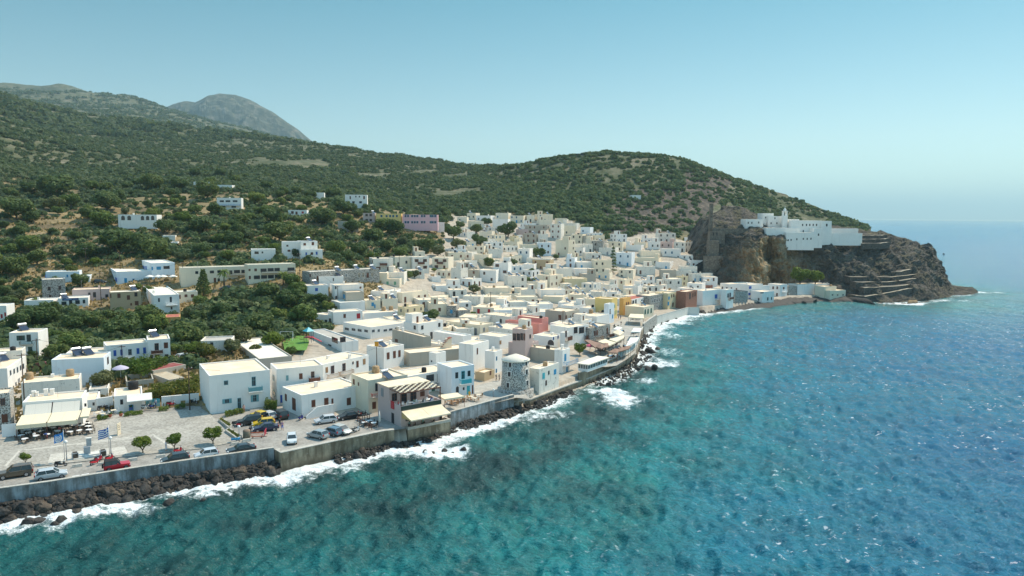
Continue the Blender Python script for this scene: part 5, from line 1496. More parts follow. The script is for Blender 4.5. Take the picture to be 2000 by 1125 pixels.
def monastery():
    base = at_depth(1560, 470, 400)
    root = empty('monastery', base)
    W = WALLS['W']
    def k(x, y): return 1360 + x * .28, 380 + y * .28
    def ws(*pts, w=2.3, h=4.2): return [(*k(x, y), w, h) for x, y in pts]
    facing_block(root, base, 1456, 1490, 428, 450, 400, 9, W, 'west_wing', wins=ws((360,197),(385,197),(433,195),(462,232), w=2, h=3.6))
    facing_block(root, base, 1489, 1510, 416.5, 444, 408, 9, W, 'tower_wing', wins=ws((480,160), w=2, h=3))
    facing_block(root, base, 1500, 1532, 422, 446, 405, 8, W, 'upper_wing', wins=ws((545,165),(520,200),(560,200), w=2, h=3.5))
    facing_block(root, base, 1530, 1560, 428, 450, 404, 8, W, 'church_wing', wins=ws((652,195),(672,200),(700,205), w=2, h=5))
    facing_block(root, base, 1545, 1604, 430.5, 458, 397, 12, W, 'long_wing', wins=ws((738,212),(765,212),(788,212),(812,212),(835,212),(745,255)))
    facing_block(root, base, 1603, 1623, 431.5, 464, 396, 12, W, 'end_wing', wins=ws((905,213), w=3, h=5))
    facing_block(root, base, 1496, 1562, 445, 456, 393, 8, W, 'curved_terrace')
    facing_block(root, base, 1535, 1590, 454, 474, 390.5, 10, W, 'lower_wing', wins=ws((640,318),(660,316),(700,312),(745,309),(772,309),(798,308), w=2.2, h=3.6))
    facing_block(root, base, 1589, 1606, 446, 470, 391, 9, W, 'corner_wing', wins=ws((850,280), w=2.5, h=4.5))
    facing_block(root, base, 1604, 1684, 455, 465, 397, 1.0, W, 'terrace_wall')
    facing_block(root, base, 1623, 1676, 446, 456, 410, 1.0, W, 'garden_wall')
    # bell tower
    p = at_depth(1532, 432, 402)
    t = MB()
    sz = 4.6 * 402 / FPX
    hgt = solve_z(p, 421)
    t.box(-sz, sz, -sz, sz, -4, hgt)
    z0 = hgt
    z1 = solve_z(p, 413)
    for sx in (-1, 1):
        for sy in (-1, 1):
            t.box(*sorted((sx * sz * .85, sx * sz * .5)), *sorted((sy * sz * .85, sy * sz * .5)), z0, z1)
    t.box(-sz * .95, sz * .95, -sz * .95, sz * .95, z1, z1 + .35)
    z2 = solve_z(p, 408.5)
    t.lathe([(sz * .62, z1 + .35), (sz * .62, z2 - .3), (sz * .5, z2), (.05, z2 + .9)], 10)
    t.box(-.06, .06, -.06, .06, z2 + .8, z2 + 2.0).box(-.35, .35, -.05, .05, z2 + 1.45, z2 + 1.58)
    o = t.build('bell_tower', W, root); o.location = p - base
    MB().lathe([(.35, z0 + .9), (.28, z0 + 1.4), (.05, z0 + 1.7)], 10).build('bell', TR['dark'], o)
    tag(root, 'white monastery with a slender bell tower on top of the sea cliff', 'monastery', None, 'the cliff-top monastery')
monastery()
RST = stone_mat('ruin_stone', (0.27, 0.235, 0.19), (0.17, 0.15, 0.125), 1.3, (0.09, 0.08, 0.07))
def ruins():
    def blk(label, u0, u1, vT, vB, D, dep, lm=None, wins=(), m='S', name='ruined_wall'):
        base = at_depth(u0, vB, D)
        root = empty(name, base)
        facing_block(root, base, u0, u1, vT, vB, D, dep, RST, 'wall_face', roofm=RST, wins=wins)
        tag(root, label, 'ruin', None, lm)
    blk('tall thin ruined stone wall standing up on the cliff edge', 1385.5, 1392, 398, 440, 400, 1.6, 'the tall ruined wall')
    blk('ruined stone gatehouse with two pale arched windows on the cliff', 1386, 1416, 452, 464, 396, 4, 'the ruined gatehouse', wins=[(1393, 457, 2.6, 6), (1400, 457, 2.6, 6)])
    blk('square ruined stone bastion below the gatehouse', 1384, 1404, 470, 499, 393, 5, 'the ruined bastion')
    blk('long low ruined rampart along the cliff top west of the monastery', 1392, 1470, 446, 454, 398, 2, 'the cliff rampart')
    blk('rough stone retaining wall at the foot of the cliff beside the houses', 1376, 1420, 500, 520, 391, 3)
    base = at_depth(1085, 308, 722)
    root = empty('fortress_wall', base)
    p = [at_depth(u, v, D) for u, v, D in ((1083,311,724),(1100,303,722),(1130,300,720),(1165,298.5,718),(1180,297,716))]
    vs, fs = [], []
    for q in p:
        for dy, z in ((0, -9), (0, 0), (5, 0), (5, -9)):
            vs.append((q[0] - base[0], q[1] + dy - base[1], q[2] + z - base[2]))
    for i in range(4):
        for k_ in range(3):
            fs.append((4 * i + k_, 4 * i + 4 + k_, 4 * i + 5 + k_, 4 * i + 1 + k_))
    fs += [(0, 1, 2, 3), (16, 19, 18, 17)]
    MB().add(vs, fs).build('wall_face', mottle('dark_fortress_stone', (.05, .055, .06), (.11, .11, .11), .4, fine=1.5), root)
    tag(root, 'long dark ancient fortress wall on the crest of the right hill', 'fortress', None, 'the fortress wall')
ruins()
# terrace walls of the headland
TST = stone_mat('terrace_stone', (0.17, 0.155, 0.135), (0.11, 0.10, 0.09), 1.6, (0.05, 0.048, 0.045))
def terrace_wall(label, pts, hpx, th=7.0):
    P = [at_depth(*p) for p in pts]
    base = P[0].copy()
    root = empty('terrace_wall', base)
    n = len(P)
    vs, fs = [], []
    for q in P:
        hh = hpx * proj(q)[2] / FPX
        for dy, z in ((0, -2.5), (0, hh), (th, hh), (th, -2.5)):
            vs.append((q[0] - base[0], q[1] + dy - base[1], q[2] + z - base[2]))
    for i in range(n - 1):
        for k in range(3):
            fs.append((4 * i + k, 4 * i + 4 + k, 4 * i + 5 + k, 4 * i + 1 + k))
    fs += [(0, 1, 2, 3), (4 * n - 4, 4 * n - 1, 4 * n - 2, 4 * n - 3)]
    MB().add(vs, fs).build('wall_face', TST, root)
    m = MB()
    vs = []
    for q in P:
        hh = hpx * proj(q)[2] / FPX
        vs += [(q[0] - base[0], q[1] - .1 - base[1], q[2] + hh - base[2] + .02), (q[0] - base[0], q[1] + 1.6 - base[1], q[2] + hh - base[2] + .02)]
    m.add(vs, [(2 * i, 2 * i + 2, 2 * i + 3, 2 * i + 1) for i in range(n - 1)])
    m.build('coping', mottle('pale_dry_coping', (.34, .29, .21), (.48, .42, .32), 1.0), root)
    tag(root, label, 'terrace wall', 'dry stone terrace walls on the headland')
def densify(pts, seed):
    r = random.Random(seed); out = []
    for a_, b_ in zip(pts[:-1], pts[1:]):
        for k in range(5):
            t = k / 5
            out.append(tuple(a_[i] * (1 - t) + b_[i] * t + (r.uniform(-.5, .5) if i == 1 else 0) for i in range(3)))
    return out + [pts[-1]]
terrace_wall('lowest dry stone terrace wall with a path at the headland foot', densify([(1668,581,364),(1690,583,361),(1745,574,364),(1775,568,366),(1800,566,372)], 66), 4)
terrace_wall('second dry stone terrace wall up from the headland foot', densify([(1688,568,366),(1740,566,366),(1775,562,370)], 86), 6)
terrace_wall('third dry stone terrace wall up from the headland foot', densify([(1672,556,372),(1735,556,372),(1790,549,378)], 76), 5)
terrace_wall('topmost of the headland foot terrace walls', densify([(1660,545,378),(1740,545,376),(1795,539,384)], 66), 4)
terrace_wall('short curved terrace wall above the stack at the headland foot', densify([(1742,534,380),(1760,533,381),(1784,528,386)], 56), 3)
terrace_wall('upper cliff terrace wall beside the monastery garden', densify([(1684,478,396),(1720,478,397),(1738,476,400)], 56), 3)
terrace_wall('middle cliff terrace wall beside the monastery garden', densify([(1684,470,402),(1720,470,403),(1740,469,405)], 46), 3)
terrace_wall('highest cliff terrace wall beside the monastery garden', densify([(1684,463,408),(1715,463,409),(1733,462,411)], 46), 3)
# ================================================================== vegetation
def leaf_mat(name, cols, shade=.25):
    m, nt, b = new_mat(name)
    oi = N(nt, 'ShaderNodeObjectInfo')
    f = noise_node(nt, pos_node(nt), 0.9, 3, .7)
    c1 = ramp(nt, f, [(.30, cols[0]), (.52, cols[1]), (.72, cols[2])])
    v = ramp(nt, oi.outputs['Random'], [(0, (.72, .80, .75)), (.5, (1, 1, 1)), (1, (1.25, 1.12, .95))])
    c = mixc(nt, 1.0, c1, v, 'MULTIPLY')
    nt.links.new(c, b.inputs['Base Color'])
    b.inputs['Roughness'].default_value = .7
    b.inputs['Specular IOR Level'].default_value = .25
    tr = N(nt, 'ShaderNodeBsdfTranslucent')
    nt.links.new(mixc(nt, .5, c, (.15, .20, .045)), tr.inputs[0])
    mx = N(nt, 'ShaderNodeMixShader'); mx.inputs[0].default_value = .38
    out = nt.nodes['Material Output']
    nt.links.new(b.outputs[0], mx.inputs[1]); nt.links.new(tr.outputs[0], mx.inputs[2]); nt.links.new(mx.outputs[0], out.inputs[0])
    return m
LEAF = {'d': leaf_mat('dark_evergreen_leaves', [(.050, .086, .034), (.112, .165, .056), (.20, .24, .082)]),
        'm': leaf_mat('green_leaves', [(.065, .12, .032), (.15, .21, .052), (.25, .29, .08)]),
        'o': leaf_mat('olive_leaves', [(.062, .085, .044), (.125, .15, .072), (.20, .22, .11)]),
        'b': leaf_mat('bright_green_leaves', [(.05, .10, .014), (.12, .185, .026), (.22, .27, .05)]),
        'y': leaf_mat('yellow_green_leaves', [(.06, .075, .015), (.15, .16, .03), (.27, .25, .06)]),
        'p': leaf_mat('pink_oleander_flowers', [(.05, .09, .03), (.42, .12, .20), (.60, .25, .32)])}
BARK = mottle('tree_bark', (.09, .065, .045), (.19, .15, .11), 3.0)

def crown_arrays(seed, n=1500, leaf=.13, lobes=11, flat=.78):
    r = np.random.default_rng(seed)
    C, Rd = [np.array([0, 0, .0])], [.62]
    for k in range(lobes):
        a = 2.4 * k + r.uniform(-.4, .4); el = r.uniform(-.25, .95)
        q = np.array([math.cos(a) * math.cos(el), math.sin(a) * math.cos(el), math.sin(el)]) * r.uniform(.38, .62)
        C.append(q); Rd.append(r.uniform(.26, .44))
    C = np.array(C); Rd = np.array(Rd)
    k = r.choice(len(C), n, p=Rd ** 2 / (Rd ** 2).sum())
    d = r.normal(size=(n, 3)); d /= np.linalg.norm(d, axis=1, keepdims=True)
    P = C[k] + d * (Rd[k] * r.uniform(.72, 1.05, n))[:, None]
    # keep the outer leaves
    inner = np.zeros(n, bool)
    for c, q in zip(C, Rd):
        inner |= np.linalg.norm(P - c, axis=1) < q * .62
    P, d = P[~inner], d[~inner]
    n = len(P)
    nr = d + r.normal(size=(n, 3)) * .38; nr /= np.linalg.norm(nr, axis=1, keepdims=True)
    t = np.cross(nr, r.normal(size=(n, 3))); t /= np.linalg.norm(t, axis=1, keepdims=True) + 1e-9
    bt = np.cross(nr, t)
    s = (leaf * r.uniform(.6, 1.35, n))[:, None]
    V = np.stack([P - t * s, P + bt * s * .55, P + t * s, P - bt * s * .55], 1).reshape(-1, 3)
    V[:, 2] *= flat
    Q = np.arange(n * 4).reshape(-1, 4)
    return V, Q
CROWN = {}
for key in LEAF:
    for i in range(5):
        V, Q = crown_arrays(hash_ := (ord(key) * 13 + i), 2100, .105, 12)
        me_o = mesh_np('crown', V, Q, LEAF[key], False)
        CROWN[key, i] = me_o.data
        bpy.data.objects.remove(me_o)
def trunk_mesh(seed):
    r = random.Random(seed)
    mb = MB()
    mb.tube((0, 0, -.35), (r.uniform(-.05, .05), 0, .32), .055, .042, 7)
    for k in range(4):
        a = k * 1.6 + r.random()
        mb.tube((0, 0, .28), (.38 * math.cos(a), .38 * math.sin(a), .75), .036, .014, 5)
    return mb.mesh('trunk', BARK, True)
TRK = [trunk_mesh(k) for k in range(3)]
TREES = []
DESCT = {'d': 'dark evergreen', 'm': 'mid green', 'o': 'grey-green olive', 'b': 'bright green', 'y': 'yellow-green', 'p': 'pink flowering'}
def tree(u, vb, wpx, kind='d', label=None, hr=.74, clear=.12, lm=None, name='tree', group='trees around the town', D=None, pos=None, width=None):
    p = pos if pos is not None else (at_depth(u, vb, D) if D else ground(u, vb))
    if width is None:
        Dd = proj(p)[2]
        R = wpx * Dd / FPX / 2
    else:
        R = width / 2
    i = random.randrange(5)
    root = empty(name, p, random.uniform(0, 6.28))
    c = bpy.data.objects.new('crown', CROWN[kind, i]); link(c, root)
    hh = R * hr / .74
    c.scale = (R * random.uniform(.95, 1.05), R * random.uniform(.95, 1.05), hh)
    c.location = (0, 0, hh * .58 + clear * R * 2)
    t = bpy.data.objects.new('trunk', TRK[i % 3]); link(t, root)
    t.scale = (R * 1.2, R * 1.2, hh * .58 + clear * R * 2)
    sz = 'large' if R > 5.2 else ('small' if R < 2.6 else 'round')
    tag(root, label or f'{sz} {DESCT[kind]} {"bush" if R < 2 and clear < .1 else "tree"}', 'tree', group, lm, label is None)
    TREES.append((p[0], p[1], R))
    return root

TL = '''523 586 56 d|568 608 66 d|582 580 44 m|570 560 40 m|626 594 34 d|606 594 30 d|640 608 30 m|480 610 40 o|454 600 28 d|502 598 16 y|432 622 48 d|508 652 66 d|476 672 54 o|532 680 48 b|592 638 66 m|545 628 40 m|392 600 36 m|388 630 40 d|446 652 32 d|456 632 24 m|400 702 50 y|454 692 46 o|500 690 30 y|568 694 26 m|392 656 40 d|420 650 36 o|
72 518 46 d|30 540 58 d|118 502 30 o|170 506 50 d|186 518 24 b|304 506 66 d|140 537 30 y|156 562 44 d|110 560 30 b|44 575 40 d|10 580 36 d|268 568 22 m|290 574 24 m|80 642 70 d|142 647 46 d|40 648 60 d|180 642 50 d|238 662 78 d|290 636 62 d|305 652 56 m|366 676 70 d|380 624 44 o|108 670 40 m|140 688 60 m|112 708 56 d|66 702 30 d|228 672 36 o|375 692 36 b|340 690 30 m|
32 428 64 d|110 393 80 d|62 437 38 d|173 429 36 d|210 413 64 d|265 403 16 m|290 406 24 d|140 406 44 m|106 413 44 o|8 447 24 d|56 493 50 m|35 463 34 d|84 481 32 o|104 459 22 d|200 446 50 m|225 493 74 d|170 501 45 d|116 503 36 o|278 495 60 d|312 506 42 m|322 457 44 d|358 437 38 b|392 457 56 d|458 483 50 d|405 479 30 o|445 511 36 m|355 511 30 o|295 373 50 d|270 367 28 d|350 371 40 d|405 389 54 d|332 385 28 d|357 395 18 m|488 433 28 m|460 359 24 m|207 377 32 d|230 395 36 d|
535 441 50 d|600 403 32 d|630 441 56 d|672 421 50 d|545 471 62 d|430 479 36 m|462 483 24 d|515 481 30 m|535 493 28 b|655 499 44 m|700 501 42 d|730 476 48 d|688 456 42 d|755 491 36 d|770 461 50 d|785 481 30 o|832 491 40 d|855 501 34 o|728 509 26 b|760 509 24 o|650 389 36 d|602 385 20 d|580 381 26 d|715 411 20 d|865 417 20 d|
836 637 50 d|815 637 34 b|955 523 32 d|1000 521 24 d|1052 506 34 d|1086 507 16 d|926 573 27 o|1036 558 26 m|1037 537 20 d|924 618 14 b|796 546 28 m|810 543 24 o|848 531 12 m|866 535 16 m|935 552 14 d|885 466 38 d|898 447 24 d|930 456 30 d|992 463 46 d|950 441 24 d|935 481 36 d|895 489 36 o|975 469 14 d|
590 415 24 m|500 400 40 m|520 420 30 m|560 452 30 m|420 420 36 d|380 420 30 m|340 404 26 m|300 430 34 m|260 432 22 d|250 470 30 m|150 470 30 d|20 500 36 m|0 560 30 d|20 600 34 d|70 600 28 m|250 372 26 d|180 372 30 m|130 368 26 d|60 380 40 d|20 390 36 d|430 345 24 d|380 345 26 d|480 352 20 d|520 372 28 d|550 400 22 m|700 425 20 d|760 440 20 m|470 440 34 d|440 452 26 m|485 470 26 o|400 505 22 m|600 470 20 m|610 500 20 m|640 470 26 d|580 505 30 o|'''
for tok in TL.replace('\n', '').split('|'):
    if tok.strip():
        q = tok.split()
        tree(float(q[0]), float(q[1]), float(q[2]), q[3], clear=.06)
# special ones
tree(83, 722, 34, 'p', 'pink flowering oleander bush beside the bluish blank house', hr=.6, clear=.02, name='oleander', group=None, lm='the pink oleander')
tree(328, 578, 30, 'p', 'dusty reddish oleander behind the tan block house', hr=.5, clear=.02, name='oleander', group=None)
tree(199, 760, 52, 'o', 'brownish green tree between the blank bluish house and the shop with the black tank', hr=.8, clear=.05, group=None, lm='the tree by the bluish house')
tree(1132, 694, 27, 'b', 'round bright green tree on the promenade beside the pink parasol', hr=.95, clear=.12, group=None, lm='the round promenade tree')
tree(1562, 556, 42, 'b', 'larger grey-green tamarisk under the cliff behind the boathouse', hr=.85, group='tamarisks under the cliff', D=373)
tree(1592, 556, 38, 'b', 'smaller grey-green tamarisk under the cliff behind the café with blue screens', hr=.8, group='tamarisks under the cliff', D=375)
SQ = 3.34
for u, v, w, lab in [(279, 884.5, 42, 'small bushy square tree standing by the Greek flag pole'), (340, 877, 38, 'small square tree with a forked trunk beside a parked motorcycle'), (416, 867, 42, 'small round tree at the corner of the cobbled square near the car park'), (50, 905, 26, 'small low square tree behind the brown off-road car')]:
    tree(u, v, w, 'b', lab, hr=.72, clear=.22, pos=on_z(u, v, SQ), group='young trees on the cobbled square')

def conifer(u, vb, hpx, wpx, label, lm=None, tiers=9, kind='d'):
    p = ground(u, vb); D = proj(p)[2]
    h = hpx * D / FPX; R = wpx * D / FPX / 2
    root = empty('conifer', p)
    r = np.random.default_rng(int(u))
    V, Q = [], []
    n = 0
    for t in range(tiers):
        z = h * (.12 + .86 * t / tiers); rr_ = R * (1 - t / tiers) ** .75 + .15
        for k in range(70):
            a = r.uniform(0, 6.28); q = rr_ * math.sqrt(r.uniform(.05, 1))
            c = np.array([q * math.cos(a), q * math.sin(a), z - q * .12 + r.normal() * h * .015])
            t1 = r.normal(size=3); t1 /= np.linalg.norm(t1); t2 = np.cross(t1, r.normal(size=3)); t2 /= np.linalg.norm(t2)
            s = R * .17
            V += [c - t1 * s, c + t2 * s * .6, c + t1 * s, c - t2 * s * .6]; Q.append([n, n + 1, n + 2, n + 3]); n += 4
    mesh_np('crown', np.array(V), np.array(Q), LEAF[kind], False, parent=root)
    MB().tube((0, 0, -.5), (0, 0, h), .22, .05, 7).build('trunk', BARK, root)
    tag(root, label, 'conifer', None, lm)
    TREES.append((p[0], p[1], R))
conifer(1197, 533, 56, 18, 'tall tiered pine tree rising between houses of the upper town', 'the tall tiered pine', 8)
conifer(398, 577, 54, 30, 'dark ragged conifer in front of the long cream hotel', 'the hotel conifer', 12)
conifer(545, 446, 40, 20, 'slim dark cypress-like conifer above the red-window bungalow', None, 14)
conifer(452, 356, 26, 10, 'dark cypress beside the high slope sheds', None, 12)
def palm(u, vb, hpx, wpx, label, D=None, pos=None):
    p = pos if pos is not None else ground(u, vb); Dd = proj(p)[2]
    h = hpx * Dd / FPX; R = wpx * Dd / FPX / 2
    root = empty('palm_tree', p)
    MB().tube((0, 0, -.5), (.1, 0, h - R * .6), .28, .2, 8).build('trunk', BARK, root, True)
    mb = MB(); rr_ = random.Random(int(u))
    for k in range(26):
        a = k * 2.399; el = rr_.uniform(-.3, 1.1)
        pts = []
        for i in range(6):
            t = i / 5
            q = R * t
            pts.append(Vector((math.cos(a) * q * math.cos(el * .6), math.sin(a) * q * math.cos(el * .6), h - R * .6 + math.sin(el) * q * 1.1 - t * t * R * .75)))
        sd = Vector((-math.sin(a), math.cos(a), 0))
        vs = []
        for i, q in enumerate(pts):
            wd = R * .13 * math.sin(math.pi * (.12 + .85 * i / 5))
            vs += [q - sd * wd + Vector((0, 0, -wd * .6)), q, q + sd * wd + Vector((0, 0, -wd * .6))]
        fs = []
        for i in range(5):
            b_ = 3 * i
            fs += [(b_, b_ + 1, b_ + 4, b_ + 3), (b_ + 1, b_ + 2, b_ + 5, b_ + 4)]
        mb.add(vs, fs)
    mb.build('crown', LEAF['m'], root)
    tag(root, label, 'palm tree', 'palms of the town')
    TREES.append((p[0], p[1], R * .6))
palm(438, 563, 42, 28, 'palm tree before the left wing of the long cream hotel')
palm(553, 556, 30, 26, 'palm tree before the right wing of the long cream hotel')
palm(830, 441, 18, 12, 'small palm in front of the long pink building')
palm(655, 375, 16, 12, 'small palm by the trees of the high road')
for u, v, lab in ((283, 716, 'banana plant behind the maroon-roofed shed'), (268, 730, 'banana plant at the near end of the maroon-roofed shed'), (305, 722, 'banana plant leaning over the maroon roof')):
    palm(u, v, 22, 24, lab)

# hedge of dry garden bushes behind the square, flower beds
def bushbank(label, pts, zpx, n, size, kind, name='hedge', hgt=1.0, cat='hedge'):
    P = np.array([ground(u, v) if zpx is None else on_z(u, v, zpx) for u, v in pts])
    lo, hi = P.min(0), P.max(0)
    r = np.random.default_rng(len(label))
    V, Q = [], []
    c = P.mean(0)
    poly = P[:, :2]
    k = 0
    tries = 0
    while k < n and tries < n * 30:
        tries += 1
        x, y = r.uniform(lo[0], hi[0]), r.uniform(lo[1], hi[1])
        if not inside(poly, np.array([x]), np.array([y]))[0]: continue
        z = c[2] + r.uniform(0, hgt) * (0.4 + vnoise(np.array([x * .7]), np.array([y * .7]))[0])
        t1 = r.normal(size=3); t1 /= np.linalg.norm(t1); t2 = np.cross(t1, r.normal(size=3)); t2 /= np.linalg.norm(t2)
        s = size * r.uniform(.6, 1.3); q = np.array([x, y, z]) - c
        V += [q - t1 * s, q + t2 * s * .6, q + t1 * s, q - t2 * s * .6]; Q.append([4 * k, 4 * k + 1, 4 * k + 2, 4 * k + 3]); k += 1
    o = mesh_np(name, np.array(V), np.array(Q), LEAF[kind], False)
    o.location = c
    return tag(o, label, cat)
bushbank('bank of dry yellow-green garden bushes behind the white garden wall', [(282,782),(390,768),(388,745),(350,755),(300,765)], 4.5, 2600, .3, 'y', hgt=1.9)
bushbank('tall reed bed beside the yard shed on the slope', [(585,468),(645,462),(640,452),(590,456)], None, 1500, .6, 'o', 'reed_bed', 2.6)
bushbank('climbing garden greenery beside the banana plants', [(232,726),(290,712),(330,716),(280,735)], 6.2, 2200, .3, 'b', hgt=2.4)
bushbank('flower bed hedge in front of the turquoise balcony house', [(440,815),(478,806),(476,801),(440,809)], 3.3, 700, .18, 'm', hgt=.9)
bushbank('leafy bush between the parked cars and the aged end wall', [(516,800),(541,801),(540,793),(520,793)], 3.3, 900, .2, 'm', hgt=1.8)
bushbank('long planter of dry flowers dividing the square from the car park', [(428,822),(447,836),(452,834),(433,820)], 3.4, 500, .15, 'y', hgt=.6)
bushbank('second planter of dry flowers beside the corner tree', [(441,842),(464,858),(470,855),(447,839)], 3.4, 500, .15, 'y', hgt=.6)
bushbank('flower bed edging at the back of the cobbled square', [(190,822),(213,818),(211,812),(190,815)], 3.4, 400, .16, 'b', hgt=.6)
bushbank('flower bed edging before the shop with the black tank', [(243,814),(279,809),(277,804),(243,809)], 3.4, 500, .16, 'b', hgt=.6)
bushbank('flower bed edging near the white garden wall', [(310,804),(330,801),(329,797),(310,799)], 3.4, 300, .16, 'm', hgt=.6)
bushbank('flower bed edging beside the tall utility pole', [(342,799),(362,797),(361,793),(342,795)], 3.4, 300, .16, 'm', hgt=.6)
sheet('playground_lawn', [(552,668),(556,684),(598,684),(604,668),(598,656),(566,655)], 6.45, mottle('playground_grass', (.09, .20, .03), (.13, .26, .05), .8), zpx=6.45)

# further trees of the slopes, by rejection
ALLF = [(f, f.mean(0), np.linalg.norm(f - f.mean(0), axis=1).max()) for f in FOOT]
def clear_of_houses(x, y, R):
    for f, c, rr_ in ALLF:
        if math.hypot(x - c[0], y - c[1]) < rr_ + R * .75:
            return False
    return True
r5 = np.random.default_rng(21)
cnt = 0
for _ in range(6000):
    if cnt >= 60: break
    th = r5.uniform(rad(-37), rad(-2)); D = r5.uniform(200, 520)
    x, y = D * math.sin(th), D * math.cos(th)
    if inside(TOWN, np.array([x]), np.array([y]))[0]: continue
    z = Hp(x, y)
    if z < 8: continue
    u, v, _d = proj((x, y, z))
    if u < -20 or v < 330: continue
    R = r5.uniform(2.2, 5.0)
    if not clear_of_houses(x, y, R) or any(math.hypot(x - a, y - b_) < (R + c_) * .8 for a, b_, c_ in TREES): continue
    if fbm(np.array([x / 45]), np.array([y / 45]), octaves=2)[0] < .40: continue
    tree(0, 0, 0, r5.choice(list('dddmmo')), pos=(x, y, z - .2), width=2 * R, clear=.05)
    cnt += 1
print("trees", len(TREES), cnt)

# scrub on the hills: one mass nobody could count
def scrub(name, label, n, thr, dr, size, kind, tri, leafn, seed, box=None, dens=.40, lw=.34):
    r = np.random.default_rng(seed)
    th = r.uniform(thr[0], thr[1], n * 3); D = np.sqrt(r.uniform(dr[0] ** 2, dr[1] ** 2, n * 3)) if dr[1] / dr[0] < 2.5 else np.exp(r.uniform(math.log(dr[0]), math.log(dr[1]), n * 3))
    x, y = D * np.sin(th), D * np.cos(th)
    ok = inside(LANDPOLY, x, y) & ~inside(TOWN, x, y)
    ok &= fbm(x / 55 + 3, y / 55, octaves=3) > dens - .12 * r.random(n * 3)
    if not name.startswith('mountain'): ok &= ~inside(ROCKY, x, y) | (r.random(n * 3) < .55)
    for f, c, rr_ in ALLF:
        ok &= np.hypot(x - c[0], y - c[1]) > rr_ + 1.5
    x, y = x[ok][:n], y[ok][:n]
    z = H(x, y)
    k = len(x)
    R = r.uniform(size[0], size[1], k) * (.6 + .8 * vnoise(x / 30, y / 30))
    d = r.normal(size=(k, leafn, 3)); d[..., 2] = np.abs(d[..., 2]) * .9 - .12
    d /= np.linalg.norm(d, axis=2, keepdims=True)
    lump = 1 + .25 * np.sin(d[..., 0] * 5 + x[:, None]) * np.sin(d[..., 1] * 5 + y[:, None])
    P = d * (R[:, None] * lump * r.uniform(.75, 1.0, (k, leafn)))[..., None]
    P[..., 2] *= .8
    P += np.stack([x, y, z + R * .15], 1)[:, None, :]
    nr = d + r.normal(size=d.shape) * .28; nr /= np.linalg.norm(nr, axis=2, keepdims=True)
    t = np.cross(nr, r.normal(size=d.shape)); t /= np.linalg.norm(t, axis=2, keepdims=True)
    bt = np.cross(nr, t)
    s = (R[:, None] * lw * r.uniform(.7, 1.3, (k, leafn)))[..., None]
    V = np.stack([P - t * s, P + bt * s * .7, P + t * s, P - bt * s * .7], 2).reshape(-1, 3)
    o = mesh_np(name, V, np.arange(len(V)).reshape(-1, 4), kind, False)
    o['kind'] = 'stuff'; o['label'] = label; o['category'] = 'scrub'
def scrub_mat(name, a, b_, c):
    m, nt, b = new_mat(name)
    f = noise_node(nt, pos_node(nt), 0.13, 4, .8)
    g = noise_node(nt, pos_node(nt), 0.9, 2, .7)
    c1 = ramp(nt, f, [(.36, a), (.5, b_), (.64, c)])
    nt.links.new(mixc(nt, 1.0, c1, ramp(nt, g, [(.3, .75), (.7, 1.25)]), 'MULTIPLY'), b.inputs['Base Color'])
    b.inputs['Roughness'].default_value = .85; b.inputs['Specular IOR Level'].default_value = .1
    tr = N(nt, 'ShaderNodeBsdfTranslucent'); tr.inputs[0].default_value = (.13, .18, .06, 1)
    mx = N(nt, 'ShaderNodeMixShader'); mx.inputs[0].default_value = .35
    out = nt.nodes['Material Output']
    nt.links.new(b.outputs[0], mx.inputs[1]); nt.links.new(tr.outputs[0], mx.inputs[2]); nt.links.new(mx.outputs[0], out.inputs[0])
    return m
SC1 = scrub_mat('hill_scrub', (.062, .100, .055), (.115, .160, .075), (.19, .22, .105))
SC2 = scrub_mat('far_scrub', (.055, .088, .054), (.100, .135, .072), (.16, .18, .105))
scrub('slope_scrub', 'low bushes and dry scrub on the near terraced slope', 4200, (rad(-40), rad(2)), (180, 520), (.6, 2.6), SC1, 4, 60, 31, dens=.34)
scrub('hill_scrub', 'dense evergreen scrub covering the right hill', 5600, (rad(-6), rad(28)), (430, 800), (1.0, 3.5), SC1, 4, 70, 32, dens=.39)
scrub('ridge_scrub', 'dark scrub covering the long middle ridge', 15000, (rad(-41), rad(0)), (480, 1300), (1.2, 3.8), SC2, 4, 40, 33, dens=.34)
scrub('mountain_scrub', 'thin dark scrub on the left mountain flank', 13000, (rad(-42), rad(-12)), (1200, 3700), (3.0, 9.0), SC2, 4, 30, 34, dens=.42)
def dry_grass():
    r = np.random.default_rng(8)
    n = 26000
    th = r.uniform(rad(-40), rad(-6), n); D = r.uniform(150, 420, n)
    x, y = D * np.sin(th), D * np.cos(th)
    ok = inside(LANDPOLY, x, y) & ~inside(TOWN, x, y) & ~inside(FRONT, x, y)
    x, y = x[ok], y[ok]
    z = H(x, y)
    k = len(x)
    a = r.uniform(0, 6.28, k); h = r.uniform(.25, .8, k); w = r.uniform(.2, .5, k)
    dx, dy = np.cos(a) * w, np.sin(a) * w
    V = np.stack([np.stack([x - dx, y - dy, z - .1], 1), np.stack([x + dx, y + dy, z - .1], 1), np.stack([x + dx * 1.3, y + dy * 1.3, z + h], 1), np.stack([x - dx * 1.3, y - dy * 1.3, z + h], 1)], 1).reshape(-1, 3)
    o = mesh_np('dry_grass', V, np.arange(len(V)).reshape(-1, 4), mottle('dry_grass', (.20, .15, .06), (.42, .30, .12), .3), False)
    o['kind'] = 'stuff'; o['label'] = 'dry yellow grass between the trees on the slope'; o['category'] = 'grass'
dry_grass()
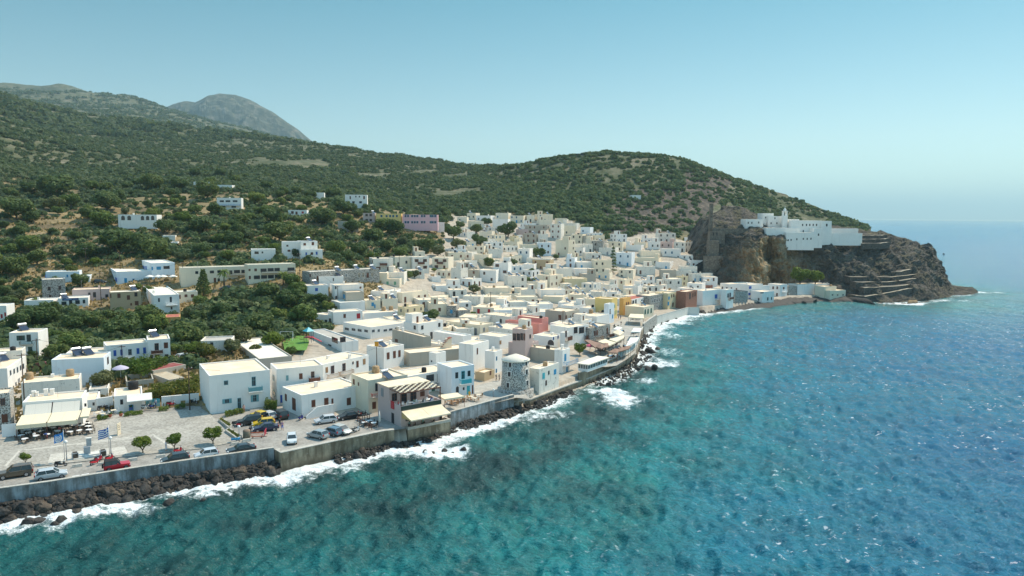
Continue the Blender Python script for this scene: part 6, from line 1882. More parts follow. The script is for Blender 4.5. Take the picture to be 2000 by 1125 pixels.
# ================================================================== vehicles
ROADZ = 3.2
RUBM = plain('tyre_rubber', (.015, .015, .016), .8)
RIMM = plain('wheel_rim', (.45, .46, .48), .35, .7)
HEADL = plain('headlight_glass', (.75, .78, .8), .15)
TAILL = plain('tail_light', (.45, .01, .01), .25)
_paint = {}
def paint(name, c):
    if name not in _paint:
        m, nt, b = new_mat('car_paint_' + name)
        b.inputs['Base Color'].default_value = (*c, 1); b.inputs['Roughness'].default_value = .32
        b.inputs['Metallic'].default_value = .15; b.inputs['Coat Weight'].default_value = .6; b.inputs['Coat Roughness'].default_value = .08
        _paint[name] = m
    return _paint[name]
CARG = plain('car_glass', (.035, .05, .055), .06, spec=.8)
def wheel_mesh(r, w):
    t = MB(); n = 16
    prof = [(r * .62, -w / 2), (r * .93, -w / 2), (r, -w * .32), (r, w * .32), (r * .93, w / 2), (r * .62, w / 2)]
    vs = []
    for q, y in prof:
        for k in range(n):
            a = 2 * math.pi * k / n
            vs.append((q * math.cos(a), y, q * math.sin(a)))
    fs = [(i * n + k, i * n + (k + 1) % n, (i + 1) * n + (k + 1) % n, (i + 1) * n + k) for i in range(5) for k in range(n)]
    t.add(vs, fs)
    rm = MB()
    for y in (-w * .42, w * .42):
        vs = [(r * .64 * math.cos(2 * math.pi * k / n), y, r * .64 * math.sin(2 * math.pi * k / n)) for k in range(n)]
        rm.add(vs, [tuple(range(n))])
    return t.mesh('tyre', RUBM, True), rm.mesh('rim', RIMM)
def make_car(kind, pnt, top=None):
    if kind == 'suv': L, W, Hh_, belt = 4.5, 1.82, 1.75, 1.08
    elif kind == 'sedan': L, W, Hh_, belt = 4.5, 1.75, 1.44, .92
    elif kind == 'jeep': L, W, Hh_, belt = 3.6, 1.6, 1.68, 1.02
    elif kind == 'small': L, W, Hh_, belt = 3.6, 1.62, 1.48, .93
    else: L, W, Hh_, belt = 4.1, 1.72, 1.50, .95
    tops = {'suv': [(-.5, .8), (-.48, 1.05), (-.2, belt), (.18, belt), (.24, 1.02), (.44, .95), (.49, .75), (.5, .6)],
            'sedan': [(-.5, .7), (-.48, .93), (-.30, .96), (.1, belt), (.2, .92), (.43, .78), (.49, .62), (.5, .5)],
            'jeep': [(-.5, .75), (-.48, belt), (-.2, belt), (.08, belt), (.16, 1.0), (.46, .95), (.49, .8), (.5, .6)],
            }.get(kind, [(-.5, .7), (-.48, .95), (-.2, belt), (.15, belt), (.25, .92), (.44, .76), (.49, .6), (.5, .48)])
    root = empty('parked_car', (0, 0, 0))
    V, Fc = [], []
    n = 10
    for x, zt in tops:
        e = 1 - .10 * max(0, (abs(x) - .38) / .12) ** 1.5
        w = W / 2 * e
        zb = .28 + .10 * max(0, (abs(x) - .42) / .08)
        zm = zb + (zt - zb) * .55
        for y, z in ((-w * .9, zb), (-w, zb + .12), (-w, zm), (-w * .97, zt - .05), (-w * .9, zt), (w * .9, zt), (w * .97, zt - .05), (w, zm), (w, zb + .12), (w * .9, zb)):
            V.append((x * L, y, z))
    for i in range(len(tops) - 1):
        for k in range(n):
            Fc.append((i * n + k, i * n + (k + 1) % n, (i + 1) * n + (k + 1) % n, (i + 1) * n + k))
    Fc += [tuple(range(n - 1, -1, -1)), tuple(range((len(tops) - 1) * n, len(tops) * n))]
    MB().add(V, [f[::-1] for f in Fc]).build('body', pnt, root, False)
    cb = {'suv': (-.47, -.43, .06, .23), 'sedan': (-.36, -.22, .06, .22), 'jeep': (-.46, -.44, .02, .13), 'small': (-.46, -.38, .08, .25)}.get(kind, (-.46, -.36, .08, .25))
    xb0, xt0, xt1, xb1 = [q * L for q in cb]
    wb, wt = W / 2 * .93, W / 2 * .76
    zb, zt = belt - .03, Hh_ - .06
    MB().add([(xb0, -wb, zb), (xb1, -wb, zb), (xb1, wb, zb), (xb0, wb, zb), (xt0, -wt, zt), (xt1, -wt, zt), (xt1, wt, zt), (xt0, wt, zt)],
             [(0, 1, 5, 4), (1, 2, 6, 5), (2, 3, 7, 6), (3, 0, 4, 7), (4, 5, 6, 7)]).build('windows', CARG, root)
    rf = MB()
    o = .03
    rf.add([(xt0 - o, -wt - o, zt), (xt1 + o, -wt - o, zt), (xt1 + o, wt + o, zt), (xt0 - o, wt + o, zt), (xt0 + .1, -wt + .1, Hh_), (xt1 - .15, -wt + .1, Hh_), (xt1 - .15, wt - .1, Hh_), (xt0 + .1, wt - .1, Hh_)],
           [(0, 1, 5, 4), (1, 2, 6, 5), (2, 3, 7, 6), (3, 0, 4, 7), (4, 5, 6, 7), (3, 2, 1, 0)])
    for s in (-1, 1):
        for a, b2, t in (((xb0, s * wb, zb), (xt0, s * wt, zt), .07), ((xb1, s * wb, zb), (xt1, s * wt, zt), .045), (((xb0 + xb1) / 2 - .1, s * wb, zb), ((xt0 + xt1) / 2 - .05, s * wt, zt), .04)):
            rf.tube(a, b2, t, t, 4)
    rf.build('roof', top or pnt, root)
    r = .36 if kind in ('suv', 'jeep') else .31
    ty, rm = wheel_mesh(r, .22)
    for sx in (-.31, .32):
        for s in (-1, 1):
            w_ = bpy.data.objects.new('wheel', ty); link(w_, root)
            w_.location = (sx * L, s * (W / 2 - .09), r)
            q = bpy.data.objects.new('rim', rm); link(q, w_)
    for s in (-1, 1):
        MB().box(.455 * L, .488 * L, s * W * .36 - .2, s * W * .36 + .2, .60, .76).build('headlight', HEADL, root)
        MB().box(-.502 * L, -.47 * L, s * W * .40 - .12, s * W * .40 + .12, .74, 1.0).build('tail_light', TAILL, root)
    MB().box(.496 * L, .506 * L, -.26, .26, .42, .53).build('number_plate', TR['white'], root)
    if kind == 'jeep':
        MB().tube((-.5 * L - .02, 0, .85), (-.5 * L - .22, 0, .85), .34, n=14).build('spare_wheel', RUBM, root)
    for s in (-1, 1):
        MB().box(xb1 - .45, xb1 - .3, s * (wb + .06) - .09, s * (wb + .06) + .09, zb + .03, zb + .17).build('wing_mirror', pnt, root)
    return root
PR = math.degrees(math.atan2(*(COAST[3] - COAST[2])[::-1]))
CARS = [  # u, v, heading, kind, paint, colour, label
    (30,931,PR+180,'suv','brown',(.13,.095,.065),'brown off-road car with a spare wheel at the photo edge beside the square'),
    (100,934,PR,'hatch','silver',(.55,.58,.60),'silver hatchback driving beside the grey sea wall in front of the brown off-road car'),
    (229,917,PR,'jeep','red',(.55,.012,.03),'small red off-road car with a black soft top by the sea wall'),
    (342,903,PR+180,'hatch','charcoal',(.035,.04,.045),'charcoal hatchback with red tail lights between the red off-road car and a silver car'),
    (403,894,PR+180,'small','silverb',(.60,.63,.66),'silver hatchback on the road below the square corner'),
    (471,884,PR+180,'sedan','black',(.03,.034,.04),'long dark saloon on the road by the planters'),
    (570,864,-72,'small','white',(.66,.69,.70),'white hatchback facing the sea alone in the car park'),
    (621,855,150,'hatch','greygreen',(.33,.37,.38),'grey hatchback parked first in the row along the brown wall'),
    (648,849,150,'hatch','blue',(.10,.17,.23),'blue-grey car parked second in the row along the brown wall'),
    (667,846,-38,'hatch','champagne',(.52,.50,.45),'champagne car with a dark windscreen at the end of the row along the wall'),
    (636,826,PR+176,'hatch','silverc',(.62,.64,.66),'silver hatchback beside the stair of the brown-shuttered white house'),
    (681,818,PR+180,'sedan','blackb',(.015,.015,.018),'shiny black saloon behind the silver hatchback under the brown-shuttered house'),
    (505,818,145,'jeep','yellow',(.72,.50,.02),'yellow off-road car behind the other yellow car'),
    (487,829,PR+175,'suv','darkgreen',(.018,.025,.03),'large black off-road car beside the bins and motorcycles'),
    (515,832,PR+172,'hatch','yellowb',(.70,.47,.02),'yellow hatchback squeezed between the black off-road car and blue saloon'),
    (519,841,PR+172,'sedan','navy',(.015,.025,.07),'navy blue saloon behind the orange barrier'),
    (523,817,140,'hatch','silverd',(.58,.58,.57),'silver car behind the yellow off-road car by the hedge'),
    (547,816,130,'suv','blackc',(.02,.018,.018),'black estate car parked in the shade beside the aged end wall')]
CAR0 = {}
for u, v, hd, kind, pn, pc, lab in CARS:
    c = make_car(kind, paint(pn, pc), BLACK if pn == 'red' else None)
    p = on_z(u, v, ROADZ)
    c.location = (p[0], p[1], ROADZ + .006)
    c.rotation_euler = (0, 0, rad(hd))
    tag(c, lab, 'car', 'cars parked and driving on the waterfront')
for u, v, hd, kind, pn, pc, lab in ((360,701,60,'hatch','white',(.66,.69,.70),'white car half hidden in greenery beside the ochre-framed house'), (440,566,PR+180,'hatch','navy',(.02,.03,.07),'dark blue car in front of the long cream hotel'),
                                    (196,553,10,'hatch','black',(.03,.03,.04),'dark car parked beside the blue-door hill house'), (650,387,0,'hatch','white',(.6,.6,.6),'pale car on the high road'), (603,420,200,'small','white',(.6,.6,.6),'white car beside the red-window bungalow')):
    c = make_car(kind, paint(pn, pc)); p = ground(u, v)
    c.location = p; c.rotation_euler = (0, 0, rad(hd))
    tag(c, lab, 'car', 'cars up in the town')

def make_bike(pnt):
    root = empty('motor_scooter', (0, 0, 0))
    ty, rm = wheel_mesh(.26, .12)
    for x in (-.62, .62):
        w_ = bpy.data.objects.new('wheel', ty); link(w_, root); w_.location = (x, 0, .26)
        q = bpy.data.objects.new('rim', rm); link(q, w_)
    MB().add([(-.85, -.17, .5), (-.1, -.2, .3), (.25, -.16, .28), (.5, -.2, .45), (.42, -.16, .85), (.2, -.14, .4), (-.1, -.18, .62), (-.8, -.14, .72),
              (-.85, .17, .5), (-.1, .2, .3), (.25, .16, .28), (.5, .2, .45), (.42, .16, .85), (.2, .14, .4), (-.1, .18, .62), (-.8, .14, .72)],
             [(0, 7, 6, 1), (1, 6, 5, 2), (2, 5, 4, 3), (8, 9, 14, 15), (9, 10, 13, 14), (10, 11, 12, 13), (7, 15, 14, 6), (6, 14, 13, 5), (5, 13, 12, 4), (4, 12, 11, 3), (3, 11, 10, 2), (2, 10, 9, 1), (1, 9, 8, 0), (0, 8, 15, 7)]).build('body', pnt, root)
    MB().box(-.78, -.02, -.15, .15, .72, .84).build('seat', BLACK, root)
    MB().tube((.58, 0, .35), (.42, 0, 1.02), .035, n=6).tube((.42, -.33, 1.04), (.42, .33, 1.04), .025, n=6).build('handlebar', TR['dark'], root)
    MB().box(.44, .56, -.09, .09, .78, .92).build('headlight', HEADL, root)
    return root
BK = {k: make_bike(paint(k, c)) for k, c in (('red', (.50, .012, .03)), ('blackbike', (.02, .02, .025)), ('bluebike', (.03, .03, .22)), ('whitebike', (.6, .6, .6)))}
used = set()
for u, v, z, hd, k, lab in [(119,911,ROADZ,20,'blackbike','black scooter at the kerb beside the flag pole with the blue flag'), (186,907,ROADZ,70,'red','red scooter in front of the marble monument'), (193,901,ROADZ,80,'red','second red scooter standing close behind the one by the monument'),
                            (215,899,ROADZ,75,'red','red scooter half hidden by the small red off-road car'), (349,884,ROADZ,60,'red','red scooter below the forked square tree'), (588,820,ROADZ,80,'bluebike','blue-violet scooter at the foot of the white entrance stair'),
                            (690,845,ROADZ,60,'blackbike','black scooter at the end of the car row by the taverna terrace'), (697,843,ROADZ,65,'whitebike','white scooter at the end of the car row by the taverna terrace'),
                            (462,831,ROADZ,30,'blackbike','black scooter next to the planter of dry flowers'), (471,833,ROADZ,40,'red','dark red scooter beside the bins'), (200,802,3.4,30,'blackbike','black scooter in the café yard under the annex'),
                            (211,801,3.4,20,'blackbike','another black scooter in the café yard beside the shop'), (285,800,3.4,10,'whitebike','pale scooter beside the flower bed of the shop'), (296,799,3.4,10,'bluebike','blue scooter beside the turquoise gate'),
                            (335,794,3.4,10,'red','small red scooter along the white garden wall'), (378,790,3.4,0,'blackbike','dark scooter in front of the turquoise balcony house side wall'), (710,812,ROADZ,40,'blackbike','black scooter beside the red-balcony cream house')]:
    o = BK[k] if k not in used else dup(BK[k])
    used.add(k)
    p = on_z(u, v, z)
    o.location = (p[0], p[1], z + .15 if z > ROADZ else z); o.rotation_euler = (0, 0, rad(hd))
    tag(o, lab, 'scooter', 'scooters parked on the waterfront')

# ================================================================== people
SKIN = plain('skin', (.45, .27, .19), .6); HAIR = plain('dark_hair', (.03, .02, .015), .7)
_pc = {}
def cloth(c):
    if c not in _pc: _pc[c] = plain('cloth_' + str(len(_pc)), c, .85)
    return _pc[c]
def person(p, hd, shirt, legs, label, pose='walk', h=1.72, dress=False, group='people on the waterfront'):
    s = h / 1.72
    if pose == 'sit':
        J = [(0, 0, .50, .15), (0, 0, .78, .14), (0, 0, 1.02, .16), (0, 0, 1.14, .06), (.02, 0, 1.27, .10), (.03, 0, 1.37, .075),
             (0, .19, 1.03, .06), (.08, .25, .80, .048), (.30, .2, .72, .04), (.38, .18, .72, .035), (0, -.19, 1.03, .06), (.08, -.25, .80, .048), (.30, -.2, .72, .04), (.38, -.18, .72, .035),
             (.05, .10, .50, .10), (.45, .12, .50, .075), (.47, .12, .10, .05), (.58, .12, .05, .045), (.05, -.10, .50, .10), (.45, -.12, .50, .075), (.47, -.12, .10, .05), (.58, -.12, .05, .045)]
    else:
        st = .18 if pose == 'walk' else .03
        J = [(0, 0, .92, .14), (0, 0, 1.15, .12), (0, 0, 1.40, .15), (0, 0, 1.50, .06), (.02, 0, 1.60, .10), (.03, 0, 1.68, .07),
             (0, .19, 1.40, .06), (-st * .6, .25, 1.15, .045), (st * .3, .26, .92, .038), (st * .5, .26, .82, .035), (0, -.19, 1.40, .06), (st * .6, -.25, 1.15, .045), (st * 1.1, -.25, .93, .038), (st * 1.3, -.25, .84, .035),
             (0, .09, .90, .10), (st * .8, .10, .50, .072), (st, .10, .09, .05), (st + .13, .11, .04, .04), (0, -.09, .90, .10), (-st * .3, -.10, .50, .072), (-st * 1.1, -.10, .12, .05), (-st * 1.0 + .1, -.10, .05, .04)]
    E = [(0, 1), (1, 2), (2, 3), (3, 4), (4, 5), (2, 6), (6, 7), (7, 8), (8, 9), (2, 10), (10, 11), (11, 12), (12, 13), (0, 14), (14, 15), (15, 16), (16, 17), (0, 18), (18, 19), (19, 20), (20, 21)]
    me = bpy.data.meshes.new('person')
    me.from_pydata([(a * s, b * s, c * s) for a, b, c, _ in J], E, [])
    o = bpy.data.objects.new('person', me); COL.objects.link(o)
    m = o.modifiers.new('skin', 'SKIN'); m.use_smooth_shade = True
    for i, q in enumerate(J):
        me.skin_vertices[0].data[i].radius = (q[3] * s, q[3] * s * (1.25 if i in (1, 2) else 1))
    me.skin_vertices[0].data[0].use_root = True
    o.modifiers.new('sub', 'SUBSURF').levels = 1
    o.modifiers['sub'].render_levels = 1
    dg = bpy.context.evaluated_depsgraph_get()
    me2 = bpy.data.meshes.new_from_object(o.evaluated_get(dg))
    o.modifiers.clear(); o.data = me2; bpy.data.meshes.remove(me)
    for mm in (SKIN, HAIR, cloth(shirt), cloth(legs)):
        me2.materials.append(mm)
    hipz = .62 if pose == 'sit' else .97
    neck = 1.10 if pose == 'sit' else 1.46
    for f in me2.polygons:
        c = f.center / s
        arm = abs(c.y) > .215 and c.z < (neck - .22)
        if c.z > neck + (.13 if c.x > .06 else .06) and (c.z > neck + .17 or c.x < .06): k = 1
        elif c.z > neck: k = 0
        elif arm: k = 0
        elif c.z > hipz: k = 2
        elif c.z < (.45 if not dress else .3) and pose != 'sit' : k = 0 if c.z > .08 else 1
        elif dress: k = 2
        else: k = 3
        f.material_index = k
        f.use_smooth = True
    if dress:
        pass
    o.location = p; o.rotation_euler = (0, 0, rad(hd))
    return tag(o, label, 'person', group)
def pz(u, v, z=ROADZ): return on_z(u, v, z)
person(pz(546.5,834), -70, (.03,.03,.035), (.04,.04,.05), 'person in dark clothes walking through the car park behind the one in blue shorts')
person(pz(551.5,840.5), -60, (.35,.20,.28), (.02,.10,.45), 'person with a bright top and blue shorts walking in the car park')
person(pz(489,851), 110, (.02,.03,.06), (.03,.03,.05), 'person in navy bending towards the bin beside the orange barrier', pose='stand')
person(pz(476,803,3.5), -60, (.6,.35,.28), (.3,.15,.1), 'person sitting by the hedge in front of the turquoise balcony house', 'sit')
person(pz(969,744), 20, (.05,.05,.06), (.06,.05,.05), 'person in black walking up the lane beside the windmill')
person(pz(975,744), 25, (.30,.28,.26), (.08,.07,.07), 'person in grey walking up the lane beside the windmill')
person(pz(917,778), 80, (.75,.50,.03), (.65,.42,.03), 'person dressed in yellow by the turquoise-door blue house', 'stand')
person(pz(7,831,3.5), 80, (.60,.05,.03), (.5,.5,.5), 'person in a red top at the stone corner house', 'stand')
person(pz(3.5,834,3.5), 60, (.7,.7,.7), (.3,.3,.35), 'person in white at the stone corner house', 'stand')
person(pz(324.5,881,SQ), 0, (.72,.75,.80), (.60,.66,.74), 'person in a white and blue dress standing at the square kerb', 'stand', dress=True)
person(pz(1213,636,3.25), 200, (.06,.06,.09), (.05,.05,.07), 'person in dark clothes walking on the promenade before the café pavilion')
person(pz(1208,623,3.25), 240, (.45,.40,.38), (.07,.07,.1), 'person walking into the promenade lane beside the orange house')
person(pz(1212,624,3.25), 240, (.10,.12,.25), (.07,.07,.1), 'person in blue walking into the promenade lane beside the orange house')
person(pz(304.5,795,3.45), 250, (.55,.6,.7), (.15,.2,.35), 'person in pale blue at the turquoise gate', 'stand')

# ================================================================== square furniture
def pole(label, u, vb, vt, r=.11, z=None, name='utility_pole', m=None, cat='utility pole', arm=True, group='wooden utility poles in the town', lm=None):
    p = ground(u, vb) if z is None else on_z(u, vb, z)
    h = max(2.5, solve_z(p, vt))
    root = empty(name, p)
    MB().tube((0, 0, -.5), (0, 0, h), r * 1.15, r * .75, 8).build('pole', m or mottle('pole_wood', (.05, .035, .025), (.10, .07, .05), 2), root, True)
    if arm:
        MB().box(-.8, .8, -.05, .05, h - .45, h - .33).build('crossarm', TR['brown'], root).rotation_euler = (0, 0, rad(30))
        for x in (-.6, 0, .6):
            MB().lathe([(.05, h - .33), (.07, h - .25), (.04, h - .15)], 6, c=(x * math.cos(rad(30)), x * math.sin(rad(30)))).build('insulator', TR['white'], root)
    tag(root, label, cat, group, lm)
    return p + np.array([0, 0, h - .2])
PW = mottle('pole_wood', (.05, .035, .025), (.10, .07, .05), 2)
PT = {}
for k, u, vb, vt, lab in [('a',50,822,690,'tall dark pole rising in front of the awning café corner'), ('b',74,718,661,'pole beside the pink oleander'), ('c',239,710,674,'pole in front of the blue-shuttered white house'), ('d',371,801,716,'tall pole in front of the white garden wall'),
                          ('e',551,776,714,'pole against the aged long house'), ('f',198,598,532,'tall double pole behind the blue sign shop'), ('g',235,530,492,'pole behind the blue-door hill house'), ('h',358,558,512,'pole at the end of the long cream hotel'),
                          ('i',586,552,494,'pole between the hotel and the long grey stone building'), ('j',660,588,558,'pole beside the square house with the grey annex'), ('k',687,512,491,'pole in the dry field below the yellow building'), ('l',780,530,498,'pole before the balcony houses of the upper town'),
                          ('m',838,532,502,'pole among the brown-shuttered upper houses'), ('n',958,612,570,'tall pole in the dense middle of the town'), ('o',1031,578,557,'pole beside the big tree in the middle town'), ('p',1099,650,606,'thin pole above the grey plaster house'), ('q',168,520,484,'pole on the dry slope above the town')]:
    PT[k] = pole(lab, u, vb, vt, z=(3.2 if k in 'ad' else None), m=PW)
PT['y'] = pole('brown pole carrying a small orange lamp box by the three brown window house', 736, 722, 677, m=PW, arm=False)
ob = MB().box(-.45, .45, -.12, .12, 0, 1.15).build('banner', plain('orange_banner', (.62, .28, .02), .6))
ob.location = PT['y'] + np.array([0, 0, .25])
MB().box(-.5, .5, -.15, .15, 1.2, 1.45).build('banner_bar', TR['white'], ob)
tag(ob, 'orange box-shaped banner on top of the brown pole', 'banner')
def cable(a, b, label, sag=.8):
    pts = [a * (1 - t) + b * t - np.array([0, 0, sag * 4 * t * (1 - t)]) for t in np.linspace(0, 1, 13)]
    mb = MB()
    for q, w_ in zip(pts[:-1], pts[1:]):
        mb.tube(q, w_, .022, n=4, cap=False)
    tag(mb.build('overhead_cable', BLACK), label, 'cable', 'overhead cables')
cable(PT['a'], PT['b'], 'cable from the café corner pole to the pole beside the oleander')
cable(PT['b'], PT['c'], 'cable from the oleander pole to the blue-shuttered house pole')
cable(PT['a'], PT['c'], 'long cable crossing above the peeling white house', 1.5)
cable(PT['d'], PT['e'], 'cable from the garden wall pole to the aged long house')
cable(PT['e'], PT['y'], 'cable from the aged long house to the orange banner pole', 1.2)
cable(PT['i'], PT['j'], 'cable from beside the hotel down to the one blue window house')
cable(PT['f'], PT['h'], 'cable along the hotel road')
def lamp(label, u, vb, vt, z=SQ, group='globe lamp posts'):
    p = on_z(u, vb, z); h = solve_z(p, vt)
    root = empty('street_lamp', p)
    MB().tube((0, 0, -.05), (0, 0, .9), .10, .08, 8).tube((0, 0, .9), (0, 0, h - .3), .06, .05, 8).build('lamp_post', TR['grey'], root, True)
    MB().lathe([(.08, h - .32), (.22, h - .2), (.26, h - .02), (.2, h + .15), (.02, h + .24)], 10).build('lamp_globe', TR['white'], root, True)
    tag(root, label, 'street lamp', group)
lamp('globe lamp post beside the blue flag pole', 130.5, 900, 862.5)
lamp('globe lamp post beside the Greek flag pole', 217, 887, 855)
lamp('globe lamp post by the bins between square and car park', 467.5, 862, 833, z=ROADZ)
lamp('globe lamp post on the paving beside the windmill', 964, 776, 761, z=3.2)
def flag(label, u, vb, vt, W, Hf, kind):
    p = on_z(u, vb, SQ); h = solve_z(p, vt)
    root = empty('flag_pole', p)
    MB().tube((0, 0, -.1), (0, 0, h), .06, .035, 8).lathe([(.07, h), (.07, h + .08), (.02, h + .14)], 8).build('pole', STEEL, root, True)
    tag(root, 'slim steel pole flying ' + label, 'flag pole', 'flag poles of the square')
    nx, nz = 54, 36
    t, q = np.meshgrid(np.linspace(0, 1, nx), np.linspace(0, 1, nz))
    x = -t * W * .86
    y = .22 * np.sin(t * 7 + q * 1.5) * t
    z = h - .15 - (1 - q) * Hf - t * W * .42 - .10 * np.sin(t * 5.5)
    V = np.stack([x, y, z], -1).reshape(-1, 3)
    me_o = mesh_np('flag', V, grid_quads(nz, nx), [plain('flag_blue', (.01, .10, .42), .8), TR['white'], plain('flag_light_blue', (.02, .22, .62), .8)], True)
    tc = (np.arange(nx - 1) + .5) / (nx - 1); qc = 1 - (np.arange(nz - 1) + .5) / (nz - 1)
    T, Qc = np.meshgrid(tc, qc)
    if kind == 'greek':
        stripe = np.floor(Qc * 9).astype(int)
        idx = (stripe % 2)
        can = (T < .37) & (stripe < 5)
        cross = (np.abs(T - .185) < .042) | (stripe == 2)
        idx = np.where(can, np.where(cross, 1, 0), idx)
    else:
        dx, dy = (T - .5) * W, (Qc - .5) * Hf
        r = np.hypot(dx, dy)
        an = np.arctan2(dy, dx)
        wreath = (np.abs(r - .52) < .10) & ~((an < -.9) & (an > -2.2))
        core = (r < .34) & (np.mod(np.floor(r / .115), 2) < 1) | (r < .34) & (np.abs(np.mod(an, 1.05) - .5) < .16)
        idx = np.where(wreath | core, 1, 2)
    me_o.data.polygons.foreach_set('material_index', idx.ravel().astype(np.int32))
    me_o.location = p
    s = me_o.modifiers.new('thick', 'SOLIDIFY'); s.thickness = .015
    tag(me_o, label, 'flag', 'flags over the square')
flag('a pale blue flag with a white wreath emblem', 126.5, 901, 841, 1.85, 1.35, 'blue')
flag('the blue and white striped Greek flag', 214, 888, 832, 2.1, 1.45, 'greek')
# monument
MARB = mottle('grey_marble', (.34, .36, .37), (.46, .48, .49), 1.5); MARW = mottle('white_marble', (.58, .57, .53), (.70, .69, .64), 1.2)
p = on_z(172, 890, SQ)
root = empty('monument', p, rad(PR))
MB().box(-2.0, 2.0, -1.2, .9, 0, .18).box(-1.5, 1.5, -.85, .7, .18, .36).build('steps', MARW, root)
MB().box(-.55, .35, -.3, .35, .36, 1.5).box(-.15, .55, .05, .5, 1.5, 2.7).build('stele', MARB, root)
MB().box(-.22, .62, -.02, .57, 2.7, 2.85).build('stele_cap', MARW, root)
tag(root, 'stepped grey marble memorial stele between the two flag poles', 'monument', None, 'the marble monument')
for u, v, lab in ((147, 896, 'dark stone plinth with a bronze panel beside the blue flag pole'), (201.5, 891, 'dark stone plinth with a bronze panel beside the Greek flag pole')):
    q = empty('plinth', on_z(u, v, SQ), rad(PR + 10))
    MB().box(-.42, .42, -.35, .35, 0, 1.0).build('block', MARB, q)
    MB().box(-.34, .34, -.38, -.351, .12, .88).box(-.3, .3, -.25, .25, 1.002, 1.1).build('panel', mottle('dark_bronze', (.04, .035, .03), (.12, .10, .08), 3), q)
    tag(q, lab, 'plinth', 'plinths of the memorial')
sheet('paving', [(93,905),(99,887),(162,880.5),(165,897)], 3.37, PALE, zpx=SQ)
sheet('paving', [(184,879),(243,872),(251,887),(190,894)], 3.37, PALE, zpx=SQ)
q = empty('notice_board', on_z(232.5, 849, SQ), rad(PR + 60))
MB().box(-.55, .55, -.06, .06, .0, 2.1).build('board', TR['cream'], q)
MB().box(-.35, .3, -.07, -.061, .9, .98).box(-.3, .4, -.07, -.061, 1.3, 1.38).box(-.4, .1, -.07, -.061, 1.6, 1.68).build('writing', TR['dark'], q)
tag(q, 'pale upright notice slab standing free on the cobbled square', 'notice board')
for u, v, lab in ((151,912,'white concrete road block below the marble monument'),(201,908,'white concrete road block beside the small red off-road car'),(259,900,'white concrete road block between the red off-road car and the charcoal hatchback'),(314,893.5,'white concrete road block just before the charcoal hatchback'),
                  (362,887,'white concrete road block under the forked tree'),(416,879,'white concrete road block beside the silver car'),(459,869,'white concrete road block under the blue crates'),(482,862,'white concrete road block near the bins'),(83,919,'pair-sized white concrete road block behind the silver hatchback')):
    o = MB().add([(-.7, -.25, 0), (.7, -.25, 0), (.7, .25, 0), (-.7, .25, 0), (-.62, -.17, .45), (.62, -.17, .45), (.62, .17, .45), (-.62, .17, .45)], [(0, 1, 5, 4), (1, 2, 6, 5), (2, 3, 7, 6), (3, 0, 4, 7), (4, 5, 6, 7), (3, 2, 1, 0)]).build('road_block', PALE)
    o.location = on_z(u, v, ROADZ) + np.array([0, 0, .008]); o.rotation_euler = (0, 0, rad(PR))
    tag(o, lab, 'road block', 'white concrete blocks along the kerb')
for k in range(3):
    o = MB().box(-.3, .3, -.2, .2, 0, .3).build('crate', TR['azure']); o.location = on_z(453.5 + 5 * k, 866 - .5 * k, ROADZ) + np.array([0, .4, .46]); o.rotation_euler = (0, 0, rad(PR))
    tag(o, 'bright blue crate lined up on the kerb beside the road block', 'crate', 'blue crates on the kerb')
# planter rims
for pts, lab in (([(428,824),(447,839),(453,836),(433,821)], 'long low planter kerb dividing square and car park, upper one'), ([(441,845),(464,861),(471,857),(447,841)], 'long low planter kerb dividing square and car park, lower one')):
    P = [on_z(u, v, ROADZ) for u, v in pts]
    c = sum(P) / 4
    mb = MB()
    Q = [(q - c) for q in P]
    for i in range(4):
        a, b2 = Q[i], Q[(i + 1) % 4]
        d = (b2 - a) / np.linalg.norm(b2 - a); n_ = np.array([-d[1], d[0], 0]) * .14
        a2, b3 = a + d * (.15 if i % 2 else -.0), b2 - d * (.15 if i % 2 else 0)
        mb.add([(*(a2 - n_)[:2], 0), (*(b3 - n_)[:2], 0), (*(b3 + n_)[:2], 0), (*(a2 + n_)[:2], 0), (*(a2 - n_)[:2], .55), (*(b3 - n_)[:2], .55), (*(b3 + n_)[:2], .55), (*(a2 + n_)[:2], .55)],
               [(0, 1, 5, 4), (1, 2, 6, 5), (2, 3, 7, 6), (3, 0, 4, 7), (4, 5, 6, 7)])
    o = mb.build('planter', CONC); o.location = (c[0], c[1], ROADZ)
    tag(o, lab, 'planter', 'planters between square and car park')
# bins, barrier
q = empty('waste_container', on_z(482, 855, ROADZ), rad(20))
MB().lathe([(.55, 0), (.62, .1), (.62, 1.2), (.5, 1.35)], 14).build('body', mottle('olive_plastic', (.17, .15, .11), (.24, .21, .16), 2), q, True)
MB().lathe([(.64, 1.2), (.55, 1.42), (.02, 1.55)], 14).build('lid', mottle('brown_plastic', (.22, .16, .12), (.28, .2, .15), 2), q, True)
tag(q, 'round olive waste container beside the orange barrier', 'waste container')
def barrier(u, v, hd, label, m):
    q = empty('barrier', on_z(u, v, ROADZ), rad(hd))
    mb = MB().box(-1.0, 1.0, -.03, .03, .88, 1.02).box(-1.0, 1.0, -.03, .03, .18, .30)
    for k in range(11):
        x = -.98 + 1.96 * k / 10
        mb.box(x - .025, x + .025, -.02, .02, .30, .88)
    mb.build('panel', m, q)
    for x in (-.75, .75):
        MB().box(x - .06, x + .06, -.3, .3, 0, .08).box(x - .04, x + .04, -.03, .03, .08, .18).build('foot', BLACK, q)
    tag(q, label, 'barrier', 'orange and red barriers in the car park')
barrier(502.5, 855, PR - 24, 'orange plastic pedestrian barrier in front of the navy saloon', plain('orange_plastic', (.62, .13, .05), .5))
barrier(518.5, 850, 100, 'tilted pinkish red barrier beside the orange one', plain('red_plastic', (.58, .06, .09), .5))

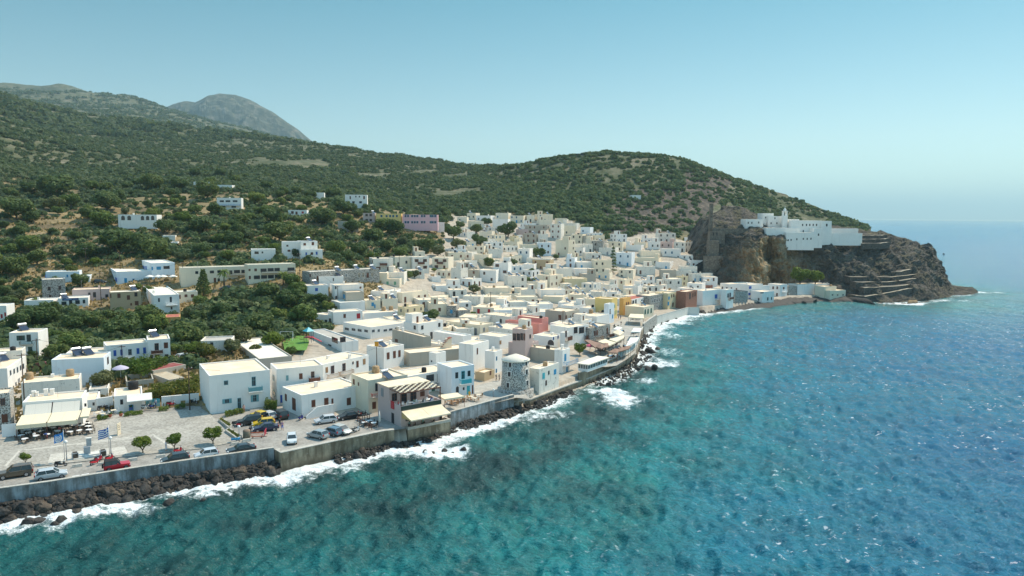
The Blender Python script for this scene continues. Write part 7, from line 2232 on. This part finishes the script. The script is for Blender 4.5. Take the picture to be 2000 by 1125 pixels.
# ================================================================== tables, chairs
CHM = {'dark': plain('dark_rattan', (.06, .045, .035), .8), 'white': TR['white'], 'blue': TR['blue'], 'wood': TR['wood'], 'green': TR['mint']}
def chair0(m):
    root = empty('chair', (0, 0, 0))
    MB().box(-.23, .23, -.23, .23, .42, .47).build('seat', m, root)
    MB().box(-.23, -.19, -.23, .23, .47, .92).build('backrest', m, root)
    for x in (-.2, .2):
        for y in (-.2, .2):
            MB().box(x - .02, x + .02, y - .02, y + .02, 0, .42).build('leg', m, root)
    return root
def table0(m, rnd):
    root = empty('table', (0, 0, 0))
    if rnd: MB().lathe([(.02, .70), (.50, .70), (.52, .73), (.5, .76)], 18).build('tabletop', m, root)
    else: MB().box(-.45, .45, -.45, .45, .71, .75).build('tabletop', m, root)
    MB().tube((0, 0, .03), (0, 0, .71), .04, n=6).lathe([(.28, 0), (.26, .03)], 10).build('leg', TR['dark'], root)
    return root
CH0 = {k: chair0(CHM[k]) for k in ('dark', 'white', 'wood')}
TB0 = {k: table0(m, k in ('white', 'wood')) for k, m in {'white': TR['white'], 'square': TR['cream'], 'wood': TR['wood'], 'bluesq': TR['azure']}.items()}
_first = set()
def inst(d, k, p, rz):
    o = d[k] if (id(d), k) not in _first else dup(d[k])
    _first.add((id(d), k))
    o.location = p; o.rotation_euler = (0, 0, rz)
    return o
CC = {'dark': 'dark wicker', 'white': 'white', 'blue': 'blue', 'wood': 'wooden', 'green': 'green'}
def dining(p, rz, where, tk='white', ck='dark', n=4, seated=0, cols=((.5, .1, .1), (.6, .6, .6), (.1, .15, .4), (.05, .05, .06), (.2, .35, .3))):
    t = inst(TB0, tk, p, rz)
    tag(t, f'small {"round " if tk in ("white", "wood") else "square "}café table {where}', 'table', f'tables {where}')
    for k in range(n):
        a = rz + 2 * math.pi * k / n + .2
        q = (p[0] + .72 * math.cos(a), p[1] + .72 * math.sin(a), p[2])
        c = inst(CH0, ck, q, a + math.pi)
        tag(c, f'{CC[ck]} café chair {where}', 'chair', f'chairs {where}')
        if k < seated:
            person((q[0] + .05 * math.cos(a + math.pi), q[1] + .05 * math.sin(a + math.pi), q[2]), math.degrees(a + math.pi), random.choice(cols), random.choice(cols), f'person sitting at a café table {where}', 'sit', group=f'guests {where}')
rt = random.Random(4)
for u, v, s in [(28,851,1),(42,858,0),(49,865,0),(56,853,0),(64,846,0),(71,859,1),(80,850,0),(92,856,1),(104,843,0),(112,849,1),(137,851,1),(146,838,0),(155,848,0),(160,838,0),(122,838,0),(95,840,0)]:
    dining(on_z(u, v, SQ), rt.uniform(0, 6), 'under and before the cream café awning', 'white', 'dark', 4, s)
for u, v in ((170,834),(172,840),(174,847)):
    dining(on_z(u, v, SQ), rt.uniform(0, 6), 'at the sunny end of the café', 'white', 'dark', 4, 0)
for u, v in ((192,812),(201,815),(222,808)):
    dining(on_z(u, v, 3.42), rt.uniform(0, 6), 'in the café yard by the shop', 'square', 'white', 2, 0)

# ------------------------------------------------------------------ café awnings
AWC = mottle('cream_awning_cloth', (.72, .62, .44), (.78, .69, .52), .8); AWW = mottle('white_awning_cloth', (.72, .70, .64), (.80, .78, .73), .8)
AWB = mottle('brown_awning_cloth', (.25, .155, .115), (.31, .20, .15), .8); AWP = plain('pink_cloth', (.62, .10, .17), .8)
def striped(name, c1, c2, sc):
    m, nt, b = new_mat(name)
    p = pos_node(nt, (1, 1, 1), True)
    s = N(nt, 'ShaderNodeSeparateXYZ'); nt.links.new(p, s.inputs[0])
    f = math_n(nt, 'FRACT', math_n(nt, 'MULTIPLY', s.outputs[0], sc))
    nt.links.new(mixc(nt, ramp(nt, f, [(.0, 1.0), (.05, 0.0)]), c1, c2), b.inputs['Base Color'])
    b.inputs['Roughness'].default_value = .9
    return m
AWS = striped('seamed_awning_cloth', (.76, .66, .47), (.60, .50, .34), .45)
AWS2 = striped('seamed_grey_awning_cloth', (.66, .63, .56), (.54, .51, .45), .5)
def awn(parent, x0, x1, yb, zb, yf, zf, m, val=.3, name='awning', sub=None):
    n = 8
    vs, fs = [], []
    for i in range(n + 1):
        t = i / n
        sag = -.06 * math.sin(math.pi * t)
        for x in (x0, x1):
            vs.append((x, yb + (yf - yb) * t, zb + (zf - zb) * t + sag))
    for i in range(n):
        fs.append((2 * i, 2 * i + 2, 2 * i + 3, 2 * i + 1))
    b_ = len(vs)
    vs += [(x0, yf - .02, zf - val), (x1, yf - .02, zf - val)]
    fs.append((2 * n, b_, b_ + 1, 2 * n + 1))
    o = MB().add(vs, fs).build(name, m, parent)
    s = o.modifiers.new('thick', 'SOLIDIFY'); s.thickness = .04; s.offset = 0
    return o
w = cafe_i['w']; h = cafe_i['h']
awn(cafe, .5, w * .49, -.05, h - .45, -1.9, h - 2.1, AWS2, .1)
awn(cafe, w * .51, w * .97, -.05, h - .45, -1.9, h - 2.1, AWS2, .1)
awn(cafe, .1, w * .5, -1.6, h - 1.95, -6.4, 2.75, AWS, .65, 'terrace_awning')
awn(cafe, w * .51, w * 1.0, -1.6, h - 1.95, -6.4, 2.75, AWS, .65, 'terrace_awning')
awn(cafe, w * 1.01, w * 1.16, -.6, 3.3, -4.2, 2.7, AWS, .3, 'terrace_awning')
for x in (.15, w * .5, w * .99):
    MB().box(x - .05, x + .05, -6.4, -6.3, -.1, 2.9).build('awning_post', TR['brown'], cafe)
MB().box(w * .49, w * .51, -.12, -.02, 0, h - .4).build('drain_pipe', TR['brown'], cafe)
MB().box(-2.2, .0, -5.0, -4.95, .6, 2.8).build('side_blind', TR['white'], cafe)
for o_ in HOUSES:
    if o_['label'].startswith('small white shop with a black roof tank'):
        awn(o_, 2.2, 6.6, -.02, 3.3, -1.7, 2.3, AWW, .15)
    if o_['label'].startswith('single-storey white house with brown shutters'):
        # entrance stair along the front wall with a solid parapet
        wd = o_['_dim'][0]
        st = MB()
        for k in range(7):
            st.box(.25 + .32 * k, .25 + .32 * (k + 1) - .002, -1.25, -.02, -.05, .2 * (k + 1))
        st.box(2.49, wd * .47, -1.25, -.02, -.05, 1.4)
        st.build('entrance_stair', CONC, o_)
        MB().add([(.2, -1.45, -.05), (wd * .47, -1.45, -.05), (wd * .47, -1.25, -.05), (.2, -1.25, -.05), (.2, -1.45, .75), (2.5, -1.45, 2.2), (wd * .47, -1.45, 2.2), (wd * .47, -1.25, 2.2), (2.5, -1.25, 2.2), (.2, -1.25, .75)],
                 [(0, 1, 6, 5, 4), (3, 9, 8, 7, 2), (1, 2, 7, 6), (0, 4, 9, 3), (4, 5, 8, 9), (5, 6, 7, 8)]).build('stair_parapet', WALLS['W'], o_)
    if o_['label'].startswith('grey rendered house wall behind'):
        mb = MB()
        z0 = o_['_dim'][2]
        for k in range(8):
            t = k / 7
            z = z0 + .2 + 2.2 * math.sin(math.pi * .5 * t)
            x = 10.2 + 2.6 * t
            mb.box(x, x + .36, 3.0, 4.2, z, z + .14)
        mb.build('tile_steps', ROOFS['r'], o_)
        MB().box(10.2, 13.2, 3.3, 4.0, z0 - .3, z0 + 1.2).box(11.6, 13.2, 3.3, 4.0, z0 + 1.2, z0 + 2.3).build('arched_parapet', WALLS['C'], o_)

# ------------------------------------------------------------------ taverna upper storey, pergola, awning
w, d, h = TBi['w'], TBi['d'], TBi['h']
us = MB()
y0 = d * .50
up = solve_z(TBi['p0'] + TBi['bx'] * d, 752) - h
up = min(max(up, 2.6), 3.4)
us.box(.02, w - .02, y0, d - .02, h - .88, h + up)
us.build('upper_storey', WALLS['M'], TB)
MB().box(-.15, w + .1, y0 - .15, d + .1, h + up + .002, h + up + .16).build('upper_roof', ROOFS['c'], TB)
for x, ww, hh, k in ((w * .13, 1.1, 1.5, 'w'), (w * .36, 1.3, 2.0, 'g'), (w * .60, 1.3, 2.0, 'g'), (w * .83, 1.0, 1.0, 'c')):
    F, G_, _s = win_mesh(k, ww, hh, 'brown')
    o = bpy.data.objects.new('window', F); link(o, TB); o.location = (x, y0, h - .85 + (0 if k == 'g' else .75))
    link(bpy.data.objects.new('pane', G_), o)
F, G_, _s = win_mesh('c', 1.0, 1.6, 'grey')
o = bpy.data.objects.new('window', F); link(o, TB); o.location = (0, d * .80, h + .4); o.rotation_euler = (0, 0, -math.pi / 2)
link(bpy.data.objects.new('panel', G_), o)
pg = MB()
zt = h + up - .35
for x in (.15, w - .15):
    pg.box(x - .08, x + .08, .1, .26, h + .001, zt)
pg.box(.05, w - .05, .05, .25, zt, zt + .18)
for k in range(6):
    x = .15 + (w - .3) * k / 5
    pg.box(x - .05, x + .05, .26, y0 - .16, zt + .02, zt + .15)
pg.build('pergola', TR['brown'], TB)
cv = MB()
for k in range(7):
    ya, yb_ = .3 + (y0 - .5) * k / 7, .3 + (y0 - .5) * (k + .78) / 7
    n = 36
    vs = []
    for i in range(n + 1):
        x = .1 + (w - .2) * i / n
        z = zt + .26 + .14 * math.sin(i * 2 * math.pi / 6 + (math.pi if k % 2 else 0)) + .05 * k
        vs += [(x, ya, z), (x, yb_, z)]
    cv.add(vs, [(2 * i, 2 * i + 2, 2 * i + 3, 2 * i + 1) for i in range(n)])
o = cv.build('pergola_shade', AWC, TB)
MB().box(.02, w - .02, -.04, -.005, h - .86, h - .05).build('terrace_glass', plain('smoky_glass', (.04, .06, .055), .15), TB)
awn(TB, .15, w * .5, -.03, h - .95, -3.5, h - 1.85, AWC, .18)
awn(TB, w * .505, w * .99, -.03, h - .95, -3.5, h - 1.85, AWC, .18)
MB().add([(.16, -.05, h - 1.0), (.16, -.05, h - 2.2), (.16, -3.3, h - 1.95), (.16, -3.45, h - 1.87)], [(0, 1, 2, 3)]).build('awning_side', TR['ochre'], TB)
# red sign on the side wall
sg = MB().box(-.62, .62, -.10, -.02, -.72, .72).build('sign', TR['red'])
loc = TBi['p0'] + TBi['bx'] * solve_along(TBi['p0'] + np.array([0, 0, h]), TBi['bx'], 767)
sg.location = (loc[0], loc[1], loc[2] + solve_z(loc, 791)); sg.rotation_euler = (0, 0, TBi['a'] - math.pi / 2)
mk = MB()
for i in range(12):
    a = 2 * math.pi * i / 12
    mk.box(.26 * math.cos(a) - .05, .26 * math.cos(a) + .05, -.112, -.101, .1 + .26 * math.sin(a) - .05, .1 + .26 * math.sin(a) + .05)
mk.box(-.38, .38, -.112, -.101, -.44, -.36).build('emblem', plain('light_red', (.62, .10, .12), .6), sg)
tag(sg, 'square red sign with a paler red emblem on the side wall of the pink taverna', 'sign')
p0, ax, bx, qw, qd, qz = QU
ang_ = math.atan2(ax[1], ax[0])
for k in range(4):
    for j in range(2):
        q = p0 + ax * (qw * (.14 + .24 * k)) + bx * (qd * .10 + 1.0 + 1.6 * j); q[2] = qz + .005
        dining(q, rt.uniform(0, 6), 'on the taverna quay deck', 'square', 'dark', 4, 2 if (k + j) % 2 else 1)
for k in range(4):
    q = TBi['p0'] + TBi['ax'] * (w * (.15 + .23 * k)) + TBi['bx'] * (y0 * .45); q[2] = TBi['p0'][2] + h - .89
    dining(q, rt.uniform(0, 6), 'on the upper taverna terrace', 'white', 'white', 4, 1)
for u, v in ((712,832),(722,829),(730,833)):
    dining(on_z(u, v, ROADZ), rt.uniform(0, 6), 'on the dark terrace beside the taverna', 'white', 'dark', 4, 0)
q = empty('closed_parasol', on_z(741.5, 833, ROADZ))
MB().lathe([(.35, 0), (.35, .1)], 10).tube((0, 0, .1), (0, 0, 3.0), .035, n=6).build('pole', TR['grey'], q)
MB().lathe([(.09, .9), (.20, 1.05), (.15, 2.0), (.04, 2.95)], 12).build('folded_cloth', AWW, q, True)
tag(q, 'folded white parasol on the dark terrace beside the taverna', 'parasol')
for a_, b_, lab in (((698, 823), (722, 818), 'low wooden terrace fence facing the car park'), ((698, 824), (726, 840), 'low wooden terrace fence on the sea side')):
    A_, B_ = on_z(*a_, ROADZ), on_z(*b_, ROADZ)
    q = empty('terrace_fence', A_, math.atan2(B_[1] - A_[1], B_[0] - A_[0]))
    L = float(np.linalg.norm(B_ - A_))
    MB().box(0, L, -.03, .03, .85, .95).box(0, L, -.03, .03, .40, .48).build('rail', TR['brown'], q)
    for k in range(6):
        MB().box(L * k / 5 - .04, L * k / 5 + .04, -.05, .05, 0, .851).build('post', TR['brown'], q)
    tag(q, lab, 'fence', 'wooden fences of the taverna terrace')
# low wall opening with a pergola next to the taverna
def canopy(label, pts, cloth_m, posts=True, peak=0.0, ztop=2.7, zg=3.25, group='shade canopies along the promenade', name='canopy', lm=None, corrug=0):
    P = [on_z(u, v, zg + ztop) for u, v in pts]
    c = sum(P) / len(P); c[2] = zg
    root = empty(name, c)
    mb = MB()
    loc = [q - c for q in P]
    n = 10
    vs = []
    for i in range(n + 1):
        for j in range(n + 1):
            s, t = i / n, j / n
            q = (loc[0] * (1 - s) + loc[1] * s) * (1 - t) + (loc[3] * (1 - s) + loc[2] * s) * t
            z = q[2] + (peak * (1 - max(abs(2 * s - 1), abs(2 * t - 1))) if peak else -.10 * math.sin(math.pi * t) + .05)
            if corrug: z += .10 * math.sin(s * corrug * 2 * math.pi)
            vs.append((q[0], q[1], z))
    mb.add(vs, [(i * (n + 1) + j, (i + 1) * (n + 1) + j, (i + 1) * (n + 1) + j + 1, i * (n + 1) + j + 1) for i in range(n) for j in range(n)])
    b_ = len(mb.v)
    m4 = []
    for q in loc: m4 += [(q[0], q[1], q[2] + (.05 if not peak else 0)), (q[0], q[1], q[2] - .28)]
    mb.add(m4, [(2 * i, 2 * ((i + 1) % 4), 2 * ((i + 1) % 4) + 1, 2 * i + 1) for i in range(4)])
    mb.build('cloth', cloth_m, root)
    if posts:
        for q in loc:
            MB().tube((q[0] * .96, q[1] * .96, 0), (q[0] * .96, q[1] * .96, ztop - .05), .045, n=6).build('post', TR['brown'], root)
    else:
        MB().tube((0, 0, 0), (0, 0, ztop + peak), .04, n=6).build('post', TR['brown'], root)
    tag(root, label, 'canopy', group, lm)
canopy('wide cream canopy on brown posts between the taverna and the blue house', [(868,780),(908,774),(893,767),(856,772)], AWC, lm='the cream canopy by the taverna')
for u, v in ((878,789),(888,791),(896,786),(906,784)):
    dining(on_z(u, v, 3.22), rt.uniform(0, 6), 'under the cream canopy by the taverna', 'wood', 'wood', 4, 0)
for u, v in ((920,781),(935,777),(927,784)):
    dining(on_z(u, v, 3.22), rt.uniform(0, 6), 'in the sun behind the windmill parapet', 'square', 'wood', 2, 0)
canopy('long brown awning over the restaurant front on the promenade', [(1163,679),(1172,669.5),(1153,664),(1142,664)], AWB)
canopy('brown square parasol, nearer to the round promenade tree', [(1163,677),(1175,681),(1184,675),(1171,670)], AWB, False, .6)
canopy('brown square parasol, farther from the round promenade tree', [(1178,679),(1189,676.5),(1188,670),(1177,670)], AWB, False, .6)
canopy('beige awning between the brown parasols and the long cream awning', [(1190,675),(1203,669),(1182,662),(1168,667)], AWC)
canopy('long cream awning along the stone balcony house', [(1204,668),(1219,659.5),(1219,655),(1189,663)], AWC)
canopy('corrugated white canopy along the curved promenade wall', [(1222,677),(1244,667),(1248,659),(1231,659.5)], AWW, corrug=5, lm='the white promenade canopy')
canopy('brown peaked canopy beside the sea, closest to the glass pavilion', [(1187,688),(1205,689),(1213,682),(1200,681)], AWB, peak=.6)
canopy('brown peaked canopy beside the sea in the middle of three', [(1206,687),(1217,684.5),(1221,679),(1210,678.5)], AWB, peak=.6)
canopy('brown peaked canopy beside the sea touching the white canopy', [(1217,684),(1228,681),(1232,676),(1219,677)], AWB, peak=.6)
canopy('pale cream pair of parasols at the promenade bend, front one', [(1196,649),(1210,655),(1219,649),(1208,643)], AWC, False, .5)
canopy('pale pinkish white parasol at the promenade bend behind the cream one', [(1197,643),(1208,644),(1216,640),(1205,637)], AWW, False, .5)
canopy('white double canopy at the far end of the promenade', [(1232,648),(1250,648),(1253,641),(1238,640)], AWW, peak=.3)
canopy('cream awning on green posts before the beige café pavilion', [(1227,620),(1258,622),(1257,614),(1231,613)], AWC, lm='the green-posted awning', zg=3.25)
q = empty('parasol', on_z(1152, 690, 3.25))
MB().tube((0, 0, 0), (0, 0, 2.5), .035, n=6).build('pole', TR['wood'], q)
MB().lathe([(1.25, 2.0), (1.2, 2.15), (.8, 2.45), (.05, 2.7)], 16).build('cloth', AWP, q, True)
tag(q, 'bright pink round parasol beside the round promenade tree', 'parasol', None, 'the pink parasol')
q = empty('parasol', on_z(236, 737, 6.0))
MB().tube((0, 0, 0), (0, 0, 2.3), .035, n=6).build('pole', TR['white'], q)
MB().lathe([(1.7, 1.95), (1.6, 2.1), (.9, 2.45), (.05, 2.75)], 16).build('cloth', plain('lilac_cloth', (.48, .44, .56), .8), q, True)
tag(q, 'pale lilac parasol on the terrace beside the blank bluish house', 'parasol')
for u in (293, 309, 319, 338):
    q = empty('parasol', ground(u, 551))
    MB().tube((0, 0, 0), (0, 0, 2.4), .035, n=6).build('pole', TR['white'], q)
    MB().lathe([(1.6, 2.0), (1.5, 2.15), (.05, 2.7)], 14).build('cloth', AWW, q, True)
    tag(q, 'white parasol on the terrace below the blue-window hill block', 'parasol', 'white parasols of the hill terrace')
for u, v, s in [(1170,684,1),(1178,686,1),(1186,681,1),(1193,678,1),(1201,674,1),(1208,669,1),(1214,664,0),(1200,688,1),(1211,684,1),(1222,680,1),(1230,672,0),(1236,668,0),(1242,662,0),(1206,654,0),(1214,650,0),(1244,650,1),(1238,652,1),(1236,624,1),(1246,625,0),(1203,640,1),(1216,694,1),(1204,700,1),(1192,700,1)]:
    dining(on_z(u, v, 3.25), rt.uniform(0, 6), 'on the promenade', 'square' if u % 2 else 'bluesq', 'dark', 4, s)

# ------------------------------------------------------------------ glass pavilion
p0 = on_z(1148, 727, 3.8); a = rad(56)
ax = np.array([math.cos(a), math.sin(a), 0]); bx = np.array([-math.sin(a), math.cos(a), 0])
zt_ = p0[2] + solve_z(p0, 711.5)
pt = p0.copy(); pt[2] = zt_
w = solve_along(pt, ax, 1187); d = solve_along(pt, bx, 1129); h = zt_ - p0[2]
q = empty('glass_pavilion', p0, a)
MB().box(-.3, w + .3, -.3, d + .3, h - .22, h).build('roof', ROOFS['w'], q)
MB().box(.05, w - .05, .05, d - .05, 0, .7).build('base_wall', WALLS['W'], q)
MB().box(.08, w - .08, .08, d - .08, .702, h - .225).build('glazing', plain('pavilion_glass', (.10, .13, .13), .1, spec=.7), q)
fr = MB()
for k in range(9):
    x = .05 + (w - .1) * k / 8
    fr.box(x - .05, x + .05, .02, .075, .702, h - .225)
for k in range(5):
    y = .05 + (d - .1) * k / 4
    fr.box(.02, .075, y - .05, y + .05, .702, h - .225)
fr.box(.1, w - .1, .01, .06, 1.6, 1.68)
fr.build('window_frame', TR['white'], q)
tag(q, 'long glazed restaurant pavilion with a flat cream roof above the sea', 'pavilion', None, 'the glass pavilion')
FOOT.append(np.array([p0[:2], (p0 + ax * w)[:2], (p0 + ax * w + bx * d)[:2], (p0 + bx * d)[:2]]))
# glass wind screen on the curved wall
P = [on_z(u, v, 3.6) for u, v in ((1207,699),(1217,695.5),(1226,690),(1233,686),(1240,680),(1245,672),(1249,664))]
q = empty('glass_windscreen', P[0])
g = MB(); f = MB()
for a_, b_ in zip(P[:-1], P[1:]):
    a_, b_ = a_ - P[0], b_ - P[0]
    g.add([(a_[0], a_[1], 0), (b_[0], b_[1], 0), (b_[0], b_[1], 1.5), (a_[0], a_[1], 1.5)], [(0, 1, 2, 3)])
    f.tube((a_[0], a_[1], 0), (a_[0], a_[1], 1.55), .05, n=4)
gm_ = plain('wind_glass', (.35, .45, .48), .08, spec=.6)
g.build('glazing', gm_, q); f.build('window_frame', TR['grey'], q)
tag(q, 'row of grey-blue glass wind screens on the curved promenade wall', 'windscreen')

# ------------------------------------------------------------------ walls and gates by the square
def gwall(label, pts, zg, hgt, th, m, name='garden_wall', group='garden walls', lm=None):
    P = [on_z(u, v, zg) for u, v in pts]
    for a_, b_ in zip(P[:-1], P[1:]):
        q = empty(name, a_, math.atan2(b_[1] - a_[1], b_[0] - a_[0]))
        L = float(np.linalg.norm((b_ - a_)[:2]))
        MB().box(0, L, 0, th, -.5, hgt).build('wall_face', m, q)
        MB().box(-.03, L + .03, -.04, th + .04, hgt + .001, hgt + .09).build('coping', WALLS['W'], q)
        tag(q, label, 'wall', group, lm)
gwall('long white garden wall in front of the dry bushes', [(316,794),(389,787)], 3.4, 1.9, .3, WALLS['W'], lm='the white garden wall')
gwall('short white wall joining the shop to the turquoise gate', [(278,798),(284,797)], 3.4, 2.0, .3, WALLS['W'])
gwall('white yard wall between the annex and the shop', [(189,803),(222,798)], 3.4, 2.4, .3, WALLS['W'])
A_, B_ = on_z(285, 796.5, 3.4), on_z(313, 794, 3.4)
q = empty('slatted_gate', A_, math.atan2(B_[1] - A_[1], B_[0] - A_[0])); L = float(np.linalg.norm(B_ - A_))
mb = MB()
for k in range(15):
    x = L * k / 15
    mb.box(x, x + L / 15 * .7, -.02, .02, .05, 1.7)
mb.build('slats', TR['turq'], q)
MB().box(0, L, .021, .06, .3, .4).box(0, L, .021, .06, 1.35, 1.45).build('gate_frame', TR['turq'], q)
tag(q, 'turquoise slatted gate beside the white garden wall', 'gate', None, 'the turquoise gate')
for u, v in ((250,796),(332,793)):
    pass
for u, v, c_, lab in ((215,815,(.45,.12,.06),'terracotta flower pot at the square edge, nearer the shop'),(236,813,(.45,.12,.06),'terracotta flower pot at the square edge, by the shop'),(256,801,(.1,.16,.4),'blue tub beside the blue shop door'),(168,805,(.1,.25,.4),'blue pot of yellow-green plants beside the café awning')):
    q = empty('flower_pot', on_z(u, v, 3.42))
    MB().lathe([(.22, 0), (.34, .45), (.36, .5)], 12).build('pot', plain('pot_' + lab[:4] + str(u), c_, .8), q, True)
    V, Q = crown_arrays(u, 120, .3, 4)
    cr = mesh_np('foliage', V * .42, Q, LEAF['b'], False, parent=q); cr.location = (0, 0, .75)
    tag(q, lab, 'flower pot', 'flower pots of the square')
# blue sign board of the shop
loc = SHOPi['p0'] + SHOPi['ax'] * solve_along(SHOPi['p0'] + np.array([0, 0, SHOPi['h']]), SHOPi['ax'], 137.5)
sb = MB().box(-2.3, 2.3, -.10, -.03, -.36, .36).build('sign', plain('sign_navy', (.015, .035, .16), .5))
sb.location = (loc[0], loc[1], loc[2] + solve_z(loc, 584.6)); sb.rotation_euler = (0, 0, SHOPi['a'])
mk = MB(); x = -1.9; rs = random.Random(3)
while x < .4:
    ww = rs.uniform(.10, .2); mk.box(x, x + ww, -.108, -.101, -.14, .14 if rs.random() > .4 else .06); x += ww + .08
x = .75
while x < 1.9:
    ww = rs.uniform(.08, .16); mk.box(x, x + ww, -.108, -.101, -.10, .10); x += ww + .07
mk.build('lettering', plain('sign_letters', (.25, .45, .65), .6), sb)
tag(sb, 'dark blue sign board with pale blue lettering on the white shop', 'sign')
# playground
q = empty('playground_tower', on_z(603, 668, 6.5))
for x in (-1, 1):
    for y in (-1, 1):
        MB().tube((x, y, 0), (x, y, 3.2), .07, n=6).build('post', TR['dark'], q)
MB().box(-1.1, 1.1, -1.1, 1.1, 1.3, 1.45).build('platform', TR['red'], q)
MB().lathe([(1.7, 3.1), (.05, 4.2)], 4).build('roof', TR['turq'], q)
MB().add([(1.1, -.4, 1.4), (3.6, -.4, .2), (3.6, .4, .2), (1.1, .4, 1.4), (1.1, -.4, 1.3), (3.6, -.4, .1), (3.6, .4, .1), (1.1, .4, 1.3)], [(0, 1, 2, 3), (7, 6, 5, 4), (0, 4, 5, 1), (2, 6, 7, 3)]).build('slide', TR['red'], q)
tag(q, 'playground climbing tower with a turquoise roof and red slide', 'playground tower', None, 'the playground tower')
q = empty('swing_frame', on_z(560, 664, 6.5))
mb = MB()
for x in (-1.8, 1.8):
    mb.tube((x, -.8, 0), (x, 0, 2.4), .05, n=6).tube((x, .8, 0), (x, 0, 2.4), .05, n=6)
mb.tube((-1.8, 0, 2.4), (1.8, 0, 2.4), .05, n=6)
mb.build('frame', TR['white'], q)
for x in (-.8, .8):
    MB().box(x - .22, x + .22, -.1, .1, .5, .54).box(x - .2, x - .18, -.01, .01, .54, 2.38).box(x + .18, x + .2, -.01, .01, .54, 2.38).build('seat', BLACK, q)
tag(q, 'white swing frame on the playground lawn', 'swing')
# ================================================================== labels that single one thing out
LMK = []
bpy.context.view_layer.update()
for o, lab, lm, auto in THINGS:
    if lm:
        bb = np.array(o.location)
        off = 3.0 if o.type == 'EMPTY' else 0
        u, v, D = proj(bb + np.array([0, 0, off]))
        LMK.append((u, v, D, lm, o))
def relation(u, v, D, L):
    du, dv = u - L[0], v - L[1]
    if D > L[2] * 1.05 and abs(dv) > .5 * abs(du): return 'behind'
    if D < L[2] * .95 and abs(dv) > .5 * abs(du): return 'in front of'
    return 'beside' if math.hypot(du, dv) < 60 else 'some way along from'
items = []
for o, lab, lm, auto in THINGS:
    if not auto: continue
    u, v, D = proj(np.array(o.location) + np.array([0, 0, 2.0]))
    near = sorted(LMK, key=lambda L: (L[0] - u) ** 2 + ((L[1] - v) * 1.3) ** 2)
    items.append([o, lab, u, v, D, near])
taken = {}
ORD = ['', 'second', 'third', 'fourth', 'fifth', 'sixth', 'seventh', 'eighth', 'ninth', 'tenth']
used_l = set(t[1] for t in THINGS)
for rank in range(4):
    groups = {}
    for it in items:
        if it[0].get('_done'): continue
        o, lab, u, v, D, near = it
        L = near[rank]
        s = f'{lab} {relation(u, v, D, L)} {L[3]}'
        groups.setdefault(s, []).append((math.hypot(u - L[0], v - L[1]), it))
    for s, g in groups.items():
        g.sort(key=lambda q: q[0])
        if len(g) == 1 and s not in used_l and len(s.split()) <= 16:
            g[0][1][0]['label'] = s; g[0][1][0]['_done'] = 1; used_l.add(s)
        elif rank == 3 or len(g) <= 3:
            for k, (dist, it) in enumerate(g):
                s2 = s if k == 0 else s + f', {ORD[min(k, 9)]} closest to it'
                if k == 0 and len(g) > 1: s2 = s + ', closest of several'
                if s2 in used_l or len(s2.split()) > 16: continue
                it[0]['label'] = s2; it[0]['_done'] = 1; used_l.add(s2)
left = [it for it in items if not it[0].get('_done')]
for it in left:
    o, lab, u, v, D, near = it
    for a in range(6):
        ok = False
        for b in range(a + 1, 8):
            s = f'{lab} between {near[a][3]} and {near[b][3]}'
            if s not in used_l and len(s.split()) <= 16:
                o['label'] = s; used_l.add(s); ok = True; break
        if ok: break
    else:
        o['label'] = f'{lab} {relation(u, v, D, near[0])} {near[0][3]}'
for it in items:
    if '_done' in it[0]: del it[0]['_done']
print('auto labels', len(items), 'fallback', len(left))
for o in HOUSES:
    if '_dim' in o: del o['_dim']
